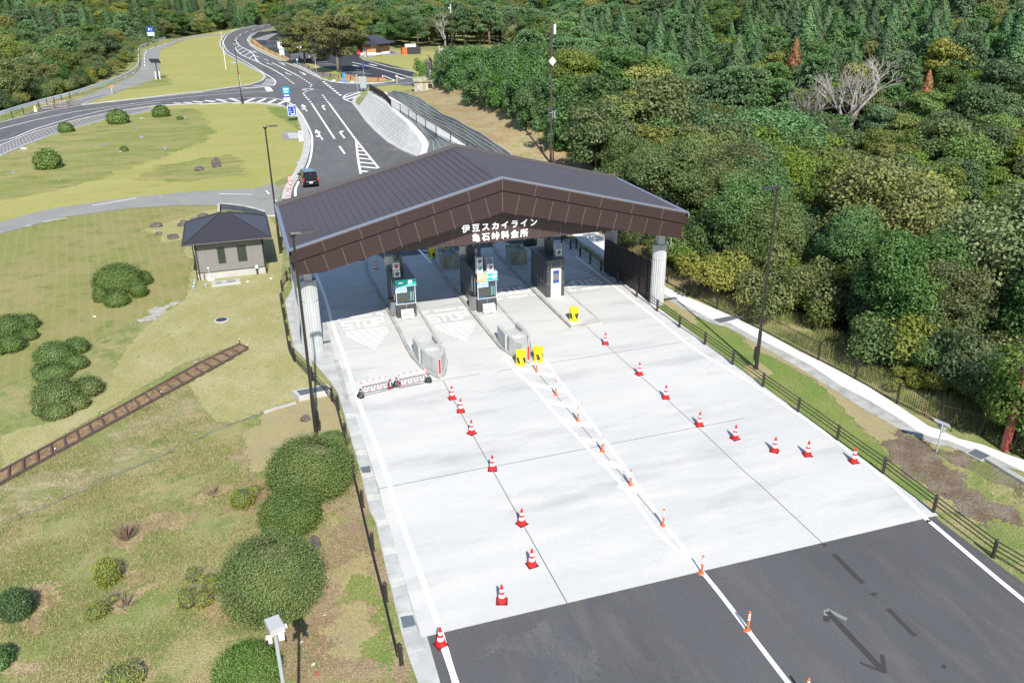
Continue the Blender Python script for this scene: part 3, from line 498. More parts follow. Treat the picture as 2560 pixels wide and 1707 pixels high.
gore=[(1.73,167.68),(4.49,167.26),(7.36,164.82),(9.32,159.32),(10.07,153.13),(9.43,152.6),(7.31,157.14),(3.2,161.14),(0.56,162.22)]; hatch(m,gore,1.222,2.3,.7,Zm-.003)
nose=[(1.75,184.89),(5.0,184.18),(8.19,186.39),(9.2,192.01),(9.42,199.9),(7.95,202.62),(7.32,195.24),(6.23,190.44),(3.95,187.73)]; hatch(m,nose,R(10),2.6,.6,Zm-.003)
for i in range(6):
    a=[(-0.33,169.25),(-2.67,168.77),(-4.75,168.02),(-6.81,167.47),(-8.43,166.58),(-10.03,166.22)][i]; b=[(1.14,163.86),(-1.03,164.23),(-3.08,164.73),(-5.13,165.23),(-6.96,165.13),(-8.78,165.03)][i]; ribbon(m,[a,b],.6,Zm)
rib([(31.68,234.81),(35.79,211.6),(38.61,190.09)],.3); rib([(33.42,198.1),(33.88,190.45),(34.08,188.18),(33.27,185.32),(30.98,184.22),(26.83,185.47),(25.0,187.81)],.3); rib([(26.05,181.78),(31.99,183.79)],.25,sm=False); rib([(27.45,179.23),(36.46,180.86)],.25,sm=False)
for a,b in ([(30.68,225.95),(31.59,220.7)],[(35.12,227.44),(36.06,221.61)],[(35.73,194.75),(36.51,188.77)]): ribbon(m,[a,b],.5,Zm)
for k_ in range(9):
    a=[(31.44,203.04),(30.98,206.12),(30.56,208.86),(30.3,213.6),(29.93,217.87),(27.85,223.06),(27.27,228.5),(26.48,232.69),(25.84,238.56)][k_]; b=[(26.33,202.83),(27.65,206.31),(25.98,208.94),(25.74,213.6),(23.52,218.63),(22.86,223.84),(22.17,229.28),(21.92,233.19),(21.57,238.87)][k_]; ribbon(m,[a,b],.25,Zm)
for k_ in range(5):
    a=[(14.8,300.62),(15.66,315.59),(16.28,326.41),(15.22,307.93),(16.77,335.01)][k_]; ribbon(m,[(a[0]-2,a[1]+1),(a[0]+5,a[1]+.5)],.35,Zm)
for k_ in range(6):
    y=262+k_*4; ribbon(m,[(17+.3*k_,y-12),(24+.5*k_,y-12)],.3,Zm)
def arrow(x,y,h,kind,s=1.):
    c,sn=math.cos(h),math.sin(h)
    def T(P): return [(x+(a*.62*sn+b*c)*s*1.0,y+(-a*.62*c+b*sn*1.6)*s) for a,b in P]   # b forward, a to the right
    def ply(P): m.add([(*p,Zm) for p in (T(P) if poly_area(T(P))>0 else T(P)[::-1])],[tuple(range(len(P)))])
    if 'S' in kind: ply([(-.16,0),(.16,0),(.16,3.2),(-.16,3.2)]); ply([(-.62,3.2),(.62,3.2),(0,5)])
    for ch,d in (('L',-1),('R',1)):
        if ch in kind:
            if 'S' not in kind: ply([(-.17,0),(.17,0),(.17,2.6),(-.17,2.6)]); y0=2.6
            else: y0=1.2
            ply([(0,y0-.2),(d*.4,y0+.2),(d*.4,y0+.65),(0,y0+.5)]); ply([(d*.35,y0-.1),(d*.35,y0+.95),(d*.98,y0+.5)])
for (px,py),h,kd in (((11.63,146.42),PI/2,'SL'),((14.68,146.66),PI/2,'R'),((11.08,118.06),PI/2,'SL'),((14.07,118.19),PI/2,'R'),((12.92,214.53),-PI*.46,'L'),((16.27,214.57),-PI*.46,'SL'),((10.02,242.61),-PI*.44,'L'),((13.23,243.04),-PI*.44,'SL'),((6.86,288.0),-PI*.42,'R'),((7.71,288.64),-PI*.42,'SL')): arrow(px,py,h,kd,1.15)
for a,b in ([(-14.37,89.01),(-12.6,89.71)],[(-12.55,89.8),(-10.54,90.9)],[(-2.52,89.78),(0.71,88.23)],[(-2.77,85.11),(-1.71,84.34)],[(-0.67,83.01),(0.68,81.24)],[(2.1,89.56),(2.36,87.85)],[(2.65,85.68),(2.82,84.5)],[(-19.16,82.91),(-18.71,82.96)],[(-17.87,83.84),(-16.1,84.8)]): ribbon(m,[a,b],.14,Zm)
rib([(-20.52,237.05),(-18.84,236.96)],.3,sm=False); dashes(m,[(-20.4,245.42),(-22.82,277.98),(-24.19,305.35),(-19.51,338.72),(-10.26,383.18)],.2,Zm,6,5)
struct(m.build('road_markings',M_white))
# islands with kerb stones
def island(P,name='traffic_island',h=.17):
    b=MB(); b.prism(P,.02,h)
    c=(sum(p[0] for p in P)/len(P),sum(p[1] for p in P)/len(P))
    b.mi=1; I_=[]
    n=len(P)
    for i in range(n):
        p=Vector(P[i]); a=Vector(P[i-1]); d=Vector(P[(i+1)%n]); t=((p-a).normalized()+(d-p).normalized()).normalized(); I_.append(tuple(p+Vector((-t.y,t.x))*.2*(1 if poly_area(P)>0 else -1)))
    b.prism(I_,h-.02,h+.006); struct(b.build(name,[M_concd,M_conc]))
isl1=[(7.82,56),(7.85,47),(7.8,45.2),(7.84,43.4),(8.08,41.8),(8.45,40.6),(8.72,40.05),(8.95,40.15),(9.3,40.8),(9.68,42),(9.9,43.6),(9.9,47),(9.9,60),(9.8,61.5),(9.4,63),(8.9,64),(8.6,63.5),(8.1,62),(7.85,60)]
isl2=[(12.98,56),(12.95,48.4),(13.0,44.6),(13.05,42.9),(13.4,41.5),(13.75,40.7),(14,40.3),(14.25,40.5),(14.6,41.3),(15,43),(15.1,44.4),(15.1,50),(15.15,58),(15,61),(14.7,62.6),(14.3,63.6),(14,63.9),(13.6,63.2),(13.2,61.5),(13,59)]
isl3=[(18.1,56),(18.1,50),(18.12,44.35),(20.3,44.45),(20.3,50),(20.35,57),(20.3,60),(20.1,62),(19.7,63.6),(19.3,64.4),(18.9,63.8),(18.5,62.4),(18.2,60)]
for P in (isl1,isl2,isl3): island(P)
for P in ([(8.34,62.26),(9.17,62.15),(9.2,61.42),(8.35,61.37)],[(18.58,62.56),(19.25,62.47),(18.96,61.54),(18.57,61.39)]):
    g_=MB(); g_.prism(P,.02,.045); struct(g_.build('drain_grate',M_grate))

# ---------- toll gate canopy ----------
M_roof=mat('roof_metal',(.066,.050,.055),.52,.1,.45,var=.05,vs=.6)
M_roofe=mat('roof_edge',(.10,.085,.08),.45,.3)
M_flash=mat('pale_flashing',(.20,.22,.28),.35,.4)
M_fas=mat('brown_panel',(.029,.0155,.0145),.5,0,.4,var=.05,vs=.5)
M_fas2=mat('sign_panel_brown',(.048,.029,.027),.5,0,.4)
M_jnt=mat('panel_joint',(.13,.10,.085),.6)
M_black=mat('black_gap',(.012,.010,.010),.8)
M_sof=mat('soffit',(.10,.09,.085),.8)
M_col=mat('ribbed_column',(.37,.38,.375),.7,var=.1,vs=1.5,bump=.1,bs=12,stretch=(3,3,.4))
M_steelw=mat('white_steel',(.45,.46,.46),.4)
M_pipe=mat('grey_pipe',(.42,.45,.47),.35,.3)
M_led=mat('lit_letter',(.8,.8,.8),.4,emit=((.92,.96,1),.5))
XC,YF,YB,ZR=13.9,44.6,55.35,9.68
XL,XR,ZE=1.82,25.9,6.68
g=thing('toll_gate_canopy','large brown gabled metal canopy spanning the toll lanes, with white lettering on its front','canopy',(XC,50,0))
def GB(mb,name,mats,parent=g,**k):
    o=mb.build(name,mats,parent,**k); o.matrix_parent_inverse=Matrix.Translation((-XC,-50,0)) if parent is g else Matrix(); return o
sl=(ZR-ZE)/(XC-XL); slr=(ZR-6.6)/(XR-XC)
rf=MB(); n=31
for side,x0,k_ in ((-1,XL,sl),(1,XR,slr)):
    for i in range(n):
        a=XC+(x0-XC)*i/n; b=XC+(x0-XC)*(i+1)/n
        za=ZR-k_*abs(a-XC); zb=ZR-k_*abs(b-XC); st=.032
        rf.add([(a,YF+.1,za),(a,YB-.35,za),(b,YB-.35,zb+st),(b,YF+.1,zb+st)],[(0,1,2,3) if side>0 else (3,2,1,0)])
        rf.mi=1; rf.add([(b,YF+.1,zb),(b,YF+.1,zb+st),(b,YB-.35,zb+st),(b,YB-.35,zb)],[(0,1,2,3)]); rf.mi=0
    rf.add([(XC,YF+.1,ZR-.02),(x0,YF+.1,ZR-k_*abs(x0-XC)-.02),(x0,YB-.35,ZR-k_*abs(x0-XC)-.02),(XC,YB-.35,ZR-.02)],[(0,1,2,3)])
roof=GB(rf,'roof',[M_roof,mat('lap_riser',(.036,.029,.034),.6)])  # second material: darker tone on the step risers between the courses
def slope_strip(mb,y0,y1,zt,zb,xl=XL,xr=XR,dl=0,dr=0):
    "a bent board following the gable: top offset zt, bottom offset zb from the roof line"
    for x0,k_ in ((xl,sl),(xr,slr)):
        zc=ZR; ze=ZR-k_*abs(x0-XC)
        P=[(XC,zc+zb),(x0,ze+zb),(x0,ze+zt),(XC,zc+zt)]
        vs=[(x,y0,z) for x,z in P]+[(x,y1,z) for x,z in P]
        mb.add(vs,[(0,1,2,3),(7,6,5,4),(0,4,5,1),(1,5,6,2),(2,6,7,3),(3,7,4,0)])
v=MB(); slope_strip(v,YB-.42,YB,.15,-.1); v.mi=1; slope_strip(v,YB-.36,YB-.02,.157,.152); GB(v,'rear_verge',[M_roofe,M_roofe])
v=MB(); slope_strip(v,YF-.02,YF+.2,.10,.02); GB(v,'front_flashing',M_flash)
v=MB()
for x,k_ in ((XL,1),(XR,-1)):
    ze=ZE if k_>0 else 6.6
    v=MB(); v.prism([(x-.12,YF),(x+.1,YF),(x+.1,YB),(x-.12,YB)],ze-.22,ze+.05); GB(v,'eave_gutter',M_flash)
# fascia: upper band, groove, lower band
b=MB(); slope_strip(b,YF,YF+.1,.02,-.67); GB(b,'upper_fascia',M_fas)
b=MB(); slope_strip(b,YF+.08,YF+.12,-.6,-.76); GB(b,'fascia_groove',M_black)
lo=[(2.07,5.30),(3.55,5.30),(XC,7.72),(24.2,5.3),(25.58,5.0)]
b=MB()
for (a,za),(c,zc) in zip(lo,lo[1:]):
    f=lambda x:ZR-(sl if x<=XC else slr)*abs(x-XC)-.75
    P=[(a,za),(c,zc),(c,f(c)),(a,f(a))]
    b.add([(x,YF+.05,z) for x,z in P]+[(x,YF+.55,z) for x,z in P],[(0,1,2,3),(7,6,5,4),(0,4,5,1),(1,5,6,2),(2,6,7,3),(3,7,4,0)])
GB(b,'lower_fascia',M_fas)
jn=MB()
def jl(x,off0,off1,y):
    k_=-sl if x>XC else sl; z=ZR-(sl if x<=XC else slr)*abs(x-XC)
    sgn=1 if x<XC else (-1 if x>XC else 0)
    z0=z+off0; z1=max(z+off1,5.32 if x>3 else 5.32); dx=sgn*(z0-z1)*.24
    jn.add([(x-.012,y,z0),(x+.012,y,z0),(x+.012+dx,y,z1),(x-.012+dx,y,z1)],[(0,3,2,1)])
for i in range(-5,6):
    if XL<XC+i*2.06<XR: jl(XC+i*2.06,0,-.66,YF-.004)
for i in range(-11,12):
    x=XC+i*1.03
    if 2.3<x<25: jl(x,-.78,-1.93 if abs(i)<11 else -1.5,YF+.046)
v=MB(); slope_strip(jn,YF-.008,YF-.003,.0,-.03)
GB(jn,'panel_joints',M_jnt)
# recessed sign panel
b=MB(); f=lambda x:ZR-sl*abs(x-XC)-1.2
P=[(4.9,5.72),(22.9,5.62),(22.9,f(22.9)),(XC,f(XC)),(4.9,f(4.9))]
b.add([(x,45.75,z) for x,z in P]+[(x,46.05,z) for x,z in P],[(0,1,2,3,4),(9,8,7,6,5)]+[(i,5+i,5+(i+1)%5,(i+1)%5) for i in range(5)])
sp=GB(b,'sign_panel',M_fas2)
for i in range(-6,7):
    x=XC-.05+i*1.35; jn=MB(); jn.box(x-.01,x+.01,45.738,45.745,5.70,f(x)-.05); o=jn.build('panel_joint',M_jnt); o.parent=sp
zt=6.63
for i,chx in enumerate('伊豆スカイライン'):
    o=text_mesh(chx,.50,M_led,'sign_letter',g,(11.97+i*.598-XC,45.72-50,zt+.0),off=.004,ext=.03)
for i,chx in enumerate('亀石峠料金所'):
    o=text_mesh(chx,.50,M_led,'sign_letter',g,(12.57+i*.598-XC,45.72-50,6.02),off=.004,ext=.03)
# ceiling
b=MB(); slope_strip(b,YF+.5,YB-.3,-.25,-.32); GB(b,'ceiling',M_sof)
b=MB(); slope_strip(b,YB-.3,YB-.05,-.05,-1.6,xl=2.1,xr=25.6); GB(b,'rear_fascia',M_fas)
b=MB()
for x in (2.0,25.55): b=MB(); b.box(x-.05,x+.05,YF+.5,YB-.3,5.4,6.6); GB(b,'side_fascia',M_fas)
b=MB()
for y in (46.4,54.2):
    b=MB(); b.box(2.5,25.4,y-.15,y+.15,5.8,6.1); GB(b,'roof_beam',mat('dark_steel',(.06,.06,.065),.5,.3))
for x,y,hh in ((2.75,46.35,4.40),(25.15,46.55,4.15),(2.75,54.2,4.4),(25.2,54.2,4.3)):
    b=MB(); nn=40; prof=[]
    vs=[];fs=[]
    for z in (0,3.28,3.3,hh):
        for i in range(nn):
            a=2*PI*i/nn; r=.46 if i%2 else .42
            vs.append((x+r*math.cos(a),y+r*math.sin(a),z))
    for k_ in range(3):
        for i in range(nn): jx=(i+1)%nn; fs.append((k_*nn+i,k_*nn+jx,(k_+1)*nn+jx,(k_+1)*nn+i))
    fs.append(tuple(range(3*nn,4*nn))); b.add(vs,fs); b.lathe((x,y,3.2),[(.462,0),(.470,.01),(.470,.04),(.462,.05)],40)
    c=GB(b,'column',M_col)
    b=MB(); b.box(x-.22,x+.22,y-.22,y+.22,hh,6.0); b.box(x-.3,x+.3,y-.3,y+.3,hh,hh+.04); d=b.build('column_head',M_steelw,c)
b=MB()
for x,y in ((1.95,47.4),(2.15,46.9)): b=MB(); b.path([(x,y,0),(x,y,6.2)],.055); b.box(x-.08,x+.08,y-.08,y+.08,2.5,2.56); b.box(x-.08,x+.08,y-.08,y+.08,4.4,4.46); GB(b,'downpipe',M_pipe)
b=MB(); b.path([(25.72,46.2,4.0),(25.72,46.2,6.0)],.05)
GB(b,'downpipe',M_pipe)
# ---------- toll booths ----------
M_bw=mat('booth_panel',(.058,.062,.068),.35,.2,.5,var=.08,vs=1)
M_br=mat('booth_roof',(.085,.09,.10),.35,.4)
M_alu=mat('aluminium',(.62,.64,.66),.3,.5)
M_glass=mat('booth_glass',(.018,.035,.055),.08,0,.8)
M_glass2=mat('window_screen',(.05,.055,.045),.5)
M_gs=mat('green_sign',(.0,.42,.33),.4); M_os=mat('orange_sign',(.80,.30,.10),.4); M_bs=mat('blue_sign',(.10,.32,.62),.4)
M_sw=mat('sign_white',(.85,.85,.85),.5)
M_lh=mat('signal_housing',(.60,.62,.64),.4)
M_red=mat('red_lens',(.22,.03,.03),.25); M_redl=mat('lit_red_lens',(.32,.03,.03),.3,emit=((1,.03,.02),.02)); M_grn=mat('green_lens',(.01,.20,.13),.25); M_drk=mat('dark_lens',(.06,.065,.06),.3)
M_off=mat('off_white_plastic',(.68,.67,.62),.5)
Wb=1.27
def signal(parent,x,y,z,lens,frame=False):
    s_=MB(); s_.box(x-.2,x+.2,y,y+.14,z,z+.46); h=s_.build('signal_light',M_lh,parent)
    l=MB(); l.tube((x,y-.012,z+.23),(x,y+.01,z+.23),.135,n=16); l.build('lens',lens,h)
    v=MB(); n=10
    for i in range(n):
        a0=PI*.05+PI*.9*i/n; a1=PI*.05+PI*.9*(i+1)/n; r=.155
        v.add([(x+r*math.cos(a0),y,z+.23+r*math.sin(a0)),(x+r*math.cos(a1),y,z+.23+r*math.sin(a1)),(x+r*math.cos(a1),y-.17,z+.21+r*math.sin(a1)),(x+r*math.cos(a0),y-.17,z+.21+r*math.sin(a0))],[(0,1,2,3)])
    v.build('visor',M_lh,h)
    return h
def ductbox(parent,x,y,z0,h,tall,rr=.1):
    b=MB(); b.box(x-.25,x+.25,y-.22,y+.22,z0,z0+h); b.build('duct_box',M_bw,parent)
    b=MB(); b.tube((x,y,z0+h),(x,y,z0+h+tall),rr,n=12); b.lathe((x,y,z0+h+tall-.05),[(rr,0),(.2,.05),(.2,.36),(.15,.42)],14); b.build('exhaust_pipe',mat('dark_pipe',(.05,.045,.045),.5),parent)
def booth(x,y,D,label,door=False,z0=.16,H=2.55):
    t=thing('toll_booth',label,'toll booth',(x,y,z0),group='toll booths under the canopy')
    b=MB(); b.box(0,Wb,.0,D,0,H-.05)
    if not door: b=MB(); b.box(0,Wb,0,D,0,.93); b.box(.02,Wb-.02,.05,D,.93,2.12); b.box(0,Wb,0,D,2.12,H-.05); b.box(0,Wb,1.3,D,.93,2.12)
    wall=b.build('wall',M_bw,t)
    jn=MB()
    k_=.5
    while k_<D-.2:
        jn.box(-.006,-.001,k_-.012,k_+.012,.05,H-.1); jn.box(Wb+.001,Wb+.006,k_-.012,k_+.012,.05,H-.1); k_+=.62
    jn.box(-.007,-.002,0,D,.92,.95); jn.box(Wb+.002,Wb+.007,0,D,.92,.95)
    jn.box(Wb/2-.012,Wb/2+.012,-.006,-.001,.02,.9 if not door else .02+.01); jn.box(0,Wb,-.007,-.002,0,.03)
    if door:
        jn.box(0,Wb,-.007,-.002,.98,1.0); jn.box(.3,.33,-.006,-.001,.95,H-.1); jn.box(.99,1.02,-.006,-.001,2.05,H-.1); jn.box(0,Wb,-.007,-.002,2.13,2.16)
    jn.build('panel_joints',mat('thin_joint',(.34,.34,.32),.5,.3),t)
    b=MB(); b.box(-.05,Wb+.05,-.05,D+.05,H-.05,H+.08); r=b.build('roof',M_br,t)
    b=MB(); b.box(.02,Wb-.02,.02,D-.02,H+.08,H+.084); b.build('roof_sheet',mat('roof_membrane',(.10,.115,.14),.5,.2,var=.15,vs=1),t)
    return t
t1=booth(8.2,49.3,3.1,'toll booth under a full green name board, nearest the left column')
t2=booth(13.35,48.55,4.4,'longer toll booth with an orange and green name board')
t3=booth(18.48,49.65,3.2,'dark toll booth with a white end door and no name board',door=True)
def front_kit(t,two):
    b=MB(); b.box(-.02,Wb+.02,-.02,.03,.92,.97); b.box(-.02,Wb+.02,-.02,.03,2.1,2.16)
    for x in (0,Wb-.05): b.box(x,x+.05,-.01,.04,.97,2.1)
    b.box(-.02,.03,.04,1.35,2.1,2.16); b.box(-.02,.03,.04,1.35,.92,.97); b.box(-.02,.03,1.28,1.35,.3,2.1); b.box(-.02,.03,.62,.68,.97,2.1)
    b.build('window_frame',M_alu,t)
    b=MB(); b.box(.03,Wb-.03,.01,.03,.97,2.1); gl=b.build('front_window',M_glass,t)
    b=MB(); b.box(.06,.88,.002,.008,1.1,1.72); b.build('window_blind',M_glass2,gl)
    b=MB(); b.box(.92,.95,-.004,.006,1.1,1.75); b.box(1.0,1.03,-.004,.006,1.15,1.7); b.box(1.1,1.13,-.004,.006,1.1,1.75); b.build('curtain',mat('teal_curtain',(.2,.42,.42),.6),gl)
    b=MB(); b.box(.06,.5,-.003,.006,.99,1.05); b.build('desk_item',mat('blue_item',(.02,.12,.28),.5),gl)
    b=MB(); b.box(-.005,.02,.05,1.28,.97,2.1); b.build('side_window',M_glass,t)
    # rounded cash counter at the side
    b=MB(); n=10; P=[(0,.15)]+[(-.34*math.sin(PI*i/n),.85-.5*math.cos(PI*i/n)*1.0) for i in range(n+1)]+[(0,1.4)]
    b.prism([(x,y) for x,y in P],.02,.98); b.build('cash_counter',mat('brushed_steel',(.32,.32,.33),.28,.85),t)
    b=MB(); b.prism([(x*.9-.005,y) for x,y in P],.98,1.02); b.build('counter_top',M_black,t)
    b=MB(); 
    if two:
        b.prism([(-.02,-.09),(.66,-.09),(.66,-.03),(-.02,-.03)],2.16,2.62); o_=b.build('orange_board',M_os,t)
        text_mesh('ETCX',.36,mat('cream_letter',(.85,.72,.50),.5,emit=((1,.85,.6),.15)),'lettering',o_,(.31,-.094,2.38),ext=.004,off=.008,sx=.68)
        b=MB(); b.add([(.60,-.1,2.16),(Wb+.05,-.1,2.16),(Wb+.05,-.1,2.62),(.68,-.1,2.62),(.60,-.03,2.16),(Wb+.05,-.03,2.16),(Wb+.05,-.03,2.62),(.68,-.03,2.62)],[(0,1,2,3),(7,6,5,4),(0,4,5,1),(1,5,6,2),(2,6,7,3),(3,7,4,0)]); o_=b.build('green_board',M_gs,t)
        text_mesh('一',.28,M_led2,'lettering',o_,(.80,-.104,2.38),ext=.004,off=.012); text_mesh('般',.30,M_led2,'lettering',o_,(1.13,-.104,2.38),ext=.004,off=.010)
        b=MB(); b.box(-.04,Wb+.06,-.11,.3,2.62,2.70); b.build('board_cover',M_alu,t)
    else:
        b.box(-.02,Wb+.05,-.09,-.03,2.16,2.60); o_=b.build('green_board',M_gs,t)
        text_mesh('一',.28,M_led2,'lettering',o_,(.34,-.094,2.37),ext=.004,off=.012); text_mesh('般',.30,M_led2,'lettering',o_,(.94,-.094,2.37),ext=.004,off=.010)
    b=MB(); b.box(-.04,Wb+.06,-.12,-.02,2.13,2.165); b.build('board_sill',M_alu,t)
    b=MB(); b.box(.0,.70,-.04,-.012,1.72,2.10); o_=b.build('fare_board',M_bs,t)
    for i,s_ in enumerate(('二輪 250円','普通車 400円')): text_mesh(s_,.125,M_sw,'lettering',o_,(.35,-.043,2.0-.19*i),ext=.002,off=.003)
    b=MB(); b.box(-.01,.71,-.03,-.010,1.71,2.11); b.build('fare_board_rim',M_sw,o_)
M_led2=mat('bright_letter',(.8,.85,.85),.5,emit=((.85,1,1),.5))
front_kit(t1,False); front_kit(t2,True)
signal(t1,.22,.25,2.68,M_drk); signal(t1,.20,.27,3.17,M_redl)
signal(t2,.22,.12,2.72,M_grn); signal(t2,.22,.12,3.2,M_drk); signal(t2,.93,.12,2.72,M_red)
signal(t3,1.05,.5,2.72,M_drk)
def frame(t,x,y,z0,z1):
    b=MB(); b.path([(x-.22,y,z0),(x-.22,y,z1),(x+.22,y,z1),(x+.22,y,z0)],.014); b.build('signal_bracket',M_alu,t)
frame(t1,.2,.45,2.6,3.7); frame(t2,.22,.3,2.6,3.7); frame(t2,.93,.3,2.6,3.55); frame(t3,1.05,.68,2.6,3.5)
ductbox(t1,.55,1.5,2.63,1.0,.9); ductbox(t2,.42,.9,2.63,.9,1.2); ductbox(t2,.40,3.0,2.63,1.0,2.0,.13); ductbox(t3,.85,1.9,2.63,.9,1.5)
def back_signal(t,x,y):
    b=MB(); b.box(x-.22,x+.22,y,y+.1,2.75,3.3); h=b.build('rear_signal',M_off,t); b=MB(); b.path([(x-.26,y+.05,2.6),(x-.26,y+.05,3.4),(x+.26,y+.05,3.4),(x+.26,y+.05,2.6)],.014); b.build('signal_bracket',M_alu,h)
back_signal(t1,.15,2.7); back_signal(t2,.2,4.0); back_signal(t3,.65,2.9)
# white end door of the third booth
b=MB(); b.box(.30,1.02,-.035,.0,.05,2.06); d=b.build('door',mat('white_door',(.66,.69,.72),.35),t3)
b=MB(); b.box(.44,.88,-.042,-.034,1.0,1.9); b.build('door_window',mat('blue_window',(.03,.06,.22),.2),d)
b=MB(); b.box(.445,.875,-.046,-.041,1.22,1.66); b.build('window_view',mat('grey_window',(.14,.145,.14),.3),d)
b=MB(); b.tube((.93,-.07,.92),(.93,-.035,.92),.02); b.tube((.93,-.07,.92),(.83,-.07,.92),.012); b.build('door_handle',M_alu,d)
for (x,y),lb in (((8.42,48.86),'white outdoor air conditioner unit against the green boarded toll booth'),((13.6,48.1),'white outdoor air conditioner unit against the orange and green boarded toll booth')):
    t=thing('air_conditioner',lb,'air conditioner',(x,y,.17),group='air conditioner units')
    b=MB(); b.box(0,.78,0,.3,.08,.63); b.build('casing',M_off,t)
    b=MB(); b.tube((.3,-.012,.36),(.3,.01,.36),.22,n=24); f_=b.build('fan_grille',mat('fan_dark',(.30,.30,.27),.6),t)
    b=MB()
    for rr in (.05,.1,.15,.2):
        for i in range(20): a0,a1=2*PI*i/20,2*PI*(i+1)/20; b.tube((.3+rr*math.cos(a0),-.016,.36+rr*math.sin(a0)),(.3+rr*math.cos(a1),-.016,.36+rr*math.sin(a1)),.006,n=4)
    b.build('fan_guard',M_off,f_)
    b=MB(); b.box(.08,.16,-.05,.35,0,.08); b.cut(); b.box(.62,.70,-.05,.35,0,.08); b.build_parts('foot',M_pipe,t)
    b=MB(); b.box(.6,.68,-.006,0,.52,.55); b.build('badge',M_black,t)
    b=MB(); b.path([(.78,.15,.3),(.86,.18,.28),(.86,.3,.1)],.03); b.build('hose',M_off,t)
# ---------- concrete nose blocks on the islands ----------
def block_front(ox,oy,label):
    t=thing('concrete_barrier',label,'barrier',(ox,oy,.17),group='concrete nose blocks on the island fronts')
    b=MB(); b.prism([(0,0),(0,1.55),(.17,1.62),(.22,0)],0,.95); b.prism([(.2,0),(.2,.22),(1.25,.3),(1.25,0)],0,.93); b.prism([(1.2,.0),(1.12,1.5),(1.32,1.6),(1.45,.05)],0,.95); b.prism([(.15,.2),(.15,1.35),(1.2,1.35),(1.25,.2)],0,.70); b.build('rear_block',M_conc2,t)
    b=MB(); P=[(.1,-.12),(1.28,-.12),(1.42,-.35),(1.22,-1.05),(.86,-1.85),(.66,-1.95),(.46,-1.55),(.1,-.45)]
    b.prism(P,0,.80)
    n=len(P); I_=[(.74+(x-.74)*.72,-.75+(y+.75)*.72) for x,y in P]
    for i in range(n):
        j_=(i+1)%n; b.add([(*P[i],.80),(*P[j_],.80),(*P[j_],.95),(*P[i],.95),(*I_[i],.80),(*I_[j_],.80),(*I_[j_],.95),(*I_[i],.95)],[(0,3,2,1),(4,5,6,7),(2,3,7,6)])
    b.build('nose_block',M_conc2,t)
    b=MB(); b.add([(.70,-1.975,.12),(.80,-1.955,.12),(.80,-1.945,.92),(.70,-1.965,.92),(.70,-1.93,.12),(.80,-1.91,.12),(.80,-1.90,.92),(.70,-1.92,.92)],[(0,1,2,3),(7,6,5,4),(0,4,5,1),(1,5,6,2),(2,6,7,3),(3,7,4,0)]); b.build('red_reflector',mat('red_strip',(.62,.01,.02),.4),t)
block_front(8.08,42.25,'grey concrete nose block with a red strip, in front of the green boarded booth')
block_front(13.22,42.35,'grey concrete nose block with a red strip, behind two yellow drums')
def block_back(ox,oy,label,w=1.25):
    t=thing('concrete_barrier',label,'barrier',(ox,oy,.17),group='concrete blocks at the island backs')
    b=MB(); b.prism([(0,0),(w,0),(w-.1,1.6),(.1,1.6)],0,.95); b.prism([(-.02,-.02),(.12,-.02),(.2,1.6),(.02,1.6)],.9,1.1); b.prism([(w-.12,-.02),(w+.02,-.02),(w-.02,1.6),(w-.2,1.6)],.9,1.1); b.prism([(.1,1.45),(w-.1,1.45),(w-.1,1.62),(.1,1.62)],.95,1.1); b.build('block',mat('stained_concrete',(.27,.28,.23),.9,var=.3,vs=2,stretch=(1,1,.3)),t)
    b=MB(); b.box(w*.25,w*.8,1.62,1.7,.75,.95); b.build('slot',M_black,t)
block_back(13.3,57.9,'stained concrete block at the back of the middle island'); block_back(18.4,57.1,'stained concrete block at the back of the right island'); 

# ---------- traffic cones, posts, drums ----------
M_cr=mat('cone_red',(.62,.02,.02),.4); M_cw=mat('cone_white',(.80,.78,.78),.4); M_cb=mat('cone_base',(.13,.008,.012),.6); M_cd=mat('cone_slot',(.25,.01,.01),.5)
def make_cone(loc,label):
    t=thing('traffic_cone',label,'traffic cone',loc,random.uniform(-.3,.9),'red and white traffic cones'); t.scale=(1.08,)*3
    b=MB(); b.box(-.19,.19,-.19,.19,0,.035); b.box(-.17,.17,-.17,.17,.035,.045); b.build('base',M_cb,t)
    b=MB()
    for k_,(m_,r0,z0,r1,z1) in enumerate([(0,.150,.045,.118,.24),(1,.112,.24,.092,.36),(0,.092,.36,.078,.45),(1,.078,.45,.062,.55),(0,.062,.55,.030,.70)]):
        b.mi=m_; b.lathe((0,0,0),[(r0,z0),(r1,z1)],20)
    b.mi=0
    for i in range(10): a=2*PI*i/10; b.tube((.155*math.cos(a),.155*math.sin(a),.045),(.126*math.cos(a),.126*math.sin(a),.21),.014,n=4)
    b.build('cone',[M_cr,M_cw],t)
    b=MB()
    for i in range(10): a=2*PI*(i+.5)/10; b.tube((.146*math.cos(a),.146*math.sin(a),.08),(.128*math.cos(a),.128*math.sin(a),.19),.016,n=4)
    b.build_parts('slot',M_cd,t) if 0 else b.build('slot',M_cd,t)
    return t
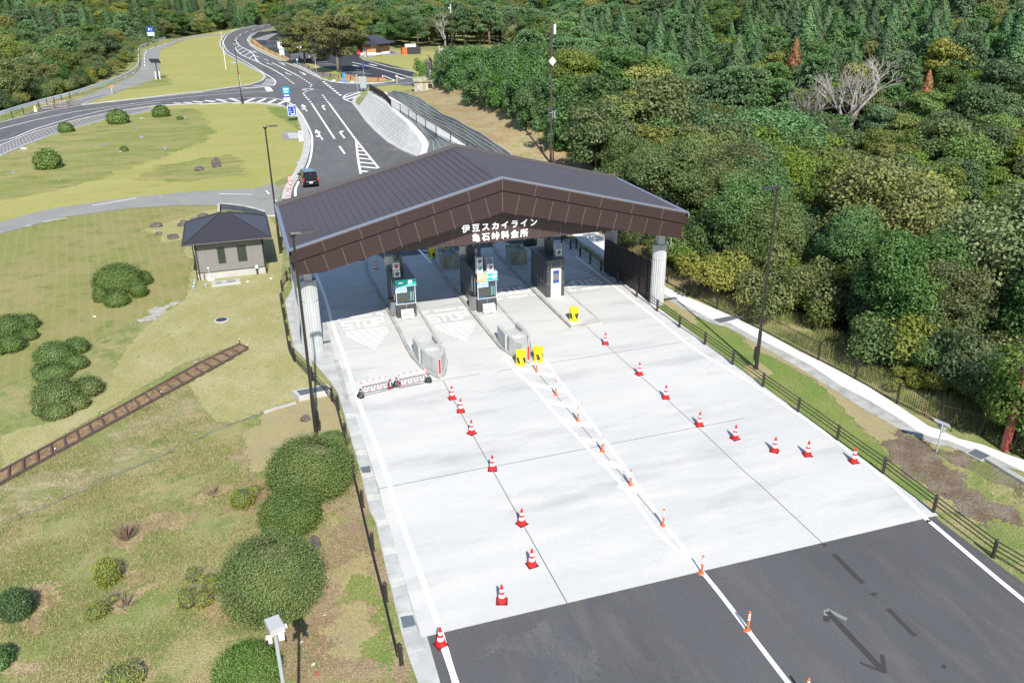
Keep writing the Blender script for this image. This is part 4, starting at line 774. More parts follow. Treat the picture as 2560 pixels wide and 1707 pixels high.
cones=[((8.83,37.68),'traffic cone nearest the pointed nose of the left island'),((8.89,36.15),'second traffic cone from the left island nose'),((8.82,33.85),'third traffic cone from the left island nose'),((8.83,30.45),'traffic cone alone in the middle of the left slab joint line'),
((8.77,26.21),'traffic cone on the left slab joint, third up from the asphalt'),((8.31,23.68),'traffic cone just left of the joint, second up from the asphalt'),((6.66,22.15),'traffic cone standing off the line near the front edge of the concrete'),((4.15,20.82),'traffic cone on the left white edge line where concrete meets asphalt'),
((19.2,41.51),'traffic cone nearest the right island, beyond its yellow drum'),((19.26,37.08),'second traffic cone from the right island'),((19.31,34.11),'third traffic cone from the right island'),((19.5,31.0),'traffic cone where two slab joints cross on the right'),
((20.43,29.31),'traffic cone just right of the slab joint crossing'),((21.52,27.74),'middle traffic cone of the slanting right row'),((22.73,26.96),'traffic cone last but one before the right rail fence'),((24.32,25.8),'traffic cone on the right white edge line beside the rail fence'),
((8.61,59.8),'traffic cone in the shade under the canopy by a drain grate'),((4.98,92.94),'farthest traffic cone of the bunch on the left kerb'),((4.73,92.82),'traffic cone tucked behind others on the left kerb, on its grass side'),((4.7,90.97),'second traffic cone from the far end of the kerb bunch'),
((4.41,88.89),'middle traffic cone of the bunch on the left kerb'),((4.07,85.68),'nearest traffic cone of the kerb bunch beside the canopy roof'),((32.35,192.0),'small lone traffic cone on the orange verge of the car park'),((18.82,63.28),'red cone foot seen just below the canopy sign')]
c0=make_cone(*cones[0])
for l,lb in cones[1:]: copy_tree(c0,l,random.uniform(-.4,1.),lb)
M_do=mat('post_orange',(.68,.13,.035),.4)
def make_del(loc,label):
    t=thing('delineator_post',label,'lane post',loc,0,'orange lane posts along the middle line')
    b=MB(); b.lathe((0,0,0),[(.14,0),(.14,.025),(.09,.06),(.04,.075)],18); b.build('base',M_do,t)
    b=MB()
    for m_,z0,z1 in ((0,.07,.47),(1,.47,.54),(0,.54,.58),(1,.58,.645),(0,.645,.685),(1,.685,.74),(0,.74,.78)): b.mi=m_; b.lathe((0,0,0),[(.046,z0),(.046,z1)],12)
    b.lathe((0,0,0),[(.04,.78),(.035,.81),(.015,.83)],12); b.mi=0; b.build('post',[M_do,M_cw],t); return t
dl=[((14.05,39.25),'orange lane post in front of the two yellow drums'),((14.06,36.28),'second orange lane post from the yellow drums'),((14.09,33.31),'third orange lane post from the yellow drums'),((14.07,30.3),'orange lane post by the middle cross joint'),((14.07,27.32),'fifth orange lane post, at the narrow end of the hatched strip'),((14.05,24.3),'orange lane post where the two white lines merge'),((14.03,21.25),'orange lane post on the edge between concrete and asphalt'),((14.0,18.19),'first orange lane post out on the dark asphalt'),((14.07,15.15),'orange lane post cut off by the bottom of the photo')]
d0=make_del(*dl[0])
for l,lb in dl[1:]: copy_tree(d0,l,0,lb)
M_yel=mat('drum_yellow',(.80,.62,.01),.4); M_yb=mat('drum_dark_stripe',(.045,.03,.015),.6)
def drum(loc,label,rz=0,v=False,z=.0):
    t=thing('crash_drum',label,'drum',(*loc,z),rz,'yellow drums with dark stripes')
    b=MB(); b.lathe((0,0,0),[(.29,0),(.30,.03),(.30,.09),(.28,.10)],28)
    n=48
    for k_ in range(13):
        for i in range(n):
            a0,a1=2*PI*i/n,2*PI*(i+1)/n; z0,z1=.10+.04*k_,.14+.04*k_; am=(a0+a1)/2
            dd=math.atan2(math.sin(am+PI/2),math.cos(am+PI/2)); ph=(abs(dd)*.55-.1 if v else dd*.55)-(.6-z0)*(1 if not v else -1)*.62
            b.mi=1 if 1<k_<11 and (ph*1.35+.1)%1<.5 else 0
            b.add([(.28*math.cos(a0),.28*math.sin(a0),z0),(.28*math.cos(a1),.28*math.sin(a1),z0),(.28*math.cos(a1),.28*math.sin(a1),z1),(.28*math.cos(a0),.28*math.sin(a0),z1)],[(0,1,2,3)])
    b.mi=0; b.lathe((0,0,0),[(.28,.62),(.295,.63),(.295,.80),(.28,.84),(.12,.86)],28); b.build('body',[M_yel,M_yb],t)
    b=MB(); b.lathe((0,0,.86),[(.1,0),(.1,.03)],14); b.build('cap',M_yel,t); return t
drum((13.55,40.5),'yellow striped drum just left of the red strip on the middle nose block'); drum((14.62,40.6),'yellow striped drum just right of the red strip on the middle nose block',1.9)
drum((18.72,45.3),'yellow striped drum with a V on the front of the right island',.3,True,.17); drum((13.3,61.3),'yellow striped drum in the shade behind the canopy, in front of the middle block',.9); drum((14.69,62.78),'half hidden yellow drum farthest behind the canopy',2.2)
# ---------- pipe barricades and sandbags ----------
M_bk=mat('black_pipe',(.02,.022,.022),.5); M_bag=mat('black_bag',(.012,.02,.018),.55,bump=.5,bs=10)
def barricade(a,b_,label,h=.78,group='red and white pipe barricades'):
    a=Vector(a);e=Vector(b_); L=(e-a).length; t=thing('barricade',label,'barricade',(a.x,a.y,.03),math.atan2(e.y-a.y,e.x-a.x),group)
    m_=MB(); 
    def pipe(P,col0=0):
        k_=col0
        for p,q_ in zip(P,P[1:]):
            p=Vector(p);q_=Vector(q_); n=max(1,int((q_-p).length/.17))
            for i in range(n): m_.mi=1 if k_%2 else 0; m_.tube(p.lerp(q_,i/n),p.lerp(q_,(i+1)/n),.02,n=6); k_+=1
    pipe([(0,0,0),(.0,.06,h-.12),(.1,.07,h),(L-.1,.07,h),(L,.06,h-.12),(L,0,0)]); pipe([(0,.02,.2),(L,.02,.2)],1)
    m_.mi=0
    for i in range(1,9):
        x=L*i/9; m_.tube((x,.02,.2),(x,.055,.4),.012,n=5); m_.mi=1; m_.tube((x,.055,.4),(x,.06,.5),.012,n=5); m_.mi=0; m_.tube((x,.06,.5),(x,.07,h),.012,n=5)
    m_.build('front_frame',[M_cw,M_cr],t)
    m_=MB(); m_.path([(0,-.02,0),(0,.04,.42),(.08,.05,.5),(L-.08,.05,.5),(L,.04,.42),(L,.5,0)],.014); m_.path([(0,-.03,.02),(L,-.03,.02)],.014); m_.path([(0,.04,.5),(0,.5,0)],.014); m_.build('rear_leg',M_bk,t)
    return t
barricade((4.42,39.5),(6.0,39.75),'left red and white pipe barricade closing the first lane'); barricade((6.45,39.75),(8.02,39.95),'right red and white pipe barricade closing the first lane')
def sandbag(loc,label,s=1.):
    t=thing('sandbag',label,'sandbag',(*loc,.03),random.uniform(0,6),'dark tied sandbags'); b=MB()
    b.lathe((0,0,0),[(.12*s,0),(.21*s,.05*s),(.22*s,.14*s),(.15*s,.26*s),(.06*s,.36*s),(.03*s,.41*s),(.06*s,.46*s),(.07*s,.5*s)],11)
    for i,v_ in enumerate(b.v): b.v[i]=(v_[0]*(1+.18*math.sin(i*2.3)),v_[1]*(1+.18*math.cos(i*1.7)),v_[2])
    b.build('bag',M_bag,t); b=MB(); b.lathe((0,0,.40*s),[(.045,0),(.045,.03)],8); b.build('tie',M_cw,t)
for p,lb in (((4.35,39.35),'sandbag at the left end of the left barricade'),((6.02,39.95),'sandbag at the right end of the left barricade'),((6.38,40.05),'sandbag at the left end of the right barricade'),((8.1,39.95),'sandbag at the right end of the right barricade')): sandbag(p,lb,.95)
barricade((20.26,63.54),(21.59,62.89),'far barricade left of two black sandbags, seen under the canopy',.9,'far barricades behind the canopy'); barricade((22.01,62.63),(23.11,62.79),'far barricade right of two black sandbags, seen under the canopy',.9,'far barricades behind the canopy')
sandbag((21.31,61.87),'left one of the two black sandbags behind the canopy',1.6); sandbag((21.76,61.85),'right one of the two black sandbags behind the canopy',1.6)
barricade((-31.27,165.17),(-29.63,165.82),'left one of the two barricades on the old road stub',1.2,'barricades on the old road stub'); barricade((-29.29,167.01),(-27.73,167.74),'right one of the two barricades on the old road stub',1.2,'barricades on the old road stub')
t=thing('marker_block','yellow and dark striped marker block at the old road stub','marker',(-32.04,163.87)); b=MB(); 
for i in range(5): b.mi=i%2; b.lathe((0,0,i*.2),[(.28-.03*i,0),(.25-.03*i,.2)],10)
b.build('body',[M_yel,M_cw],t)
# ---------- lamp posts ----------
M_lp=mat('lamp_brown',(.030,.024,.021),.45,.2)
def lamp(loc,h,hd,label,z=0,group='tall brown lamp posts'):
    t=thing('lamp_post',label,'lamp post',(*loc,z),hd,group)
    b=MB(); b.lathe((0,0,0),[(.16,0),(.16,.03),(.105,.05),(.10,2.2),(.075,2.4),(.055,h-.05)],14); b.build('pole',M_lp,t)
    b=MB(); b.box(.09,.2,-.09,.09,.55,1.35); b.build('control_box',M_lp,t)
    b=MB(); P=[(-.12,-.1),(.35,-.16),(.95,-.13),(.98,.13),(.35,.16),(-.12,.1)]
    b.prism(P,h+.02,h+.10,[(x*.9,y*.6) for x,y in P]); b.lathe((0,0,h-.14),[(.06,0),(.16,.1),(.17,.17)],12); b.build('lamp_head',M_lp,t)
    b=MB(); b.box(.35,.9,-.1,.1,h+.0,h+.02); b.build('lens',M_alu,t); return t
lamp((1.72,35.98),10,R(8),'tall lamp post in front of the left end of the canopy')
lamp((25.71,35.64),10.15,R(187),'tall lamp post on the grass strip between rail fence and white walkway')
lamp((2.09,66.77),9.9,R(5),'tall lamp post behind the small hut with the hip roof'); lamp((1.65,160.08),10.5,R(20),'tall lamp post at the road junction far left of the centre')
lamp((27.35,72),9.25,R(180),'lamp post rising behind the right side of the canopy roof'); lamp((23.98,196.03),10.9,R(90),'lamp post in front of the large trees by the car park'); lamp((37.91,249.1),5.6,R(90),'short lamp post in front of the orange walled shop')
# ---------- low rail fences ----------
M_rail=mat('rail_brown',(.032,.024,.022),.5,.1)
def rail_fence(posts,label,z=0,side=0,h=.85,zs=(.36,.55,.74),r=.07,name='rail_fence'):
    o=posts[0]; t=thing(name,label,'fence',(*o[:2],0))
    for p in posts:
        zz=p[2] if len(p)>2 else z
        b=MB(); b.lathe((p[0]-o[0],p[1]-o[1],zz),[(r*1.3,0),(r*1.3,.02),(r,.03),(r,h-.05),(r*.6,h)],12); b.build('post',M_rail,t)
    P=[(p[0]-o[0],p[1]-o[1],p[2] if len(p)>2 else z) for p in posts]
    if side: 
        Q_=offs([(a,b_) for a,b_,_ in P],side); P=[(q_[0],q_[1],p[2]) for q_,p in zip(Q_,P)]
    for zz in zs: b=MB(); b.path([(x,y,zc+zz) for x,y,zc in P],.024); b.build('rail',M_rail,t)
    return t
rail_fence([(2.6,57.5)]+[(2.08,59.59),(1.59,57.47)],'short brown rail fence angled beside the left columns',side=-.08)
rail_fence([(1.42,54.94),(1.39,52.02),(1.36,49.25),(1.32,46.33),(1.43,45.16),(2.15,42.27),(2.89,39.44),(3.06,38.38),(3.03,35.37),(2.97,32.45),(2.92,29.45),(2.85,26.44),(2.82,23.47),(2.76,20.4)],'long brown rail fence along the left side of the concrete apron',side=-.11)
rp=[(25.25,66.5),(25.0,62.8),(24.8,59.8)]+[(24.21,61.59),(24.23,59.67),(24.26,57.72),(24.3,55.82),(24.37,53.95),(24.49,51.19),(24.46,48.11),(24.54,45.26),(24.58,42.35),(24.7,39.48),(24.75,36.52),(24.77,33.57),(24.81,30.58),(24.85,27.62),(24.9,24.61),(24.81,21.58),(24.75,18.56)]+[(25.6,13.2),(25.9,10)]
seen=[]
for p in rp:
    if not seen or math.dist(p,seen[-1])>1.2: seen.append(p)
rail_fence(seen,'long black rail fence along the right side of the concrete apron',side=.04)
# parking fence of short posts
pf=[(19.67,432.24),(15.5,405.19),(12.43,384.68),(9.99,356.34),(9.07,324.63),(9.92,305.72),(11.16,291.2),(12.42,280.32),(13.6,270.16),(14.88,258.42),(16.06,247.57),(17.02,235.77),(17.89,228.34),(18.63,220.39),(19.35,211.72),(20.18,202.74),(21.27,198.21),(22.71,194.96),(24.79,191.01),(27.01,188.56),(30.07,186.76)]
rail_fence([(x+.4,y) for x,y in pf],'low post and rail fence curving along the far car park',h=1.0,zs=(.45,.8),r=.09)
# far left steel guardrail
gp=[(-38.44,155.15),(-36.37,158.33),(-34.79,164.83),(-32.99,171.59),(-30.91,178.23),(-29.48,182.38),(-27.81,188.88),(-26.19,195.55),(-24.74,202.16),(-23.45,209.64),(-22.39,217.04),(-21.63,226.65),(-21.77,242.59),(-22.94,261.36),(-24.85,283.43),(-26.42,309.11),(-25.57,322.88),(-23.81,337.56),(-22.33,350.36),(-21.07,360.6)]
t=thing('guardrail','long white steel guardrail along the trees at the far left','guardrail',(*gp[0],0)); o_=gp[0]
for i,p in enumerate(gp):
    b=MB(); b.tube((p[0]-o_[0],p[1]-o_[1],0),(p[0]-o_[0],p[1]-o_[1],.85),.07); b.build('post',M_off,t)
for zz in (.45,.75):
    b=MB(); sp_=spline([(x-o_[0]+.1,y-o_[1]-.1) for x,y in gp],4); ribbon(b,[(x,y,zz) for x,y in sp_],.12,zz,.26); b.build('beam',mat('galvanised',(.66,.68,.70),.5,.1),t)
rail_fence([(-34.4,157.54),(-33.43,161.35),(-32.41,169.26),(-31.41,171.27),(-30.72,174.32),(-30.0,177.5),(-29.04,180.71)],'dark post fence in front of the guardrail at the far left',h=1.1,zs=(),r=.08)
# ---------- tall balustrade on the right ----------
bp_=[(29.0,66),(28.6,60),(28.2,55)]+[(27.75,49.97),(27.95,47.24),(28.41,44.33),(28.93,41.62),(29.19,40.99),(29.61,35.43),(29.95,32.72),(30.11,29.75),(30.48,27.27),(31.58,25.8),(31.41,24.82)]
o_=bp_[0]; t=thing('balustrade','tall brown balustrade with upright bars between white walkway and trees','fence',(*o_,0))
bpp=[bp_[0]]
for p in bp_[1:]:
    if math.dist(p,bpp[-1])>1.3: bpp.append(p)
for p in bpp: b=MB(); b.box(p[0]-o_[0]-.04,p[0]-o_[0]+.04,p[1]-o_[1]-.04,p[1]-o_[1]+.04,0,1.15); b.build('post',M_rail,t)
for a,c_ in zip(bpp,bpp[1:]):
    b=MB(); L=math.dist(a,c_); n=max(2,int(L/.125)); A=Vector((a[0]-o_[0],a[1]-o_[1],0)); Cc=Vector((c_[0]-o_[0],c_[1]-o_[1],0))
    for zz in (.12,1.08): b.tube(A+Vector((0,0,zz)),Cc+Vector((0,0,zz)),.022,n=4)
    for i in range(1,n): p=A.lerp(Cc,i/n); b.tube(p+Vector((0,0,.12)),p+Vector((0,0,1.08)),.0095,n=4,cap=False)
    b.build('bar_panel',M_rail,t)
b2=[(31.57,24.17),(31.97,24.09),(31.95,23.34)]
rail_fence([(31.63,24.09),(31.69,23.53),(31.74,22.78)],'short end of brown fence beside the red lamp pole',h=1.1,zs=(.2,.4,.6,.8,1.05),r=.04)
# dark solid screen beside the right column
t=thing('screen_wall','dark brown solid panel screen behind the right column','screen',(24.45,53.6,0)); b=MB(); A=Vector((0,0,0)); E_=Vector((.75,-6.6,0)); n=7
for i in range(n):
    p=A.lerp(E_,i/n); q_=A.lerp(E_,(i+1)/n); b=MB(); d_=Vector((.03,0,0)); 
    b.prism([(p.x-.03,p.y-.02),(q_.x-.03,q_.y+.02),(q_.x+.03,q_.y+.02),(p.x+.03,p.y-.02)],.1,2.62); b.build('panel',mat('screen_panel',(.022,.018,.018),.4,.1),t)
    b=MB(); b.box(q_.x-.07,q_.x+.07,q_.y-.05,q_.y+.05,0,2.68); b.build('post',M_rail,t)
b=MB(); b.path([(-.06,0,1.35),(E_.x-.06,E_.y,1.35)],.02); b.build('rail',M_rail,t)
# ---------- small hut ----------
M_hw=mat('hut_siding',(.175,.166,.157),.7,var=.07,vs=1.2,stretch=(1,1,14),bump=.15,bs=6); M_hr=mat('hut_roof',(.050,.046,.056),.42,.3,var=.05,vs=1)
t=thing('hut','small square hut with grey siding and dark hip roof','hut',(-4.05,61.95,0)); W_,D_=4.75,5.2
b=MB(); b.box(0,W_,0,D_,0,.52); b.build('base',mat('hut_base',(.36,.355,.33),.85,var=.08,vs=1,bump=.1,bs=10),t)
b=MB(); b.box(.03,W_-.03,.03,D_-.03,.52,2.85); w_=b.build('wall',M_hw,t)
b=MB(); b.box(0,W_,0,D_,.50,.56); b.build('sill_band',mat('dark_trim',(.05,.045,.04),.6),t)
b=MB()
for x in (.78,3.9): b.box(x-.008,x+.008,.024,.029,.57,2.8)
b.build('siding_joint',mat('siding_joint',(.13,.11,.10),.7),w_)
b=MB(); x0,x1,y0,y1,ze,za=-.62,W_+.62,-.55,D_+.65,2.92,4.25; ax0,ax1,ay=2.12,2.65,2.6
b.add([(x0,y0,ze),(x1,y0,ze),(x1,y1,ze),(x0,y1,ze),(ax0,ay,za),(ax1,ay,za)],[(0,1,5,4),(1,2,5),(2,3,4,5),(3,0,4)]); b.prism([(x0,y0),(x1,y0),(x1,y1),(x0,y1)],ze-.1,ze-.001); rr=b.build('roof',M_hr,t)
b=MB(); b.mi=0
for k_ in range(1,11):
    u=k_/11; L0=Vector((x0,y0,ze)).lerp(Vector((ax0,ay,za)),u); L1=Vector((x1,y0,ze)).lerp(Vector((ax1,ay,za)),u); b.box(L0.x,L1.x,L0.y-.02,L0.y,L0.z,L0.z+.012)
b.build('roof_lap',mat('lap_dark',(.03,.028,.03),.6),rr)
b=MB()
for c in ((x0,y0),(x1,y0),(x1,y1),(x0,y1)): b.path([(*c,ze+.02),((ax0 if c[0]<2 else ax1),ay,za+.02)],.045)
b.build('hip_cap',M_hr,rr)
for P_ in ([(x0,y0-.06),(x1,y0-.06)],[(x0-.06,y0),(x0-.06,y1)],[(x1+.06,y0),(x1+.06,y1)],[(x0,y1+.06),(x1,y1+.06)]):
    b=MB(); b.tube((*P_[0],ze-.06),(*P_[1],ze-.06),.06,n=8); b.build('gutter',M_rail,t)
for x,y in ((-.06,-.05),(.12,-.07),(W_+.07,-.05),(W_+.07,D_)): b=MB(); b.path([(x,y,0),(x,y,2.5),(x,y-.25,2.85)],.04); b.build('downpipe',M_rail,t)
for x0_,x1_ in ((1.62,2.02),(3.0,3.52)):
    b=MB(); b.box(x0_-.06,x1_+.06,.0,.04,1.12,1.18); b.box(x0_-.06,x1_+.06,.0,.04,2.24,2.3); b.box(x0_-.06,x0_,.0,.04,1.18,2.24); b.box(x1_,x1_+.06,.0,.04,1.18,2.24); f_=b.build('window',mat('window_trim',(.035,.028,.024),.5),t)
    b=MB(); b.box(x0_,x1_,.018,.028,1.18,2.24); b.build('pane',mat('hut_glass',(.03,.038,.034),.08,0,.6),f_)
b=MB(); b.box(4.02,4.26,-.2,.0,.5,.75); b.build('outlet_box',M_off if 0 else mat('grey_box',(.42,.43,.42),.5),t); b=MB(); b.box(4.08,4.22,-.08,.0,0,.5); b.build('cable_duct',M_rail,t)
b=MB(); b.path([(.42,-.06,0),(.42,-.06,.6)],.05); b.build('vent_pipe',mat('taupe_pipe',(.14,.12,.10),.5),t)
t=thing('pump_unit','small white pump box with a round gauge on the grass at the hut wall','pump',(-3.29,61.65)); b=MB(); b.box(-.12,.12,-.12,.12,0,.35); b.box(.12,.32,-.1,.08,0,.18); b.build('casing',M_off,t); b=MB(); b.path([(.1,.1,.1),(.02,.2,.85)],.012); b.lathe((.02,.2,.85),[(.07,0),(.09,.05),(.05,.1)],12); b.build('gauge',M_cw,t)
t=thing('tank_cover','pale concrete slab with two round lids in front of the hut','tank cover',(-3.13,60.02),R(3.5)); b=MB(); b.box(0,2.0,0,.95,0,.13); b.build('slab',M_kerb,t)
for x,r_ in ((.52,.27),(1.35,.36)): b=MB(); b.lathe((x,.5,.13),[(r_,0),(r_,.012)],28); b.build('lid',mat('lid_grey',(.30,.31,.31),.5,.3,var=.1,vs=6),t)
for (x,y),lb in (((-4.3,61.42),'back pipe stub of the three in a row at the hut corner'),((-4.32,60.84),'middle pipe stub of the three in a row at the hut corner'),((-4.35,60.06),'front pipe stub of the three in a row at the hut corner'),((-3.53,60.28),'blue grey pipe stub standing alone left of the concrete slab')):
    t=thing('pipe_stub',lb,'pipe stub',(x,y),0,'blue grey pipe stubs'); b=MB(); b.lathe((0,0,0),[(.075,0),(.075,.2)],14); b.build('pipe',mat('pvc_grey',(.25,.31,.36),.4),t); b=MB(); b.lathe((0,0,.2),[(.09,0),(.09,.06),(.07,.07)],14); b.build('cap',mat('pvc_cap',(.36,.42,.46),.4),t)
t=thing('manhole','round dark manhole lid in a pale concrete ring on the lawn','manhole',(*(-2.52,53.18),.02)); b=MB(); b.lathe((0,0,0),[(.47,0),(.47,.03),(.44,.04)],36); b.build('ring',M_kerb,t); b=MB(); b.lathe((0,0,.04),[(.35,0),(.35,.008)],36); b.build('lid',mat('iron_lid',(.06,.07,.075),.5,.4,var=.2,vs=20),t)
for p,lb in (((-10.41,56.62),'white cap in the grass below the big clipped bush'),((-12.78,52.51),'white cap in the grass above the middle clipped bushes'),((-0.68,60.42),'white cap in the grass right of the tank cover'),((0.99,60.6),'white cap in the grass right of the hut corner')):
    t=thing('ground_cap',lb,'cap',(*p,.02),0,'small white caps in the grass'); b=MB(); b.lathe((0,0,0),[(.1,0),(.1,.03),(.06,.045)],14); b.build('cap',M_cw,t); b=MB(); b.lathe((0,0,.045),[(.03,0),(.03,.01)],8); b.build('knob',M_pipe,t)
# low wall behind the hut
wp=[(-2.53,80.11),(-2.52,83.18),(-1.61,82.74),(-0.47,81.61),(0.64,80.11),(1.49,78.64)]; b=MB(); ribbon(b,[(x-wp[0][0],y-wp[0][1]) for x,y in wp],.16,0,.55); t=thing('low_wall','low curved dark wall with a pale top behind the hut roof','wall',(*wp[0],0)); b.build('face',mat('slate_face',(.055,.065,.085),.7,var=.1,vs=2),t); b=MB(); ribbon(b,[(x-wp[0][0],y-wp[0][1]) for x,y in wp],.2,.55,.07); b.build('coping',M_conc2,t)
# ---------- timber edged planting strip ----------
up_=[(-12.03,37.26),(-8.3,41.32),(-3.72,46.52),(-1.51,48.55)]; lo_=[(-11.82,36.22),(-7.86,40.48),(-2.96,45.66),(-1.05,47.76)]
t=thing('timber_edging','long ladder like planting strip of brown timber filled with soil','planting strip',(*up_[0],0)); ox,oy=up_[0]
sft=lambda P:[(x-ox,y-oy) for x,y in P]
ext=lambda P:[(P[0][0]-(P[1][0]-P[0][0])*.3,P[0][1]-(P[1][1]-P[0][1])*.3)]+P
U_=sft(ext(up_)); L_=sft(ext(lo_))
M_tim=mat('stained_timber',(.085,.058,.050),.8,var=.2,vs=5,bump=.2,bs=10)
b=MB(); ribbon(b,U_,.07,0,.18); b.build('side_board',M_tim,t); b=MB(); ribbon(b,L_,.07,0,.15); b.build('side_board',M_tim,t)
nb=24
for i in range(nb+1):
    a=along(U_,arc(U_)[-1]*i/nb)[0]; c=along(L_,arc(L_)[-1]*i/nb)[0]; b=MB(); b.tube((*a,.14),(*c,.14),.055,n=8); b.build('cross_board',M_tim,t)
b=MB(); P=U_+L_[::-1]; b.add([(x,y,.09) for x,y in P],[tuple(range(len(P)))[::-1]]); b.build('soil',mat('planting_soil',(.20,.13,.065),.95,var=.35,vs=5,bump=.8,bs=12),t)
for p,lb in (((-3.92,46.23),'upper edge, third from the top end'),((-8.23,41.38),'upper edge, half way down'),((-9.89,38.28),'lower edge, nearest the left side of the photo'),((-5.56,42.89),'lower edge, half way up'),((-1.5,48.87),'upper corner at the top end'),((-1.07,47.8),'lower corner at the top end')):
    t=thing('garden_stake','white topped stake, timber strip, '+lb,'stake',p,0,'stakes on the timber strip'); b=MB(); b.tube((0,0,0),(0,0,.3),.02,n=6); b.build('stem',M_rail,t); b=MB(); b.lathe((0,0,.3),[(.02,0),(.035,.02),(.02,.045)],8); b.build('head',M_cw,t)
# ---------- drain box and channel ----------
t=thing('drain_box','pale concrete drain box with a dark grate beside the rail fence','drain box',(*(1.14,39.69),0)); o_=(1.14,39.69)
P=[(1.14,39.69),(1.0,41.4),(2.84,41.6),(3.04,40.81,0.0),(1.58,40.26)]; P=[(x-o_[0],y-o_[1]) for x,y,*_ in P]; b=MB(); Pb=[(1.25,39.96),(0.98,40.67),(2.82,40.9),(3.0,40.16)]; Pb=[(x-o_[0],y-o_[1]) for x,y in Pb]; b.prism(Pb,-.05,.35); b.build('box',M_kerb,t)
Pg=[(1.36,39.97),(1.19,40.58),(2.77,40.72),(2.93,40.2)]; b=MB(); b.prism([(x-o_[0],y-o_[1]) for x,y in Pg],.345,.36); b.build('grate',mat('dark_grate',(.13,.16,.17),.5,.4),t)
b=MB(); ribbon(b,[(1.05,39.84),(0.03,39.54),(-0.56,39.26)],.2,.02,.06); struct(b.build('drain_channel',M_kerb)); b=MB(); ribbon(b,[(-0.56,39.23),(-1.09,39.07),(-1.73,38.8),(-2.83,38.3),(-4.09,37.32),(-5.13,36.58),(-7.14,35.45),(-8.09,34.81),(-8.74,34.36),(-9.76,33.73),(-10.44,33.53),(-11.18,33.04)],.12,.016,.012); struct(b.build('drain_channel',mat('mossy_channel',(.15,.16,.11),.95,var=.35,vs=1.5)))

# ---------- retaining wall, block slopes, fence above the north road ----------
M_blockw=mat('split_block_wall',(.47,.475,.455),.9,var=.12,vs=1.6,bump=.45,bs=3.0,stretch=(1,1,1))
M_cop=mat('coping',(.60,.60,.57),.8,var=.05,vs=1)
M_slab=layered('block_slope',[(.17,.18,.185),(.13,.14,.145),(.24,.24,.235)],[(1.2,.4,.6),(.5,.6,.7)],bs=6,fine=.2,bump=.5)
M_line=mat('mortar_line',(.30,.31,.30),.9)
bot=[(21.7,152.92),(20.18,147.93),(19.75,134.6),(19.4,123.63),(19.58,111.51),(20.02,107.27),(21.25,102.34)]
top=[(22.81,151.87,2.0),(22.32,143.27,2.6),(22.08,129.63,3.0),(21.45,120.41,3.05),(21.28,109.55,2.9),(21.8,103.64,1.5),(21.84,103.31,1.2)]
bk=[(23.08,153.03,2.0),(22.95,144.7,2.6),(22.59,129.42,3.0),(21.94,118.98,3.05),(21.91,108.78,2.9),(22.74,103.1,1.5),(22.81,102.67,1.2)]
t=thing('retaining_wall','pale rough block retaining wall curving beside the road behind the canopy','wall',(*bot[3],0)); o_=bot[3]
lc=lambda p,z=0:(p[0]-o_[0],p[1]-o_[1],p[2] if len(p)>2 else z)
b=MB(); n=len(bot)
B_=[along(bot,arc(bot)[-1]*i/30)[0] for i in range(31)]; T_=[along(top,arc(top)[-1]*i/30)[0] for i in range(31)]; K_=[along(bk,arc(bk)[-1]*i/30)[0] for i in range(31)]
for i in range(30): b.add([lc(B_[i]),lc(B_[i+1]),lc(T_[i+1]),lc(T_[i])],[(0,1,2,3)])
b.add([lc(B_[30]),(K_[30][0]-o_[0],K_[30][1]-o_[1],0),lc(K_[30]),lc(T_[30])],[(0,1,2,3)]); b.add([lc(B_[0]),(K_[0][0]-o_[0],K_[0][1]-o_[1],0),lc(K_[0]),lc(T_[0])],[(3,2,1,0)]); b.build('block_face',M_blockw,t)
b=MB()
for i in range(30):
    b.add([lc(T_[i]),lc(T_[i+1]),lc(K_[i+1]),lc(K_[i])],[(0,1,2,3)])
    k0,k1=lc(K_[i]),lc(K_[i+1]); b.add([k0,k1,(k1[0],k1[1],0),(k0[0],k0[1],0)],[(0,1,2,3)])
b.build('coping',M_cop,t)
b=MB(); 
for i in range(0,30):
    p,q_=lc(B_[i]),lc(T_[i])
    for k_ in range(1,8): 
        a=Vector(p).lerp(Vector(q_),k_/8); c=Vector(lc(B_[i+1])).lerp(Vector(lc(T_[i+1])),k_/8); b.add([a+Vector((-.02,0,.02)),c+Vector((-.02,0,.02)),c+Vector((-.02,0,.06)),a+Vector((-.02,0,.06))],[(0,1,2,3)])
b.build('block_courses',mat('course_grey',(.41,.415,.40),.9),t)
def grid_slope(label,lo,hi,nu,nv,name='block_slope'):
    "block paved bank between two 3-D lines with mortar lines"
    o_=lo[0]; t=thing(name,label,'paved bank',(o_[0],o_[1],0)); L0=arc(lo)[-1]; L1=arc(hi)[-1]; G=[]
    for i in range(nu+1):
        a=along(lo,L0*i/nu)[0]; c=along(hi,L1*i/nu)[0]
        G.append([Vector((a[0]+(c[0]-a[0])*j/nv-o_[0],a[1]+(c[1]-a[1])*j/nv-o_[1],a[2]+(c[2]-a[2])*j/nv+.05*math.sin(i*1.1+j*2))) for j in range(nv+1)])
    b=MB()
    for i in range(nu):
        for j in range(nv): b.add([G[i][j],G[i+1][j],G[i+1][j+1],G[i][j+1]],[(0,1,2,3)])
    b.build('block_field',M_slab,t); b=MB(); U=Vector((0,0,.03))
    for j in range(0,nv+1):
        for i in range(nu): b.tube(G[i][j]+U,G[i+1][j]+U,.05,n=4,cap=False)
    b.build('long_joint',M_line,t); b=MB()
    for i in range(0,nu+1,1):
        for j in range(nv):
            if (i+j)%2: b.tube(G[i][j]+U,G[i][j+1]+U,.028,n=4,cap=False)
    b.build('cross_joint',M_line,t)
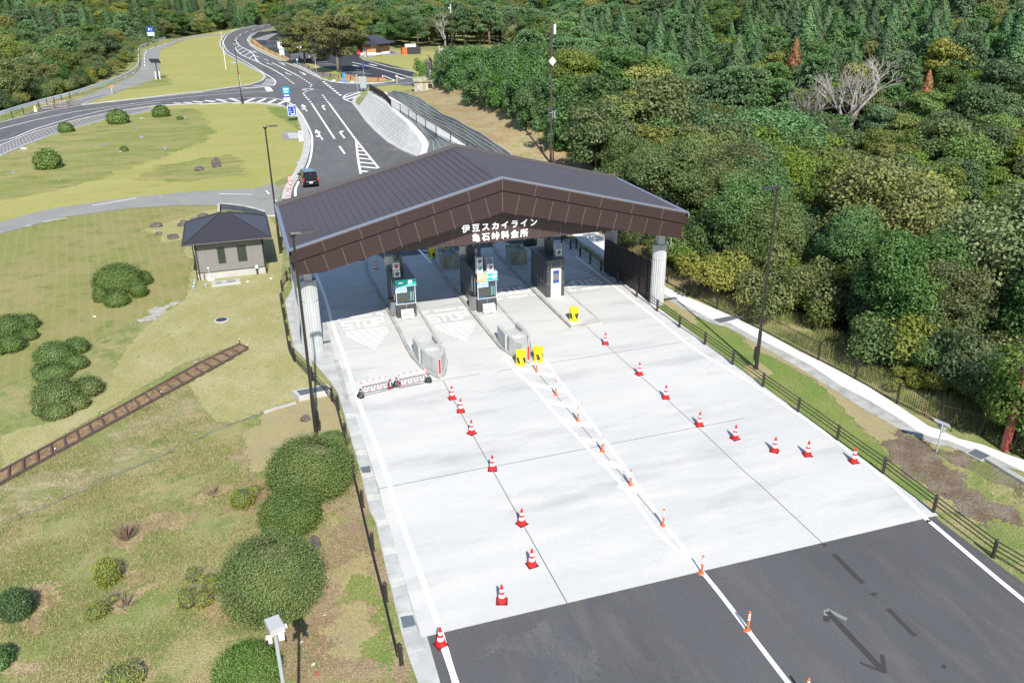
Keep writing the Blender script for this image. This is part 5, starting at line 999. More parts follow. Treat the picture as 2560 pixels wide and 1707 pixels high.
grid_slope('grey block paved bank above the walkway and its fence',[(23.98,139.08,3.0),(24.17,127.24,3.05),(23.93,113.66,3.1),(24.21,104.48,3.1),(24.36,96.12,3.1),(24.55,89.61,2.9),(25.0,81.72,2.6)],[(24.34,133.92,4.2),(25.25,120.92,4.6),(24.41,103.7,4.8),(24.76,97.43,4.8),(25.19,88.82,4.6),(25.46,80.69,4.2),(25.4,75.28,3.8)],34,5)
grid_slope('grey block paved bank between retaining wall and walkway fence',[(22.07,121.94,2.9),(22.06,109.57,2.7),(22.62,102.54,1.6),(21.17,98.25,1.0),(21.38,92.53,0.8)],[(22.6,120.22,2.85),(22.64,107.81,2.85),(22.99,99.41,2.8),(23.67,90.92,2.6),(24.14,86.29,2.3)],22,4)
wkl=[(22.64,148.33,2.6),(22.5,131.93,3.0),(21.8,123.21,3.0),(22.4,118.32,2.95),(22.53,107.31,2.9),(22.88,98.96,2.85),(23.99,90.57,2.6),(24.75,85.23,2.2)]+[(25.7,66,.3)]
wkr=[(24.93,145.61,2.6),(24.38,138.1,3.0),(24.11,126.97,3.0),(23.88,113.47,3.05),(24.25,104.65,3.0),(24.47,96.59,2.95),(24.67,90.05,2.75),(25.32,84.49,2.3)]+[(28.3,66,.3)]
b=MB(); A_=[along(wkl,arc(wkl)[-1]*i/24)[0] for i in range(25)]; C_=[along(wkr,arc(wkr)[-1]*i/24)[0] for i in range(25)]
for i in range(24): b.add([A_[i],C_[i],C_[i+1],A_[i+1]],[(3,2,1,0)])
struct(b.build('walkway',M_walk))
rail_fence([along(wkl,arc(wkl)[-1]*i/17)[0] for i in range(16)],'dark fence with fine bars along the raised walkway beside the retaining wall',h=1.15,zs=(.15,1.1),r=.05,name='walkway_fence')
P0=bpy.data.objects['walkway_fence']; o_=P0.location
pts=[along(wkl,arc(wkl)[-1]*i/17)[0] for i in range(16)]
for i,(a,c) in enumerate(zip(pts,pts[1:])):
    b=MB(); A=Vector(a)-o_; C2=Vector(c)-o_
    for k_ in range(1,24): p=A.lerp(C2,k_/24); b.tube(p+Vector((0,0,.15)),p+Vector((0,0,1.1)),.012 if i>4 else .035,n=3,cap=False)
    b.build('bar_panel',M_rail,P0)
# ---------- statue on its pedestal ----------
M_bronze=mat('bronze',(.060,.058,.062),.45,.4,var=.2,vs=4)
px,py=(34.67,168.3); t=thing('pedestal','weathered stone pedestal with dark plaques beside the side road','pedestal',(35.9,163.6,0),R(-12))
b=MB(); b.box(-2.3,2.3,-1.2,2.0,0,2.15); b.build('base',mat('pedestal_stone',(.34,.29,.22),.9,var=.35,vs=1.8,stretch=(1.5,1.5,.3),bump=.5,bs=5),t)
b=MB(); b.box(-2.5,2.5,-1.45,2.2,2.15,2.75); b.build('cap',mat('mossy_cap',(.30,.29,.19),.9,var=.3,vs=1.2,bump=.4,bs=6),t)
b=MB(); b.box(-2.9,-.8,-1.9,-1.2,0,.4); b.build('step',M_concd,t)
for x in (.75,2.0): b=MB(); b.box(x-.42,x+.42,-1.24,-1.2,.95,1.75); b.build('plaque',mat('dark_plaque',(.05,.035,.04),.4,.3),t)
b=MB(); b.box(-1.9,-1.2,-1.23,-1.2,.6,1.8); b.build('pale_slab',M_concd,t)
def skin(name,J,E,mt,label=None,cat=None,loc=(0,0,0),rz=0,parent=None,root=0,lv=1):
    me=bpy.data.meshes.new(name); me.from_pydata([j[:3] for j in J],E,[]); o=bpy.data.objects.new(name,me); col.objects.link(o)
    s_=o.modifiers.new('skin','SKIN'); s_.use_smooth_shade=True
    for i,j_ in enumerate(J): me.skin_vertices[0].data[i].radius=(j_[3],j_[4] if len(j_)>4 else j_[3]); me.skin_vertices[0].data[i].use_root=(i==root)
    u=o.modifiers.new('sub','SUBSURF'); u.levels=u.render_levels=lv
    bpy.context.view_layer.update(); m2=bpy.data.meshes.new_from_object(o.evaluated_get(bpy.context.evaluated_depsgraph_get())); col.objects.unlink(o); bpy.data.objects.remove(o)
    m2.name=name; m2.materials.clear(); m2.materials.append(mt); o=bpy.data.objects.new(name,m2); col.objects.link(o); o.location=loc; o.rotation_euler=(0,0,rz)
    if parent: o.parent=parent
    return o
t=thing('statue','dark bronze statue of a striding figure with one arm raised','statue',(37.0,164.2,2.75),R(0)); t.scale=(.92,)*3
skin('figure',[(0,0,1.75,.34),(0,0,2.35,.30),(0,0,3.0,.40),(0,0,3.35,.16),(-.05,-.05,3.62,.22),(-.1,-.05,3.85,.18),
 (-.25,-.1,1.55,.26),(-.75,-.25,1.15,.2),(-.95,-.2,.55,.13),(-1.05,-.4,.40,.12),
 (.3,.05,1.6,.27),(1.0,.15,1.15,.22),(1.8,.2,.75,.15),(2.1,.2,.45,.12),
 (-.4,0,3.15,.15),(-.75,-.2,2.75,.12),(-1.0,-.5,2.65,.1),(-1.15,-.55,2.66,.08),
 (.35,0,3.15,.15),(.1,-.3,3.75,.12),(-.35,-.3,4.2,.1),(-.6,-.3,4.45,.07)],
 [(0,1),(1,2),(2,3),(3,4),(4,5),(0,6),(6,7),(7,8),(8,9),(0,10),(10,11),(11,12),(12,13),(2,14),(14,15),(15,16),(16,17),(2,18),(18,19),(19,20),(20,21)],M_bronze,parent=t)
b=MB(); b.lathe((-.1,0,0),[(1.0,0),(.85,.3),(.6,.9),(.35,1.5),(.2,1.75)],9); 
b.v=[(x*(1+.15*math.sin(9*z+3*x)),y*(1+.15*math.cos(7*z+2*y)),z) for x,y,z in b.v]; b.build('rock_base',M_bronze,t)
# ---------- shop, enclosure, truck ----------
M_wood=mat('orange_boards',(.40,.19,.065),.7,var=.12,vs=1.5,stretch=(6,6,.4)); sx,sy=(38.03,255.64)
t=thing('shop','orange board walled building with a dark hip roof at the end of the car park','building',(38.3,255.5,0)); P=[(-1.5,1.5),(.0,.0),(3.7,-.6),(8.2,4.0),(6.5,11),(-1.5,11)]
b=MB(); b.prism(P,0,.75); b.build('base',M_cop,t); b=MB(); b.prism([(x*.99,y*.99+.03) for x,y in P],.75,3.1); w_=b.build('wall',M_wood,t)
def pane(a,c,z0,z1,m_,nm,par,off=.06):
    a=Vector(a);c=Vector(c); d=(c-a).normalized(); n_=Vector((d.y,-d.x))*off; b=MB(); b.add([(*(a+n_),z0),(*(c+n_),z0),(*(c+n_),z1),(*(a+n_),z1),(*(a-n_),z0),(*(c-n_),z0),(*(c-n_),z1),(*(a-n_),z1)],[(0,1,2,3),(7,6,5,4),(3,2,6,7),(0,4,5,1),(0,3,7,4),(1,5,6,2)]); return b.build(nm,m_,par)
M_dw=mat('dark_window',(.04,.045,.05),.15); M_pw=mat('pale_window',(.30,.31,.33),.3)
pane((.4,-.03),(1.1,-.15),2.35,2.95,M_dw,'window',t); pane((1.2,-.17),(1.8,-.27),2.35,2.95,M_dw,'window',t); pane((1.9,-.28),(3.3,-.5),2.35,2.95,M_pw,'window',t); pane((4.2,-.1),(7.7,3.5),2.3,2.95,M_dw,'window',t)
pane((-1.45,1.4),(-.5,.5),.75,2.6,M_dw,'door',t,.08); pane((-1.9,1.0),(-1.3,.45),.3,2.3,mat('vending_red',(.62,.06,.02),.4),'vending_machine',t,.25)
b=MB(); Rf=[(-3.2,1.0),(-1,-1.6),(4.6,-1.9),(10,3.4),(8,13),(-3.2,13)]; A0,A1=(2.0,4.0),(4.3,7)
v_=[(*p,3.1) for p in Rf]+[(*A0,5.0),(*A1,5.0)]; b.add(v_,[(0,1,6),(1,2,6),(2,7,6),(2,3,7),(3,4,7),(4,5,7),(5,0,6,7)]); b.prism(Rf,3.0,3.09); b.build('roof',M_hr,t)
t=thing('enclosure','dark board enclosure with an orange end in front of the dark trees','enclosure',(50.41,253.36),R(-2))
b=MB(); b.box(0,4.0,0,.15,0,2.0); b.box(3.85,4,.15,3,0,2.0); b.build('screen',mat('charcoal_board',(.022,.022,.028),.6),t); b=MB(); b.box(-1.35,-.02,.05,.2,0,1.95); b.box(-1.4,-1.3,.2,2.6,0,1.95); b.build('orange_screen',mat('orange_red',(.58,.10,.02),.6,var=.1,vs=4),t)
b=MB(); b.tube((-.3,1.9,2.0),(2.9,1.9,2.0),.75,n=16); b.build('tank',mat('cream_tank',(.66,.66,.55),.6),t)
t=thing('equipment_cage','dark mesh cage of equipment at the foot of the mast','cage',(59.42,251.12)); b=MB()
for i in range(17): b.box(i*.25,i*.25+.05,0,.05,0,1.9)
b.box(0,4.1,0,.05,1.85,1.95); b.box(0,4.1,0,.05,.1,.2); b.build('mesh_front',M_rail,t); b=MB(); b.box(.5,1.3,.4,1,0,1.5); b.build('cabinet',M_off,t); b=MB(); b.box(2,3.4,.4,1.2,0,1.3); b.build('unit',mat('cabinet_grey',(.2,.2,.21),.5),t); b=MB(); b.box(-.05,.08,-.05,.08,0,2.3); b.build('white_post',M_off,t)
M_tw=mat('truck_white',(.66,.68,.70),.4)
t=thing('box_truck','white box truck parked half behind the tree','truck',(15.55,279.5,0),R(2)); b=MB(); b.box(0,6.2,0,2.3,.95,3.25); c_=b.build('cargo_box',M_tw,t)
b=MB(); b.box(.02,6.18,-.03,-.01,3.1,3.2); b.build('rim',M_alu,c_); b=MB(); b.box(1.2,3.0,-.02,-.005,2.3,2.4); b.box(1.0,3.4,-.02,-.005,1.9,2.05); b.build('faded_lettering',mat('faded_pink',(.52,.47,.50),.6),c_)
b=MB(); b.prism([(6.35,.1),(8.1,.1),(8.1,2.2),(6.35,2.2)],.6,2.6,[(6.35,.15),(7.8,.15),(7.8,2.15),(6.35,2.15)]); b.build('cab',M_tw,t); b=MB(); b.box(.1,7.9,.3,2.0,.5,.95); b.build('chassis',M_bk,t)
for x in (1.2,2.1,7.2):
    for y in (.12,2.15): b=MB(); b.tube((x,y-.12,.45),(x,y+.12,.45),.45,n=16); b.build('wheel',M_bk,t)
# ---------- far signs and posts ----------
M_blue=mat('deep_blue',(.012,.05,.30),.4); M_cyan=mat('sky_blue',(.0,.26,.50),.4)
def sheetbox(par,nm,x0,x1,z0,z1,m_,y=0,th=.04): b=MB(); b.box(x0,x1,y-th,y,z0,z1); return b.build(nm,m_,par)
t=thing('geopark_sign','blue route sign with GEO mark and white left arrow beside the junction','sign',(8.97,152.3),R(6))
b=MB(); b.tube((0,0,0),(0,0,3.4),.04); b.build('post',M_pipe,t); s1=sheetbox(t,'top_board',-.62,.55,2.35,3.45,M_cyan,-.05); s2=sheetbox(t,'arrow_board',-.58,.52,1.75,2.35,M_blue,-.05); s3=sheetbox(t,'lower_board',-.58,.52,1.05,1.73,mat('pale_board',(.45,.50,.58),.5),-.05)
text_mesh('GEO',.42,M_sw,'lettering',s1,(-.02,-.1,3.05),ext=.005,off=.01); text_mesh('PARK',.28,M_sw,'lettering',s1,(-.02,-.1,2.62),ext=.005,off=.008)
b=MB(); b.box(-.25,.4,-.12,-.1,2.0,2.14); b.add([(-.5,-.12,2.07),(-.22,-.12,1.92),(-.22,-.12,2.22),(-.5,-.1,2.07),(-.22,-.1,1.92),(-.22,-.1,2.22)],[(0,1,2),(5,4,3)]); b.build('arrow',M_sw,s2)
t=thing('direction_board','dark blue standing board with white lettering and line at the kerb','sign',(7.93,137.06),R(6)); 
b=MB(); b.box(.1,1.35,-.06,0,.75,2.35); bd=b.build('board',M_blue,t); b=MB(); 
for q_ in ((.06,1.39,.72,.77),(.06,1.39,2.33,2.38)): b.box(q_[0],q_[1],-.07,-.03,q_[2],q_[3])
for x in (.06,1.34): b.box(x,x+.05,-.07,-.03,.72,2.38)
b.build('rim',M_sw,bd)
text_mesh('直進 案内',.2,M_sw,'lettering',bd,(.7,-.065,2.18),ext=.004); b=MB(); b.box(1.0,1.07,-.075,-.06,1.05,1.95); b.box(.45,1.15,-.075,-.06,.95,1.05); b.build('route_line',M_sw,bd); text_mesh('左',.24,M_sw,'lettering',bd,(.42,-.065,1.75),ext=.004); text_mesh('出口',.22,M_sw,'lettering',bd,(.45,-.065,1.35),ext=.004)
for x in (.12,1.33): b=MB(); b.box(x-.02,x+.02,-.03,.0,0,.75); b.box(x-.02,x+.02,.5,.54,0,.9); b.build('leg',M_bk,t)
b=MB(); b.box(.15,1.3,.0,.5,.05,.14); b.build('ballast',M_bk,t)
t=thing('parking_sign','white narrow P sign standing on the kerb edge','sign',(8.16,117.24),R(4)); b=MB(); b.box(-.28,.28,-.05,.0,.12,1.5); bd=b.build('board',M_sw,t); s1=sheetbox(bd,'blue_field',-.17,.17,1.02,1.38,M_blue,-.055,.01); text_mesh('P',.34,M_sw,'lettering',s1,(0,-.072,1.2),ext=.003,off=.006); text_mesh('出口',.18,M_blue,'lettering',bd,(0,-.06,.72),ext=.003)
b=MB(); b.box(-.25,.25,-.1,.15,0,.12); b.build('foot',M_bk,t)
t=thing('route_board','blue and white board on two posts in front of dark trees','sign',(-24.81,346.05),R(4)); 
for x in (-.9,.9): b=MB(); b.tube((x,0,0),(x,0,5.2),.07); b.build('post',M_pipe,t)
s1=sheetbox(t,'blue_board',-1.35,1.15,3.5,5.3,M_blue,-.1); s2=sheetbox(t,'white_board',-1.3,1.2,2.2,3.5,mat('pale_board',(.45,.50,.58),.5),-.1); text_mesh('P i',1.1,M_sw,'lettering',s1,(-.1,-.16,4.4),ext=.01,off=.02)
t=thing('solar_panel_post','black solar panel on a thick post beside the old road','solar panel',(-15.12,210.44),R(5)); b=MB(); b.tube((0,0,0),(0,0,3.9),.1); b.build('post',M_bk,t); b=MB(); b.add([(-1.0,-.6,3.7),(1.1,-.7,3.55),(.7,1.1,4.3),(-1.3,1.1,4.4),(-1.0,-.6,3.62),(1.1,-.7,3.47),(.7,1.1,4.22),(-1.3,1.1,4.32)],[(0,1,2,3),(7,6,5,4),(0,4,5,1),(1,5,6,2),(2,6,7,3),(3,7,4,0)]); b.build('panel',mat('solar_black',(.02,.022,.028),.25),t)
for x in (-.45,.35): b=MB(); b.tube((x,.1,0),(x,.1,1.7),.13); b.build('battery_tube',M_off,t)
t=thing('flag_pole','thin white pole on the lawn by the road bend','pole',(-0.4,227.83)); b=MB(); b.lathe((0,0,0),[(.09,0),(.05,8.6)],8); b.build('shaft',M_off,t); b=MB(); b.lathe((0,0,8.6),[(.1,0),(.1,.15)],8); b.build('finial',M_off,t)
for p,h,lb in (((19.92,211.34),4.2,'thin pole with twin white heads in front of the parked motorcycles'),((2.04,186.97),3.0,'thin pole with a small red sign on the triangular lawn'),((33.33,180.17),1.8,'short thin white pole in the side road')):
    t=thing('thin_pole',lb,'pole',p); b=MB(); b.tube((0,0,0),(0,0,h),.04); b.build('shaft',M_off,t); b=MB(); b.box(-.15,.15,-.04,.0,h-.4,h) ; b.build('head',M_cr if h==3. else M_off,t)
t=thing('parking_post_sign','thin grey post with a small blue sign in the car park','sign',(28.68,194.8)); b=MB(); b.tube((0,0,0),(0,0,3.3),.04); b.build('post',M_pipe,t); s_=sheetbox(t,'blue_plate',-.2,.2,2.6,3.35,M_blue,-.05); sheetbox(t,'lower_plate',-.2,.2,2.0,2.5,M_blue,-.05)
t=thing('shop_notice','dark notice board on two legs in front of the shop','notice board',(41.03,251.4),R(15)); b=MB(); b.box(0,1.5,-.05,.0,.9,2.3); b.build('board',mat('notice_brown',(.035,.02,.018),.5),t)
for x in (0,1.5): b=MB(); b.box(x-.04,x+.04,-.04,.04,0,2.35); b.build('leg',M_bk,t)
t=thing('info_pillar','grey pillar with a blue round sign near the shop','pillar',(37.46,249.34)); b=MB(); b.box(-.3,.3,-.2,.2,0,1.6); b.build('pillar',M_concd,t); b=MB(); b.tube((0,-.22,1.8),(0,-.16,1.8),.3,n=14); b.build('disc',M_blue,t)
t=thing('sign_back','grey back of a double road sign at the end of the retaining wall','sign',(24.52,169.64),R(-8))
for x in (-.2,.5): b=MB(); b.tube((x,0,0),(x,0,2.9),.04); b.build('post',M_pipe,t)
M_gal=mat('sign_back_grey',(.36,.39,.40),.4,.4); sheetbox(t,'upper_back',-.65,.85,1.7,2.9,M_gal,-.05); sheetbox(t,'lower_back',-.4,.75,.7,1.6,M_gal,-.05)
t=thing('signal_post','thin post with grey discs left of the grey sign back','sign',(23.64,170.44)); b=MB(); b.tube((0,0,0),(0,0,3.1),.04); b.build('post',M_pipe,t)
for z in (3.0,2.5,2.0): b=MB(); b.tube((-.02,-.06,z),(-.02,-.02,z),.2,n=12); b.build('disc',M_gal,t)
t=thing('white_board_stand','white board stand by the far parking fence','sign',(15.75,265.37)); b=MB(); b.box(-.8,.6,-.1,.1,0,1.7); b.build('board',mat('board_grey',(.45,.5,.52),.5),t); b=MB(); b.box(-.9,.7,-.2,.2,0,.1); b.build('foot',M_pipe,t)
t=thing('worker_figure_sign','small blue roadside marker on the striped kerb area','marker',(23.35,188.18)); b=MB(); b.box(-.25,.25,-.05,.0,.5,1.9); b.build('panel',M_cyan,t); b=MB(); b.box(-.55,.55,-.3,.3,0,.3); b.build('foot',mat('blue_base',(.02,.15,.42),.5),t)
t=thing('arrow_sign','small orange arrow sign at the start of the cobbled wedge','sign',(-22.33,186.89)); b=MB(); b.tube((0,0,0),(0,0,1.3),.04); b.build('post',M_off,t); b=MB(); b.box(-.25,.25,-.05,0,.9,1.5); b.build('plate',mat('orange_plate',(.75,.2,.03),.5),t)
# ---------- masts ----------
zt=terrain(32,85)
t=thing('antenna_pole','tall dark utility pole with white antenna panels rising behind the canopy roof','pole',(32,85,zt)); ptop=(31.97,85.0,15.71); dm=(31.76,85.0,12.14)
M_pole=mat('pole_dark',(.055,.04,.037),.7); b=MB(); b.lathe((0,0,0),[(.13,0),(.09,ptop[2]-zt)],12); b.build('shaft',M_pole,t)
b=MB(); b.box(.14,.38,-.2,-.05,ptop[2]-zt-.95,ptop[2]-zt); b.build('top_antenna',M_steelw,t)
zz=dm[2]-zt; b=MB(); b.add([(-.42,-.3,zz),(0,-.3,zz-.48),(.42,-.3,zz),(0,-.3,zz+.48),(-.42,-.22,zz),(0,-.22,zz-.48),(.42,-.22,zz),(0,-.22,zz+.48)],[(0,1,2,3),(7,6,5,4),(0,4,5,1),(1,5,6,2),(2,6,7,3),(3,7,4,0)]); b.build('diamond_antenna',M_steelw,t)
b=MB(); b.box(.1,.4,-.15,.15,ptop[2]-zt-9.3,ptop[2]-zt-8.6); b.build('equipment_box',M_pipe,t); b=MB(); b.box(-.3,.3,-.25,-.1,ptop[2]-zt-8.8,ptop[2]-zt-8.75); b.build('bracket',M_pipe,t)
t=thing('mast','tall black mast with a white tube top beside the equipment cage','mast',(63.4,251.5,0)); b=MB(); b.lathe((0,0,0),[(.22,0),(.18,11)],10); b.build('shaft',M_bk,t); b=MB(); b.tube((0,0,10.8),(0,0,13.4),.17); b.build('white_tube',M_steelw,t); b=MB(); b.lathe((-.5,-.1,12.2),[(.2,0),(.3,.2),(.2,.4)],10); b.build('dome',M_steelw,t)
for i,(zc) in enumerate((2,4,6,8)): b=MB(); b.box(-.3,.3,-.25,.25,zc,zc+.08); b.build('clamp',M_bk,t)
# camera mast at the bottom and solar post on the right
t=thing('camera_mast','thin grey mast with a white camera box at the bottom of the photo','camera mast',(-.74,17.29,0)); tp=(0,0,5.25)
b=MB(); b.tube((0,0,0),(0,0,tp[2]-.1),.05,n=10); b.build('shaft',M_pipe,t); b=MB(); zc=tp[2]; b.box(-.16,.2,-.25,.25,zc-.05,zc+.14,rz=.25); b.build('camera_box',mat('camera_white',(.38,.38,.38),.5),t)
b=MB(); b.box(-.22,-.08,-.33,-.22,zc-.2,zc-.02); b.build('lens_unit',M_off,t); b=MB(); b.box(.08,.22,-.3,-.2,zc-.2,zc-.02); b.build('lens_unit',M_off,t); b=MB(); b.tube((.2,0,zc-.05),(.3,.02,zc-.05),.06); b.build('floodlight',M_cw,t)
for x in (-.2,.24): b=MB(); b.box(x-.02,x+.03,-.36,-.3,zc-.24,zc-.06); b.build('bracket',M_bk,t)
t=thing('solar_light','grey post with a small tilted solar panel beside the walkway','solar light',(28.47,25.31)); b=MB(); b.tube((0,0,0),(0,0,1.45),.035); b.build('post',M_pipe,t); b=MB(); b.add([(-.35,.15,1.62),(.3,-.2,1.34),(.45,.05,1.34),(-.2,.4,1.62),(-.35,.15,1.59),(.3,-.2,1.31),(.45,.05,1.31),(-.2,.4,1.59)],[(0,1,2,3),(7,6,5,4),(0,4,5,1),(1,5,6,2),(2,6,7,3),(3,7,4,0)]); b.build('panel',M_pipe,t); b=MB(); b.box(.02,.2,-.06,.06,1.02,1.12); b.box(.05,.3,-.02,.3,1.15,1.3); b.build('lamp_unit',M_gal,t)
M_rp=mat('rust_red_pole',(.26,.055,.045),.5,var=.15,vs=3)
t=thing('red_lamp_pole','thick rust red lamp pole leaving the photo at the right edge','lamp pole',(31.44,24.38)); b=MB(); b.box(-.13,.13,-.13,.13,0,2.4); b.build('lower_shaft',M_rp,t); b=MB(); b.box(-.09,.09,-.09,.09,2.4,5.5); b.build('upper_shaft',M_rp,t); b=MB(); b.box(-.15,.15,-.15,.15,2.36,2.42); b.build('collar',M_rp,t)
ZL=-8.5; lp=(70.81,62.81)
t=thing('lantern_post','red lamp post with two white hanging lanterns on the lower road','lamp post',(*lp,ZL)); 
b=MB(); b.box(-.14,.14,-.14,.14,0,4.9); b.build('post',M_rp,t); b=MB(); b.tube((-1.0,.3,4.2),(1.0,-.3,4.2),.035); b.build('cross_arm',M_rp,t)
for x in (-.95,.85):
    b=MB(); b.lathe((x,-x*.3,3.35),[(.13,0),(.24,.45)],8); b.build('lantern',M_cw,t); b=MB(); b.lathe((x,-x*.3,3.8),[(.38,0),(.12,.2),(.03,.3)],8); b.build('lantern_cap',mat('lilac_grey',(.5,.5,.56),.5),t)
# lower road with edge line, fence post
lr=[(79.01,80.54),(79.71,72.9),(78.49,65.91),(77.35,61.16)]; dx_=lambda P,a,b_:[(x+a,y+b_) for x,y in P]
low=[(x,y) for x,y in lr]; lowr=[(38,60)]+[(52,66)]+low+[(95,40),(120,0),(80,-10)]+[(70,30),(60,42),(46,44)]
b=MB(); ribbon(b,[(lr[0][0]-30,lr[0][1]+16)]+[(x-2.2,y-3.6) for x,y in lr]+[(lr[-1][0]+20,lr[-1][1]-22)],8,-8.42); struct(b.build('lower_road',M_asph)); b=MB(); ribbon(b,[(x,y) for x,y in lr],.2,-8.40); struct(b.build('edge_line',M_white))
low_l=[(52.66,48.52),(48.46,48.4),(47.68,40.64),(47.9,38.04)]
t=thing('round_post_fence','grey round post and rail at the right edge beside the lower road','fence',(*(77.69,64.86),-8.5)); b=MB(); b.tube((0,0,0),(0,0,1.5),.16); b.build('post',M_pipe,t); b=MB(); b.tube((0,0,1.5),(0,0,1.6),.22); b.build('post_cap',M_gal,t); b=MB(); b.tube((.1,0,1.1),(4,-1.4,1.1),.09); b.build('rail',M_gal,t)
# ---------- car on the road ----------
M_car=mat('car_black',(.010,.011,.013),.18,.2,.6); M_cg=mat('car_glass',(.02,.035,.055),.05,0,.9)
t=thing('car','black van driving away on the road just beyond the canopy','car',(6.75,89.3,0),R(3)); hw=.86; t.scale=(.93,.93,.88)
def loft(secs,mt,nm,par):
    "secs: (y, half width, z list from bottom to top with half widths)"
    b=MB(); n=len(secs[0][1])
    for y,pr in secs: pass
    vs=[]
    for y,pr in secs: vs+=[(x,y,z) for x,z in pr]+[(-x,y,z) for x,z in pr[::-1]]
    m_=2*n; fs=[]
    for k_ in range(len(secs)-1):
        for i in range(m_): j_=(i+1)%m_; fs.append((k_*m_+i,k_*m_+j_,(k_+1)*m_+j_,(k_+1)*m_+i))
    fs+=[tuple(range(m_))[::-1],tuple(range((len(secs)-1)*m_,len(secs)*m_))]; b.add(vs,fs); return b.build(nm,mt,par)
pr=lambda hb,zt,ht:[(hb-.05,.25),(hb,.5),(hb,.95),(hb-.04,1.08),(ht,zt)]
body=loft([(0,[(.78,.3),(.84,.5),(.84,.9),(.82,1.0),(.80,1.05)]),(.12,pr(.87,1.6,.72)),(.5,pr(.88,1.78,.70)),(2.6,pr(.88,1.8,.70)),(3.5,pr(.87,1.2,.74)),(4.5,pr(.82,.95,.70)),(4.65,[(.7,.3),(.74,.5),(.74,.75),(.7,.8),(.6,.82)])],M_car,'body',t)
b=MB(); b.add([(-.68,.02,1.12),(.68,.02,1.12),(.62,.16,1.62),(-.62,.16,1.62)],[(0,1,2,3)]); b.add([(-.72,.08,1.1),(.72,.08,1.1),(.66,.3,1.66),(-.66,.3,1.66)],[(0,1,2,3)]); b.build('rear_window',M_cg,t)
for s_ in (-1,1):
    b=MB(); b.add([(s_*.865,.4,1.1),(s_*.865,3.0,1.1),(s_*.735,2.6,1.66),(s_*.735,.6,1.66)],[(0,1,2,3)]); b.build('side_window',M_cg,t)
    b=MB(); b.box(s_*.8-.08,s_*.8+.08,-.02,.1,.85,1.15); b.build('tail_light',mat('tail_red',(.55,.02,.02),.25),t)
    b=MB(); b.box(s_*.98-.11,s_*.98+.11,2.85,2.97,1.05,1.22); b.build('mirror',M_car,t)
    for y in (.85,3.75): b=MB(); b.tube((s_*.72,y,.32),(s_*.9,y,.32),.32,n=20); wl_=b.build('wheel',M_bk,t); b=MB(); b.tube((s_*.88,y,.32),(s_*.91,y,.32),.19,n=12); b.build('rim',M_alu,wl_)
b=MB(); b.box(-.18,.18,-.045,-.02,.55,.72); b.build('number_plate',M_cw,t); b=MB(); b.box(-.8,.8,-.08,.02,.35,.55); b.build('bumper',M_car,t); b=MB(); b.box(-.55,.55,-.05,-.03,.76,.8); b.build('chrome_strip',M_alu,t)
b=MB(); b.box(-.6,.6,.5,2.5,1.80,1.81); b.build('roof_glass',M_cg,t); b=MB(); b.box(-.12,.12,.03,.07,1.64,1.68); b.build('stop_lamp',mat('tail_red',(.55,.02,.02),.25),t)
# a parked car glimpsed below the trees
wp_=(51.55,47.49)
t=thing('parked_car','dark parked car glimpsed through the leaves below the walkway','car',(wp_[0]+1,wp_[1]+.5,terrain(*wp_)),R(60)); b=MB(); b.prism([(-.85,-2.1),(.85,-2.1),(.85,2.1),(-.85,2.1)],.3,.95); b.prism([(-.8,-1.6),(.8,-1.6),(.8,1.2),(-.8,1.2)],.95,1.45,[(-.65,-1.2),(.65,-1.2),(.65,.6),(-.65,.6)]); b.build('body',M_car,t)
for s_ in (-1,1):
    for y in (-1.3,1.3): b=MB(); b.tube((s_*.7,y,.32),(s_*.9,y,.32),.32,n=16); wl_=b.build('wheel',M_bk,t); b=MB(); b.tube((s_*.89,y,.32),(s_*.92,y,.32),.2,n=10); b.build('rim',M_alu,wl_)
# ---------- motorcycles and riders in the car park ----------
def moto(x,y,rz,label):
    t=thing('motorcycle',label,'motorcycle',(x,y,.03),rz,'motorcycles in the car park')
    for yy in (-.7,.72): b=MB(); b.tube((-.06,yy,.32),(.06,yy,.32),.32,n=16); b.build('wheel',M_bk,t)
    skin('body',[(0,-.65,.6,.12),(0,-.2,.78,.16),(0,.25,.85,.2),(0,.55,.95,.12),(0,.72,.4,.05)],[(0,1),(1,2),(2,3),(3,4)],mat('moto_dark',(.03,.035,.05),.3,.3),parent=t)
    b=MB(); b.tube((-.33,.5,1.05),(.33,.5,1.05),.02); b.build('handlebar',M_alu,t); b=MB(); b.tube((.13,-.6,.35),(.13,.1,.32),.05); b.build('exhaust',M_alu,t); return t
bx=[(18.88,241.71),(20.78,237.62),(21.93,241.15),(23.68,243.68),(19.52,239.8)]
for i,(lb,rz) in enumerate((('motorcycle left of the tree trunk in the car park',.3),('motorcycle in front of the rider in a white shirt',.9),('motorcycle just right of the rider in a white shirt',1.2),('motorcycle nearest the thin white pole',.4))): moto(*bx[i],rz,lb)
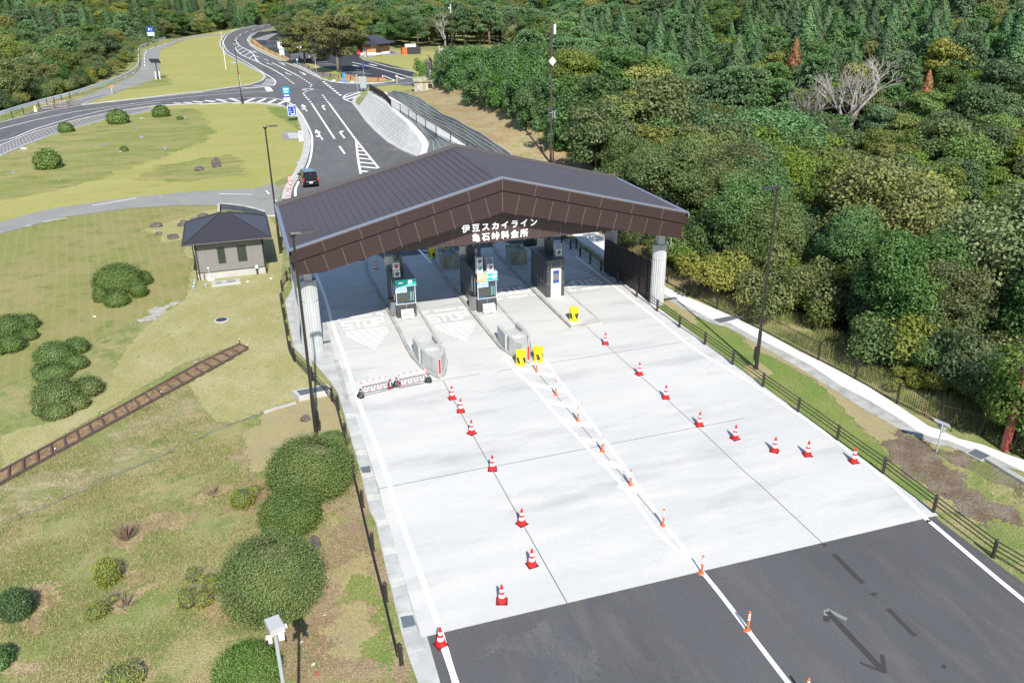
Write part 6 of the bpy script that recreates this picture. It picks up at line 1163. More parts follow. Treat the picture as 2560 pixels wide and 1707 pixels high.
def person(x,y,rz,label,top,leg,hair,arm=0):
    t=thing('person',label,'person',(x,y,.03),rz)
    skin('body',[(0,0,.92,.15,.11),(0,0,1.15,.14,.1),(0,0,1.38,.17,.11),(0,0,1.5,.06),(0,-.01,1.63,.095),(.1,0,.88,.1),(.11,0,.48,.065),(.11,0,.08,.045),(.11,-.14,.04,.04),(-.1,0,.88,.1),(-.11,0,.48,.065),(-.11,0,.08,.045),(-.11,-.14,.04,.04),(.22,0,1.42,.055),(.27,-.02,1.15,.042),(.25,-.15-arm,.95+arm,.034),(-.22,0,1.42,.055),(-.27,-.02,1.15,.042),(-.25,-.15-arm,.95+arm,.034)],
     [(0,1),(1,2),(2,3),(3,4),(0,5),(5,6),(6,7),(7,8),(0,9),(9,10),(10,11),(11,12),(2,13),(13,14),(14,15),(2,16),(16,17),(17,18)],mat('skin_tone',(.45,.27,.19),.6),parent=t)
    skin('shirt',[(0,0,.98,.165,.125),(0,0,1.2,.155,.12),(0,0,1.4,.185,.125),(.22,0,1.42,.065),(.26,-.01,1.2,.055),(-.22,0,1.42,.065),(-.26,-.01,1.2,.055)],[(0,1),(1,2),(2,3),(3,4),(2,5),(5,6)],mat('cloth_%s'%top,dict(white=(.7,.7,.7),black=(.02,.02,.025),teal=(.6,.65,.68))[top],.8),parent=t)
    skin('trousers',[(0,0,.95,.16,.12),(.1,0,.86,.11),(.11,0,.48,.08),(.11,0,.12,.065),(-.1,0,.86,.11),(-.11,0,.48,.08),(-.11,0,.12,.065)],[(0,1),(1,2),(2,3),(0,4),(4,5),(5,6)],mat('cloth_%s'%leg,dict(black=(.02,.02,.025),teal=(.02,.22,.25),navy=(.03,.04,.09))[leg],.8),parent=t)
    b=MB(); b.lathe((0,.01,1.60),[(.09,0),(.115,.06),(.1,.13),(.04,.17)],12); b.build('hair',mat('hat_%s'%hair,dict(red=(.45,.02,.03),black=(.015,.012,.012),cream=(.6,.55,.4))[hair],.7),t)
pp=[(17.34,232.95),(18.76,242.58),(20.99,239.13),(22.54,245.89),(23.16,243.91),(20.96,241.59)]
person(*pp[0],2.2,'person in white top and teal trousers at the parking fence','white','teal','black',.25)
person(*pp[1],1.0,'person in black beside the parked motorcycle','black','black','black')
person(*pp[2],.4,'rider in a white shirt seen from behind','white','black','cream'); person(*pp[3],2.8,'rider in pale top right of the white shirted rider','teal','navy','cream'); person(*pp[4],4,'rider in black beside the thin white pole','black','black','black'); person(*pp[5],5,'person with a red cap among the motorcycles','black','navy','red')
# cobbled verges along the left road
cob=layered('cobble',[(.20,.185,.185),(.155,.15,.155),(.26,.17,.10)],[(1.0,.4,.6),(.25,.62,.7)],bs=5,fine=.2,bump=.5)
vl=[(-30.78,130.51),(-28.26,141.45),(-24.38,148.29),(-20.11,156.72),(-14.35,161.93)]; vo=[(-28.94,121.37),(-27.48,128.29),(-24.44,139.38),(-19.43,150.22),(-14.5,155.92),(-12.86,159.77)]
sheet('cobbled_verge',vl+[(p[0],p[1]) for p in vo[::-1]],.03,cob)
b=MB(); ribbon(b,vo,.5,.02,.08); ribbon(b,[(-29.97,126.5),(-27.09,134.51),(-23.67,143.11),(-19.43,150.22)],.12,.033)
for i in range(40):
    a=along(vl,arc(vl)[-1]*i/40)[0]; c=along(vo,arc(vo)[-1]*i/40)[0]; ribbon(b,[a,c],.1,.034)
struct(b.build('verge_kerb',M_line))
sheet('cobbled_verge',[(-27.94,170.68),(-28.04,174.95),(-26.78,180.7),(-25.18,184.81),(-22.7,187.77),(-22.26,185.57),(-24.17,179.63),(-25.32,175.58),(-25.69,170.59)],.032,cob); b=MB(); ribbon(b,[(-25.65,170.24),(-24.9,175.41),(-23.4,180.24),(-22.16,184.53),(-22.32,186.59)],.5,.03,.06)
for i in range(16): a=along([(-28.13,174.12),(-26.78,180.7),(-25.18,184.81),(-22.7,187.77)],i*2.2)[0]; ribbon(b,[a,(a[0]+2.0,a[1]-3.4)],.1,.036)
struct(b.build('verge_kerb',M_line))
t=sheet('concrete_pad',[(6.06,126.46),(8.59,126.64),(8.05,119.46),(5.92,120.28)],.034,M_oldasph); sheet('concrete_pad',[(6.88,125.44),(8.06,125.44),(8.35,124.63),(8.14,120.49),(6.84,120.57)],.04,M_conc2)
sheet('concrete_pad',[(0.66,248.73),(2.68,249.74),(3.21,245.69),(1.65,243.79)],.034,M_conc2)
for q_ in ([(6.22,102.22),(6.48,103.56),(7.6,103.3),(7.34,101.8)],): b=MB(); b.prism(q_,.12,.16); struct(b.build('drain_cover',M_conc2))

# ---------- foliage makers ----------
def quads(c,nrm,size,asp=.62,bend=True):
    "leaf faces: centres (N,3), facing directions, sizes -> (4N,3)"
    N=len(c); nrm=nrm/np.maximum(1e-6,np.linalg.norm(nrm,axis=1,keepdims=True)); r=np.random.normal(size=(N,3)); u=np.cross(nrm,r); u/=np.maximum(1e-6,np.linalg.norm(u,axis=1,keepdims=True)); v=np.cross(nrm,u)
    s=size[:,None] if hasattr(size,'__len__') else size
    a,b=u*s*.5,v*s*.5*asp
    return np.stack([c-a,c-b*1.0,c+a,c+b*1.0],1).reshape(-1,3)
def lobe_leaves(L,n,size,out=.75,shell=.62,flat=0,up=.35,wild=.45):
    "leaves over ellipsoid lobes L[(x,y,z,rx,ry,rz)]; area-weighted"
    L=np.array(L,float); w=(L[:,3]*L[:,4]+L[:,3]*L[:,5]); w/=w.sum(); k=np.random.choice(len(L),n,p=w)
    d=np.random.normal(size=(n,3)); d/=np.linalg.norm(d,axis=1,keepdims=True)
    rr=shell+(1-shell)*np.random.rand(n)**.7; rr*=1+.10*np.random.normal(size=n)
    c=L[k,:3]+d*L[k,3:6]*rr[:,None]
    nn=d*out+np.random.normal(size=(n,3))*wild+np.array([0,0,up])
    if flat: nn[:,2]+=flat
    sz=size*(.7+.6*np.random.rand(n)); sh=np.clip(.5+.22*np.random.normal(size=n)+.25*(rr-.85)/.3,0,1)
    return quads(c,nn,sz),sh
def trunk_mesh(name,h,r,branches,mt,lean=.3):
    b=MB(); P=[(0,0,-.5),(random.uniform(-lean,lean)*.3,random.uniform(-lean,lean)*.3,h*.35),(random.uniform(-lean,lean),random.uniform(-lean,lean),h*.75)]
    b.tube(P[0],P[1],r,r*.75,8); b.tube(P[1],P[2],r*.75,r*.45,7)
    for e in branches:
        m_=(Vector(P[1]).lerp(Vector(P[2]),random.random())); mid=m_.lerp(Vector(e),.5)+Vector((0,0,-.3)); b.tube(m_,mid,r*.36,r*.24,5); b.tube(mid,e,r*.24,r*.08,5)
    me=bpy.data.meshes.new(name); me.from_pydata(b.v,[],b.f); me.materials.append(mt); me.polygons.foreach_set('use_smooth',[True]*len(b.f)); return me
M_bark=mat('bark',(.11,.095,.08),.9,var=.3,vs=6,bump=.5,bs=20); M_barkp=mat('pale_bark',(.25,.23,.21),.9,var=.2,vs=5); M_barkr=mat('pine_bark',(.17,.10,.075),.9,var=.3,vs=6)
M_lf=leafmat('broad_leaf',(.088,.150,.030),(.160,.210,.048),hue=.03,val=.30,sat=.25,ns=.6,trans=.32)
M_lf2=leafmat('evergreen_leaf',(.050,.110,.030),(.095,.165,.045),hue=.015,val=.3,sat=.2,ns=.7)
M_lfy=leafmat('yellowing_leaf',(.145,.185,.036),(.215,.210,.055),hue=.02,val=.25,sat=.2,ns=.45)
M_pn=leafmat('pine_needle',(.085,.175,.062),(.130,.225,.080),hue=.015,val=.22,sat=.2,ns=.8,trans=.15)
M_cd=leafmat('cedar_needle',(.040,.100,.032),(.075,.140,.042),hue=.02,val=.3,sat=.2,ns=.8,trans=.12)
M_zk=leafmat('zelkova_leaf',(.105,.135,.034),(.165,.155,.048),hue=.015,val=.12,sat=.1,ns=.25)
M_red=leafmat('rust_leaf',(.30,.09,.03),(.22,.14,.04),hue=.01,val=.15,sat=.1)
M_bush=leafmat('clipped_leaf',(.058,.108,.018),(.095,.150,.028),hue=.012,val=.12,sat=.1,ns=1.6,trans=.12)
M_bushg=leafmat('wild_bush_leaf',(.075,.125,.026),(.125,.165,.040),hue=.01,val=.1,sat=.1,ns=1.1,trans=.15)
M_bushy=leafmat('yellow_bush_leaf',(.17,.22,.02),(.28,.28,.04),hue=.01,val=.1,sat=.1,ns=2,trans=.2)
M_twig=mat('grey_twig',(.22,.19,.16),.9,var=.25,vs=6)
def crown_broad(seed,R_=3.3,Hc=5.2,n=9000,size=.34,lob=26,flat=0):
    rs=np.random.RandomState(seed); np.random.seed(seed); L=[]
    for i in range(lob):
        a=rs.rand()*2*PI; t=rs.rand(); z=Hc+(t-.45)*R_*1.25; rad=R_*.78*math.sqrt(max(.05,1-((t-.4)/.72)**2))*(.35+.65*rs.rand()**.5); s_=R_*(.24+.17*rs.rand())
        L.append((rad*math.cos(a),rad*math.sin(a),z,s_*1.15,s_*1.15,s_*(.74 if not flat else .55)))
    L.append((0,0,Hc,R_*.55,R_*.55,R_*.5))
    co,sh=lobe_leaves(L,n,size,flat=flat*.6); return co,sh,L
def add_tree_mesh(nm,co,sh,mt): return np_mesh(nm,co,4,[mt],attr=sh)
PROTO={}
def proto(kind,variants):
    out=[]
    for (crown,trunk) in variants: out.append((crown,trunk))
    PROTO[kind]=out
bv=[]
for s_ in range(5):
    co,sh,L=crown_broad(11+s_,3.4,5.4,13000,.29,30+s_*2,flat=(0,0,.3,0,.35)[s_]); random.seed(s_)
    br=[(l[0]*.8,l[1]*.8,l[2]) for l in random.sample(L,6)]; bv.append((co,sh,trunk_mesh('trunk',6,.2,br,M_bark)))
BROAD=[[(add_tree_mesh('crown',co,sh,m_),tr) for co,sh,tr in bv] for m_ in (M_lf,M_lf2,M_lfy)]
HI=[]
for s_ in range(3):
    co,sh,L=crown_broad(31+s_,3.4,5.4,26000,.19,34+s_*3); random.seed(s_); HI.append((co,sh,trunk_mesh('trunk',6,.2,[(l[0]*.8,l[1]*.8,l[2]) for l in random.sample(L,6)],M_bark)))
BROADHI=[[(add_tree_mesh('crown',co,sh,m_),tr) for co,sh,tr in HI] for m_ in (M_lf,M_lf2,M_lfy)]
def crown_pine(seed,n=7000):
    rs=np.random.RandomState(seed); np.random.seed(seed); L=[]
    for i in range(22):
        t=i/21; z=3.2+t*5.2; rad=(3.3*(1-t)**.8+.5)*(.55+.45*rs.rand()); a=i*2.4+rs.rand()
        L.append((rad*math.cos(a),rad*math.sin(a),z,1.05+.4*rs.rand(),1.05+.4*rs.rand(),.52))
    L.append((0,0,8.2,1.2,1.2,.9)); k=np.random.choice(len(L),n//9); La=np.array(L)
    d=np.random.normal(size=(len(k),3)); d/=np.linalg.norm(d,axis=1,keepdims=True); d[:,2]=np.abs(d[:,2])*.9-.15
    c=La[k,:3]+d*La[k,3:6]; c=np.repeat(c,9,0); dd=np.random.normal(size=(len(c),3))+np.repeat(d,9,0)*1.1+np.array([0,0,.7]); dd/=np.linalg.norm(dd,axis=1,keepdims=True)
    r=np.random.normal(size=(len(c),3)); u=np.cross(dd,r); u/=np.linalg.norm(u,axis=1,keepdims=True); s=.36*(.7+.6*np.random.rand(len(c),1))
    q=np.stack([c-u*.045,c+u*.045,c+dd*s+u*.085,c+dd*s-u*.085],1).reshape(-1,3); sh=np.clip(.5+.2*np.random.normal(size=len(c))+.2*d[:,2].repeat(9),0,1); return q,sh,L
PINE=[]
for s_ in range(3):
    co,sh,L=crown_pine(40+s_); random.seed(s_); PINE.append((add_tree_mesh('crown',co,sh,M_pn),trunk_mesh('trunk',8.5,.2,[(l[0]*.7,l[1]*.7,l[2]-.2) for l in L[::2]],M_barkr)))
def crown_cedar(seed,n=8000,H_=10.5):
    np.random.seed(seed); t=np.random.rand(n)**.75; z=1.2+t*(H_-1.2); a=np.random.rand(n)*2*PI; lay=np.floor(z/.62); rad=(1-t)**.7*2.9+.15; rad*=.86+.16*np.sin(a*5+lay*2.1)+.1*np.random.normal(size=n)
    rr=rad*(.45+.55*np.random.rand(n)**.45); c=np.stack([rr*np.cos(a),rr*np.sin(a),z-.28*rr],1); d=np.stack([np.cos(a),np.sin(a),.55+0*a],1)+np.random.normal(size=(n,3))*.35
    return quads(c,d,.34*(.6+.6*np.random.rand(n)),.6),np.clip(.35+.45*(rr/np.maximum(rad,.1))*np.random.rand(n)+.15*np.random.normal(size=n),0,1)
CEDAR=[]
for s_ in range(3): co,sh=crown_cedar(60+s_); CEDAR.append((add_tree_mesh('crown',co,sh,M_cd),trunk_mesh('trunk',11,.16,[],M_bark,.05)))
def bare(seed,h=6):
    random.seed(seed); b=MB()
    def br(p,d,l,r,k):
        e=p+d*l; b.tube(p,e,r,r*.7,5 if k<2 else 3,cap=False)
        if k<4:
            for _ in range(3 if k<3 else 4): nd=(d+Vector((random.uniform(-1,1),random.uniform(-1,1),random.uniform(-.25,.7)))*.75).normalized(); br(p.lerp(e,random.uniform(.55,1)),nd,l*random.uniform(.55,.8),r*.55,k+1)
    br(Vector((0,0,-.3)),Vector((0,0,1)),h*.38,.15,0); me=bpy.data.meshes.new('branches'); me.from_pydata(b.v,[],b.f); me.materials.append(M_barkp); return me
BARE=[bare(1),bare(5)]
def bare_big(seed):
    random.seed(seed); b=MB()
    def br(p,d,l,r,k):
        e=p+d*l; b.tube(p,e,r,r*.72,5 if k<2 else 3,cap=False)
        if k<5:
            for _ in range(3): nd=(d*.9+Vector((random.uniform(-1,1),random.uniform(-1,1),random.uniform(-.15,.5)))*.8).normalized(); br(p.lerp(e,random.uniform(.5,1)),nd,l*random.uniform(.62,.8),r*.55,k+1)
    for _ in range(2): br(Vector((random.uniform(-.2,.2),0,-.3)),Vector((random.uniform(-.25,.25),random.uniform(-.2,.2),1)).normalized(),1.9,.13,0)
    me=bpy.data.meshes.new('branches'); me.from_pydata(b.v,[],b.f); me.materials.append(M_barkp); return me
BIGB=[bare_big(3),bare_big(8)]
def plant_tree(name,label,x,y,z,s,pr_,group,rz=None,sz=1.,parts=True):
    t=thing(name,label,'tree',(x,y,z),random.uniform(0,6.28) if rz is None else rz,group); t.scale=(s,s,s*sz)
    for nm,me in zip(('crown','trunk'),pr_): o=bpy.data.objects.new(nm,me); col.objects.link(o); o.parent=t
    return t
def in_view(x,y,z,m=.06):
    v=Vector((x,y,z))-Vector((0,0,20)); d=v.dot(fw)
    if d<5: return False
    px=v.dot(rt2)/d*2083/2560; py=v.dot(up2)/d*2083/2560
    return abs(px)<.5+m and -.333-m<py<.333+m*.8
# ---------- forest ----------
def hides(x,y,z):
    "keeps the view down to the bend of the lower road open, as in the clearing there"
    v=Vector((x,y,z))-Vector((0,0,20)); d=v.dot(fw); a=v.dot(rt2)/d; b=v.dot(up2)/d
    return .50<a<.68 and .062<b<.150
random.seed(21); rs=np.random.RandomState(5); cnt={'b':0,'p':0,'c':0,'x':0}; farL=[]
MEADOW=[(57.48,232.65),(63.46,229.92),(71.18,226.39),(72.74,203.88),(60.69,170.1),(53.89,168.41),(53.43,193.9)]
LOWROAD=[(lr[0][0]-26,lr[0][1]+12)]+list(lr)+[(lr[-1][0]+20,lr[-1][1]-22)]
def near_poly(x,y,P,d): 
    for a,b_ in zip(P,P[1:]):
        ax,ay=a[:2]; bx_,by=b_[:2]; L2=(bx_-ax)**2+(by-ay)**2; t=max(0,min(1,((x-ax)*(bx_-ax)+(y-ay)*(by-ay))/L2)); 
        if math.hypot(x-ax-t*(bx_-ax),y-ay-t*(by-ay))<d: return True
    return False
cand=[]
def gridpts(sp,r0,r1):
    y=15
    while y<620:
        x=-180
        while x<460:
            px,py=x+rs.uniform(-.42,.42)*sp,y+rs.uniform(-.42,.42)*sp; r=math.hypot(px,py)
            if r0<=r<r1: cand.append((r,px,py))
            x+=sp
        y+=sp
gridpts(3.9,0,120); gridpts(4.9,120,210); gridpts(6.3,210,330); gridpts(8.5,330,640)
BT=[(91,110,2.9,'largest bare grey tree on the far right slope'),(86,113,2.2,'bare tree touching the largest bare one on its left'),(60,114.5,1.7,'bare pale tree in the middle of the wood, above the canopy end'),(64,74,2.0,'spreading bare tree low in the right hand valley')]
BP=[(69.37,99.98)][0]
cand.sort()
for r,x,y in cand:
    er=interp(EDGE_R,y); el=interp(EDGE_L,y); right=x>er+(6.5 if y<33 else 3.4 if y<45 else 1.8 if y<70 else 2.2) or (y>276 and x>interp([(276,46),(300,40),(330,24),(380,20),(430,34),(470,48),(500,62)],y)); left=x<el-3 or y>506
    if y>165 and y<262 and 52<x<er+2: right=False
    if not(right or left): continue
    if inside(x,y,MEADOW) or math.dist((x,y),BP)<5.5 or any(math.dist((x,y),p_[:2])<4.2 for p_ in BT): continue
    if right and near_poly(x,y,LOWROAD,6.5 if y<78 and x>66 else 3.5) and x<100: continue
    z=terrain(x,y)
    if not in_view(x,y,z+5): continue
    if right and r<108 and x>45 and any(hides(x,y,z+h_) for h_ in (2,5,8)): continue
    th=math.degrees(math.atan2(x,y)); kind='b'
    nz=math.sin(x*.045+y*.03)+math.cos(y*.05-x*.02)+rs.uniform(-.9,.9)
    if right and r>150: 
        if th>24+6*nz/2 and r>165: c_=rs.rand(); kind='c' if c_<.42 else 'p' if c_<.68 else 'b'
        elif nz>.1: kind='p' if rs.rand()<.75 else 'b'
    elif right and r>95 and nz>1.2: kind='p'
    elif left and r>230 and nz>.6: kind='p' if rs.rand()<.5 else 'c'
    if rs.rand()<.012 and r<260: kind='x'
    s=rs.uniform(.62,1.32)
    if right and y<64 and x<er+6: s=min(s*.8,1)
    elif right and x<er+9 and y<150: s*=.8
    if left and r<230: s*=1.12
    if left and x>el-11 and y<330: s*=.8
    if r>210: s*=1.12
    if cnt[kind]>=(285 if kind!='x' else 12) : farL.append((kind,x,y,z,s)); continue
    cnt[kind]+=1
    if kind=='b':
        c=rs.rand(); m_=(2 if c<.6 else 0) if (left and x>el-34 and y<300 and r<260) else (0 if c<.55 else 1 if c<.88 else 2)
        pr_=BROADHI[m_][rs.randint(3)] if r<82 else BROAD[m_][rs.randint(5)]
        nmz='left' if left else 'right'
        g_=('broadleaf trees beyond the far left guardrail' if left else 'broadleaf trees on the slope beside the walkway' if r<85 else 'broadleaf trees of the wooded valley on the right')
        lb=('leafy broadleaf tree in the wood beyond the guardrail and far road' if left else 'green broadleaf tree on the slope just beyond the brown balustrade' if r<85 else 'broadleaf tree in the mixed wood filling the right of the photo')
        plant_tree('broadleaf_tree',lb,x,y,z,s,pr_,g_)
    elif kind=='p': plant_tree('pine_tree','light green pine tree standing in the far mixed wood',x,y,z,s*1.05,PINE[rs.randint(3)],'pine trees of the far wood',sz=.95)
    elif kind=='c': plant_tree('cedar_tree','dark green cedar tree with a pointed crown on the far wooded hill',x,y,z,s*1.1,CEDAR[rs.randint(3)],'cedar trees of the far wooded hill')
    else:
        t=thing('bare_tree','bare grey branched tree among the green crowns','tree',(x,y,z),rs.rand()*6,'bare trees in the wood'); t.scale=(s*1.35,)*3; o=bpy.data.objects.new('branches',BARE[rs.randint(2)]); col.objects.link(o); o.parent=t
print('forest',cnt,len(farL))
def scatter(name,label,lst,crowns):
    "one object for the uncountable far trees: crowns instanced on points"
    me=bpy.data.meshes.new(name); me.from_pydata([(f_[1],f_[2],f_[3]) for f_ in lst],[],[])
    for an,tp,vals in (('turn','FLOAT',[rs.rand()*6.28 for _ in lst]),('size','FLOAT',[f_[4] for f_ in lst]),('pick','INT',[rs.randint(len(crowns)) for _ in lst])):
        a=me.attributes.new(an,tp,'POINT'); a.data.foreach_set('value',vals)
    o=bpy.data.objects.new(name,me); col.objects.link(o); ng=bpy.data.node_groups.new(name,'GeometryNodeTree'); ng.interface.new_socket('Geometry',in_out='INPUT',socket_type='NodeSocketGeometry'); ng.interface.new_socket('Geometry',in_out='OUTPUT',socket_type='NodeSocketGeometry')
    n=ng.nodes; l=ng.links; gi=n.new('NodeGroupInput'); go=n.new('NodeGroupOutput'); ip=n.new('GeometryNodeInstanceOnPoints'); jn=n.new('GeometryNodeJoinGeometry')
    for c in crowns[::-1]: oi=n.new('GeometryNodeObjectInfo'); oi.inputs['Object'].default_value=c; oi.inputs['As Instance'].default_value=True; l.new(oi.outputs['Geometry'],jn.inputs[0])
    def at(nm,tp): a=n.new('GeometryNodeInputNamedAttribute'); a.data_type=tp; a.inputs['Name'].default_value=nm; return a.outputs['Attribute']
    cx_=n.new('ShaderNodeCombineXYZ'); l.new(at('turn','FLOAT'),cx_.inputs[2]); l.new(cx_.outputs[0],ip.inputs['Rotation']); l.new(at('size','FLOAT'),ip.inputs['Scale']); l.new(at('pick','INT'),ip.inputs['Instance Index']); ip.inputs['Pick Instance'].default_value=True
    l.new(gi.outputs[0],ip.inputs['Points']); l.new(jn.outputs[0],ip.inputs['Instance']); l.new(ip.outputs[0],go.inputs[0]); md_=o.modifiers.new('scatter','NODES'); md_.node_group=ng
    return tag(o,label,'woodland',kind='stuff')
def crown_of(me): return next(o for o in bpy.data.objects if o.data is me)
SRC={'b':[crown_of(c) for c in [BROAD[m_][v][0] for m_ in (0,1,2,0) for v in (0,2,4)]],'p':[crown_of(c[0]) for c in PINE],'c':[crown_of(c[0]) for c in CEDAR]}
for kd,lb in (('b','leafy mass of the farthest broadleaf wood'),('p','light green mass of the farthest pines'),('c','dark green mass of the farthest cedars')):
    lst=[f_ for f_ in farL if (f_[0]==kd or (kd=='b' and f_[0]=='x'))]
    if lst: scatter('distant_wood',lb,lst,SRC[kd])
# ---------- single trees ----------
random.seed(31)
def big_layered(seed,R_,H_,n,size,mt,tr,lob=46,z0=.3):
    rs_=np.random.RandomState(seed); np.random.seed(seed); L=[]
    for i in range(lob):
        t=rs_.rand(); a=rs_.rand()*2*PI; prof=math.sin(PI*min(1,(t*.85+.13)))**.6; rad=R_*prof*(.35+.6*rs_.rand()**.5); L.append((rad*math.cos(a),rad*math.sin(a),H_*(z0+(1-z0-.06)*t),R_*.27,R_*.27,R_*.12))
    L.append((0,0,H_*.62,R_*.5,R_*.5,H_*.22)); co,sh=lobe_leaves(L,n,size,flat=.5); br=[(l[0]*.8,l[1]*.8,l[2]) for l in L[:16]]
    return add_tree_mesh('crown',co,sh,mt),trunk_mesh('trunk',H_*.8,tr,br,M_bark,.2)
plant_tree('pine_tree','big spreading light green pine standing out of the valley wood',BP[0],BP[1],terrain(*BP)+1,1,big_layered(9,8.2,11,15000,.42,leafmat('pine_bright',(.10,.22,.075),(.15,.27,.095),hue=.01,val=.1,sat=.1,trans=.25),.35,52,.42),None)
zp=big_layered(5,7.0,12.6,15000,.5,M_zk,.42)
plant_tree('zelkova_tree','largest olive brown spreading tree, standing on the grass island of the car park',24.84,209.44,0,1,zp,None,rz=0)
plant_tree('zelkova_tree','smaller russet tinged spreading tree left of the largest one in the car park',19.69,237.32,0,.82,zp,None,rz=2.2)
random.seed(8)
for (px,py_,s,kd,lb) in ((72,292,1.25,1,'dark round evergreen behind the shop roof'),(62,284,1.1,0,'green tree between shop and enclosure'),(56,300,1.1,0,'yellow green tree left behind the shop'),(49,306,1.15,2,'tree behind the large zelkova crown'),(81,283,1.35,1,'dense dark tree behind the enclosure'),(38,318,1.1,0,'tree at the back of the car park'),(28,340,1.0,0,'tree on the grassy end of the car park'),(41,345,1.1,2,'tree near the far bend on the parking side'),(21,330,.8,0,'small tree by the far parking entrance'),(33,372,1.1,0,'tree beside the far road end'),(48,385,1.2,1,'dark tree beside the far road end'),(60,340,1.2,0,'tree in the back row behind the car park'),(75,320,1.3,0,'tall tree in the back row behind the shop'),(92,295,1.2,1,'dark tree right of the cage'),(88,268,1.0,2,'yellow green round tree right of the mast'),(98,280,1.2,0,'tree behind the mast'),(83,250,.95,2,'yellowish tree at the meadow edge right of the mast'),(92,240,1.1,2,'broad yellow green tree at the far meadow edge'),(102,235,1.1,0,'tree at the right end of the meadow edge'),(84,226,1.0,2,'low spreading tree hanging over the meadow'),(96,215,1.1,0,'tree at the near right meadow corner'),(88,205,.9,2,'small tree at the near right meadow corner')):
    plant_tree('broadleaf_tree',lb,px,py_,terrain(px,py_),s,BROAD[kd][random.randrange(5)],None)
t=thing('bare_tree','bare grey tree standing above the equipment cage','tree',(64,262,0),1,None); t.scale=(2.2,)*3; o=bpy.data.objects.new('branches',BARE[0]); col.objects.link(o); o.parent=t
for k_,(x,y,s,lb) in enumerate(BT): t=thing('bare_tree',lb,'tree',(x,y,terrain(x,y)+(1 if s>2 else 0)),k_*2.1,None); t.scale=(s*1.25,s*1.25,s*1.1); o=bpy.data.objects.new('branches',BIGB[k_%2]); col.objects.link(o); o.parent=t
for x,y,s,lb in ((98.5,136,1.1,'rust red dead tree high on the far wooded slope'),(105,110,.9,'rust red dead tree near the right edge of the wood'),(77,112,.8,'small rust red tree beside the big bright pine'),(190,260,1.4,'rust red dead tree near the top edge of the photo')):
    t=thing('dead_tree',lb,'tree',(x,y,terrain(x,y)+1.5),1,None); t.scale=(s*.75,s*.75,s); o=bpy.data.objects.new('crown',add_tree_mesh('crown',*crown_cedar(int(x),3500,9),M_red)); col.objects.link(o); o.parent=t; o=bpy.data.objects.new('trunk',CEDAR[0][1]); col.objects.link(o); o.parent=t
random.seed(14); US=[]
for m_ in (M_lf,M_lf2,M_lfy,M_lf):
    for k in range(2):
        np.random.seed(200+len(US)); L=[(np.random.normal()*.9,np.random.normal()*.9,.9+abs(np.random.normal())*.6,.75,.75,.6) for _ in range(12)]; co,sh=lobe_leaves(L,8000,.14); US.append(add_tree_mesh('leaves',co,sh,m_))
stem2=trunk_mesh('stem',2.2,.06,[(.6,.3,1.6),(-.5,.4,1.5),(.1,-.6,1.7)],M_bark); nus=0
def wild(x,y,s,lb,g_):
    t=thing('wild_shrub',lb,'shrub',(x,y,terrain(x,y)-.1),random.uniform(0,6),g_); t.scale=(s,s,s*random.uniform(.9,1.3))
    for nm,m_ in (('leaves',random.choice(US)),('stem',stem2)): o=bpy.data.objects.new(nm,m_); col.objects.link(o); o.parent=t
for i in range(900):
    y=random.uniform(16,70); x=interp(EDGE_R,y)+random.uniform(-.2,9)+ (0 if y>40 else .3); 
    if not in_view(x,y,0) or nus>=130: continue
    nus+=1; wild(x,y,random.uniform(.55,1.35),'leafy green shrub in the undergrowth below the brown balustrade','shrubs below the balustrade')
for i in range(60):
    y=random.uniform(150,335); x=interp(EDGE_L,y)+random.uniform(-4.5,-1.2); wild(x,y,random.uniform(.8,1.5),'leafy shrub at the foot of the wood behind the far guardrail','shrubs behind the far guardrail')
# ---------- saplings on the bank ----------
np.random.seed(12); SAP=[]
for s_ in range(3):
    L=[(np.random.normal()*.45,np.random.normal()*.45,.5+k*.28,.42,.42,.5) for k in range(9)]; co,sh=lobe_leaves(L,1700,.17,flat=0,up=.8); SAP.append((co,sh))
SAPM=[add_tree_mesh('leaves',co,sh,leafmat('sapling_leaf%d'%i,(.060,.150,.035),(.110,.210,.050),hue=.012,val=.2,trans=.2)) for i,(co,sh) in enumerate(SAP)]
rusty=add_tree_mesh('leaves',*SAP[1],M_red); stem=trunk_mesh('stem',2.4,.05,[(.4,.2,2),(-.3,.3,1.8),(.1,-.4,2.2)],M_bark)
def sapling(x,y,s,me,label,group): 
    t=thing('sapling',label,'shrub',(x,y,terrain(x,y)-.05),random.uniform(0,6),group); t.scale=(s,s,s*1.15)
    for nm,m_ in (('leaves',me),('stem',stem)): o=bpy.data.objects.new(nm,m_); col.objects.link(o); o.parent=t
random.seed(9); k_=0
for i in range(900):
    x=random.uniform(33,50); y=random.uniform(84,154)
    if x<interp([(84,32.4),(100,32.6),(112,32.8),(135,33.0),(154,35)],y) or x>interp(EDGE_R,y)+4: continue
    if any(math.hypot(x-a,y-b)<1.25 for a,b in (c[:2] for c in cand[:0])): continue
    if k_>=280: break
    k_+=1; sapling(x,y,random.uniform(.9,1.75),SAPM[k_%3],'upright bright green sapling on the brown bank above the block paving','green saplings on the bank')
for x,y,s,lb in ((47,104,1.7,'rust orange sapling below the dark antenna pole'),(38.5,104,1.3,'brown red withering sapling at the near end of the bank'),(39.8,97,1.1,'yellow orange sapling nearest the canopy roof')): sapling(x,y,s,rusty,lb,None)
sapling(37,172,1.6,SAPM[0],'green shrub directly left of the stone pedestal',None); sapling(39,178,1.4,BROAD[2][0][0] and SAPM[1],'olive shrub behind the stone pedestal on its left',None)
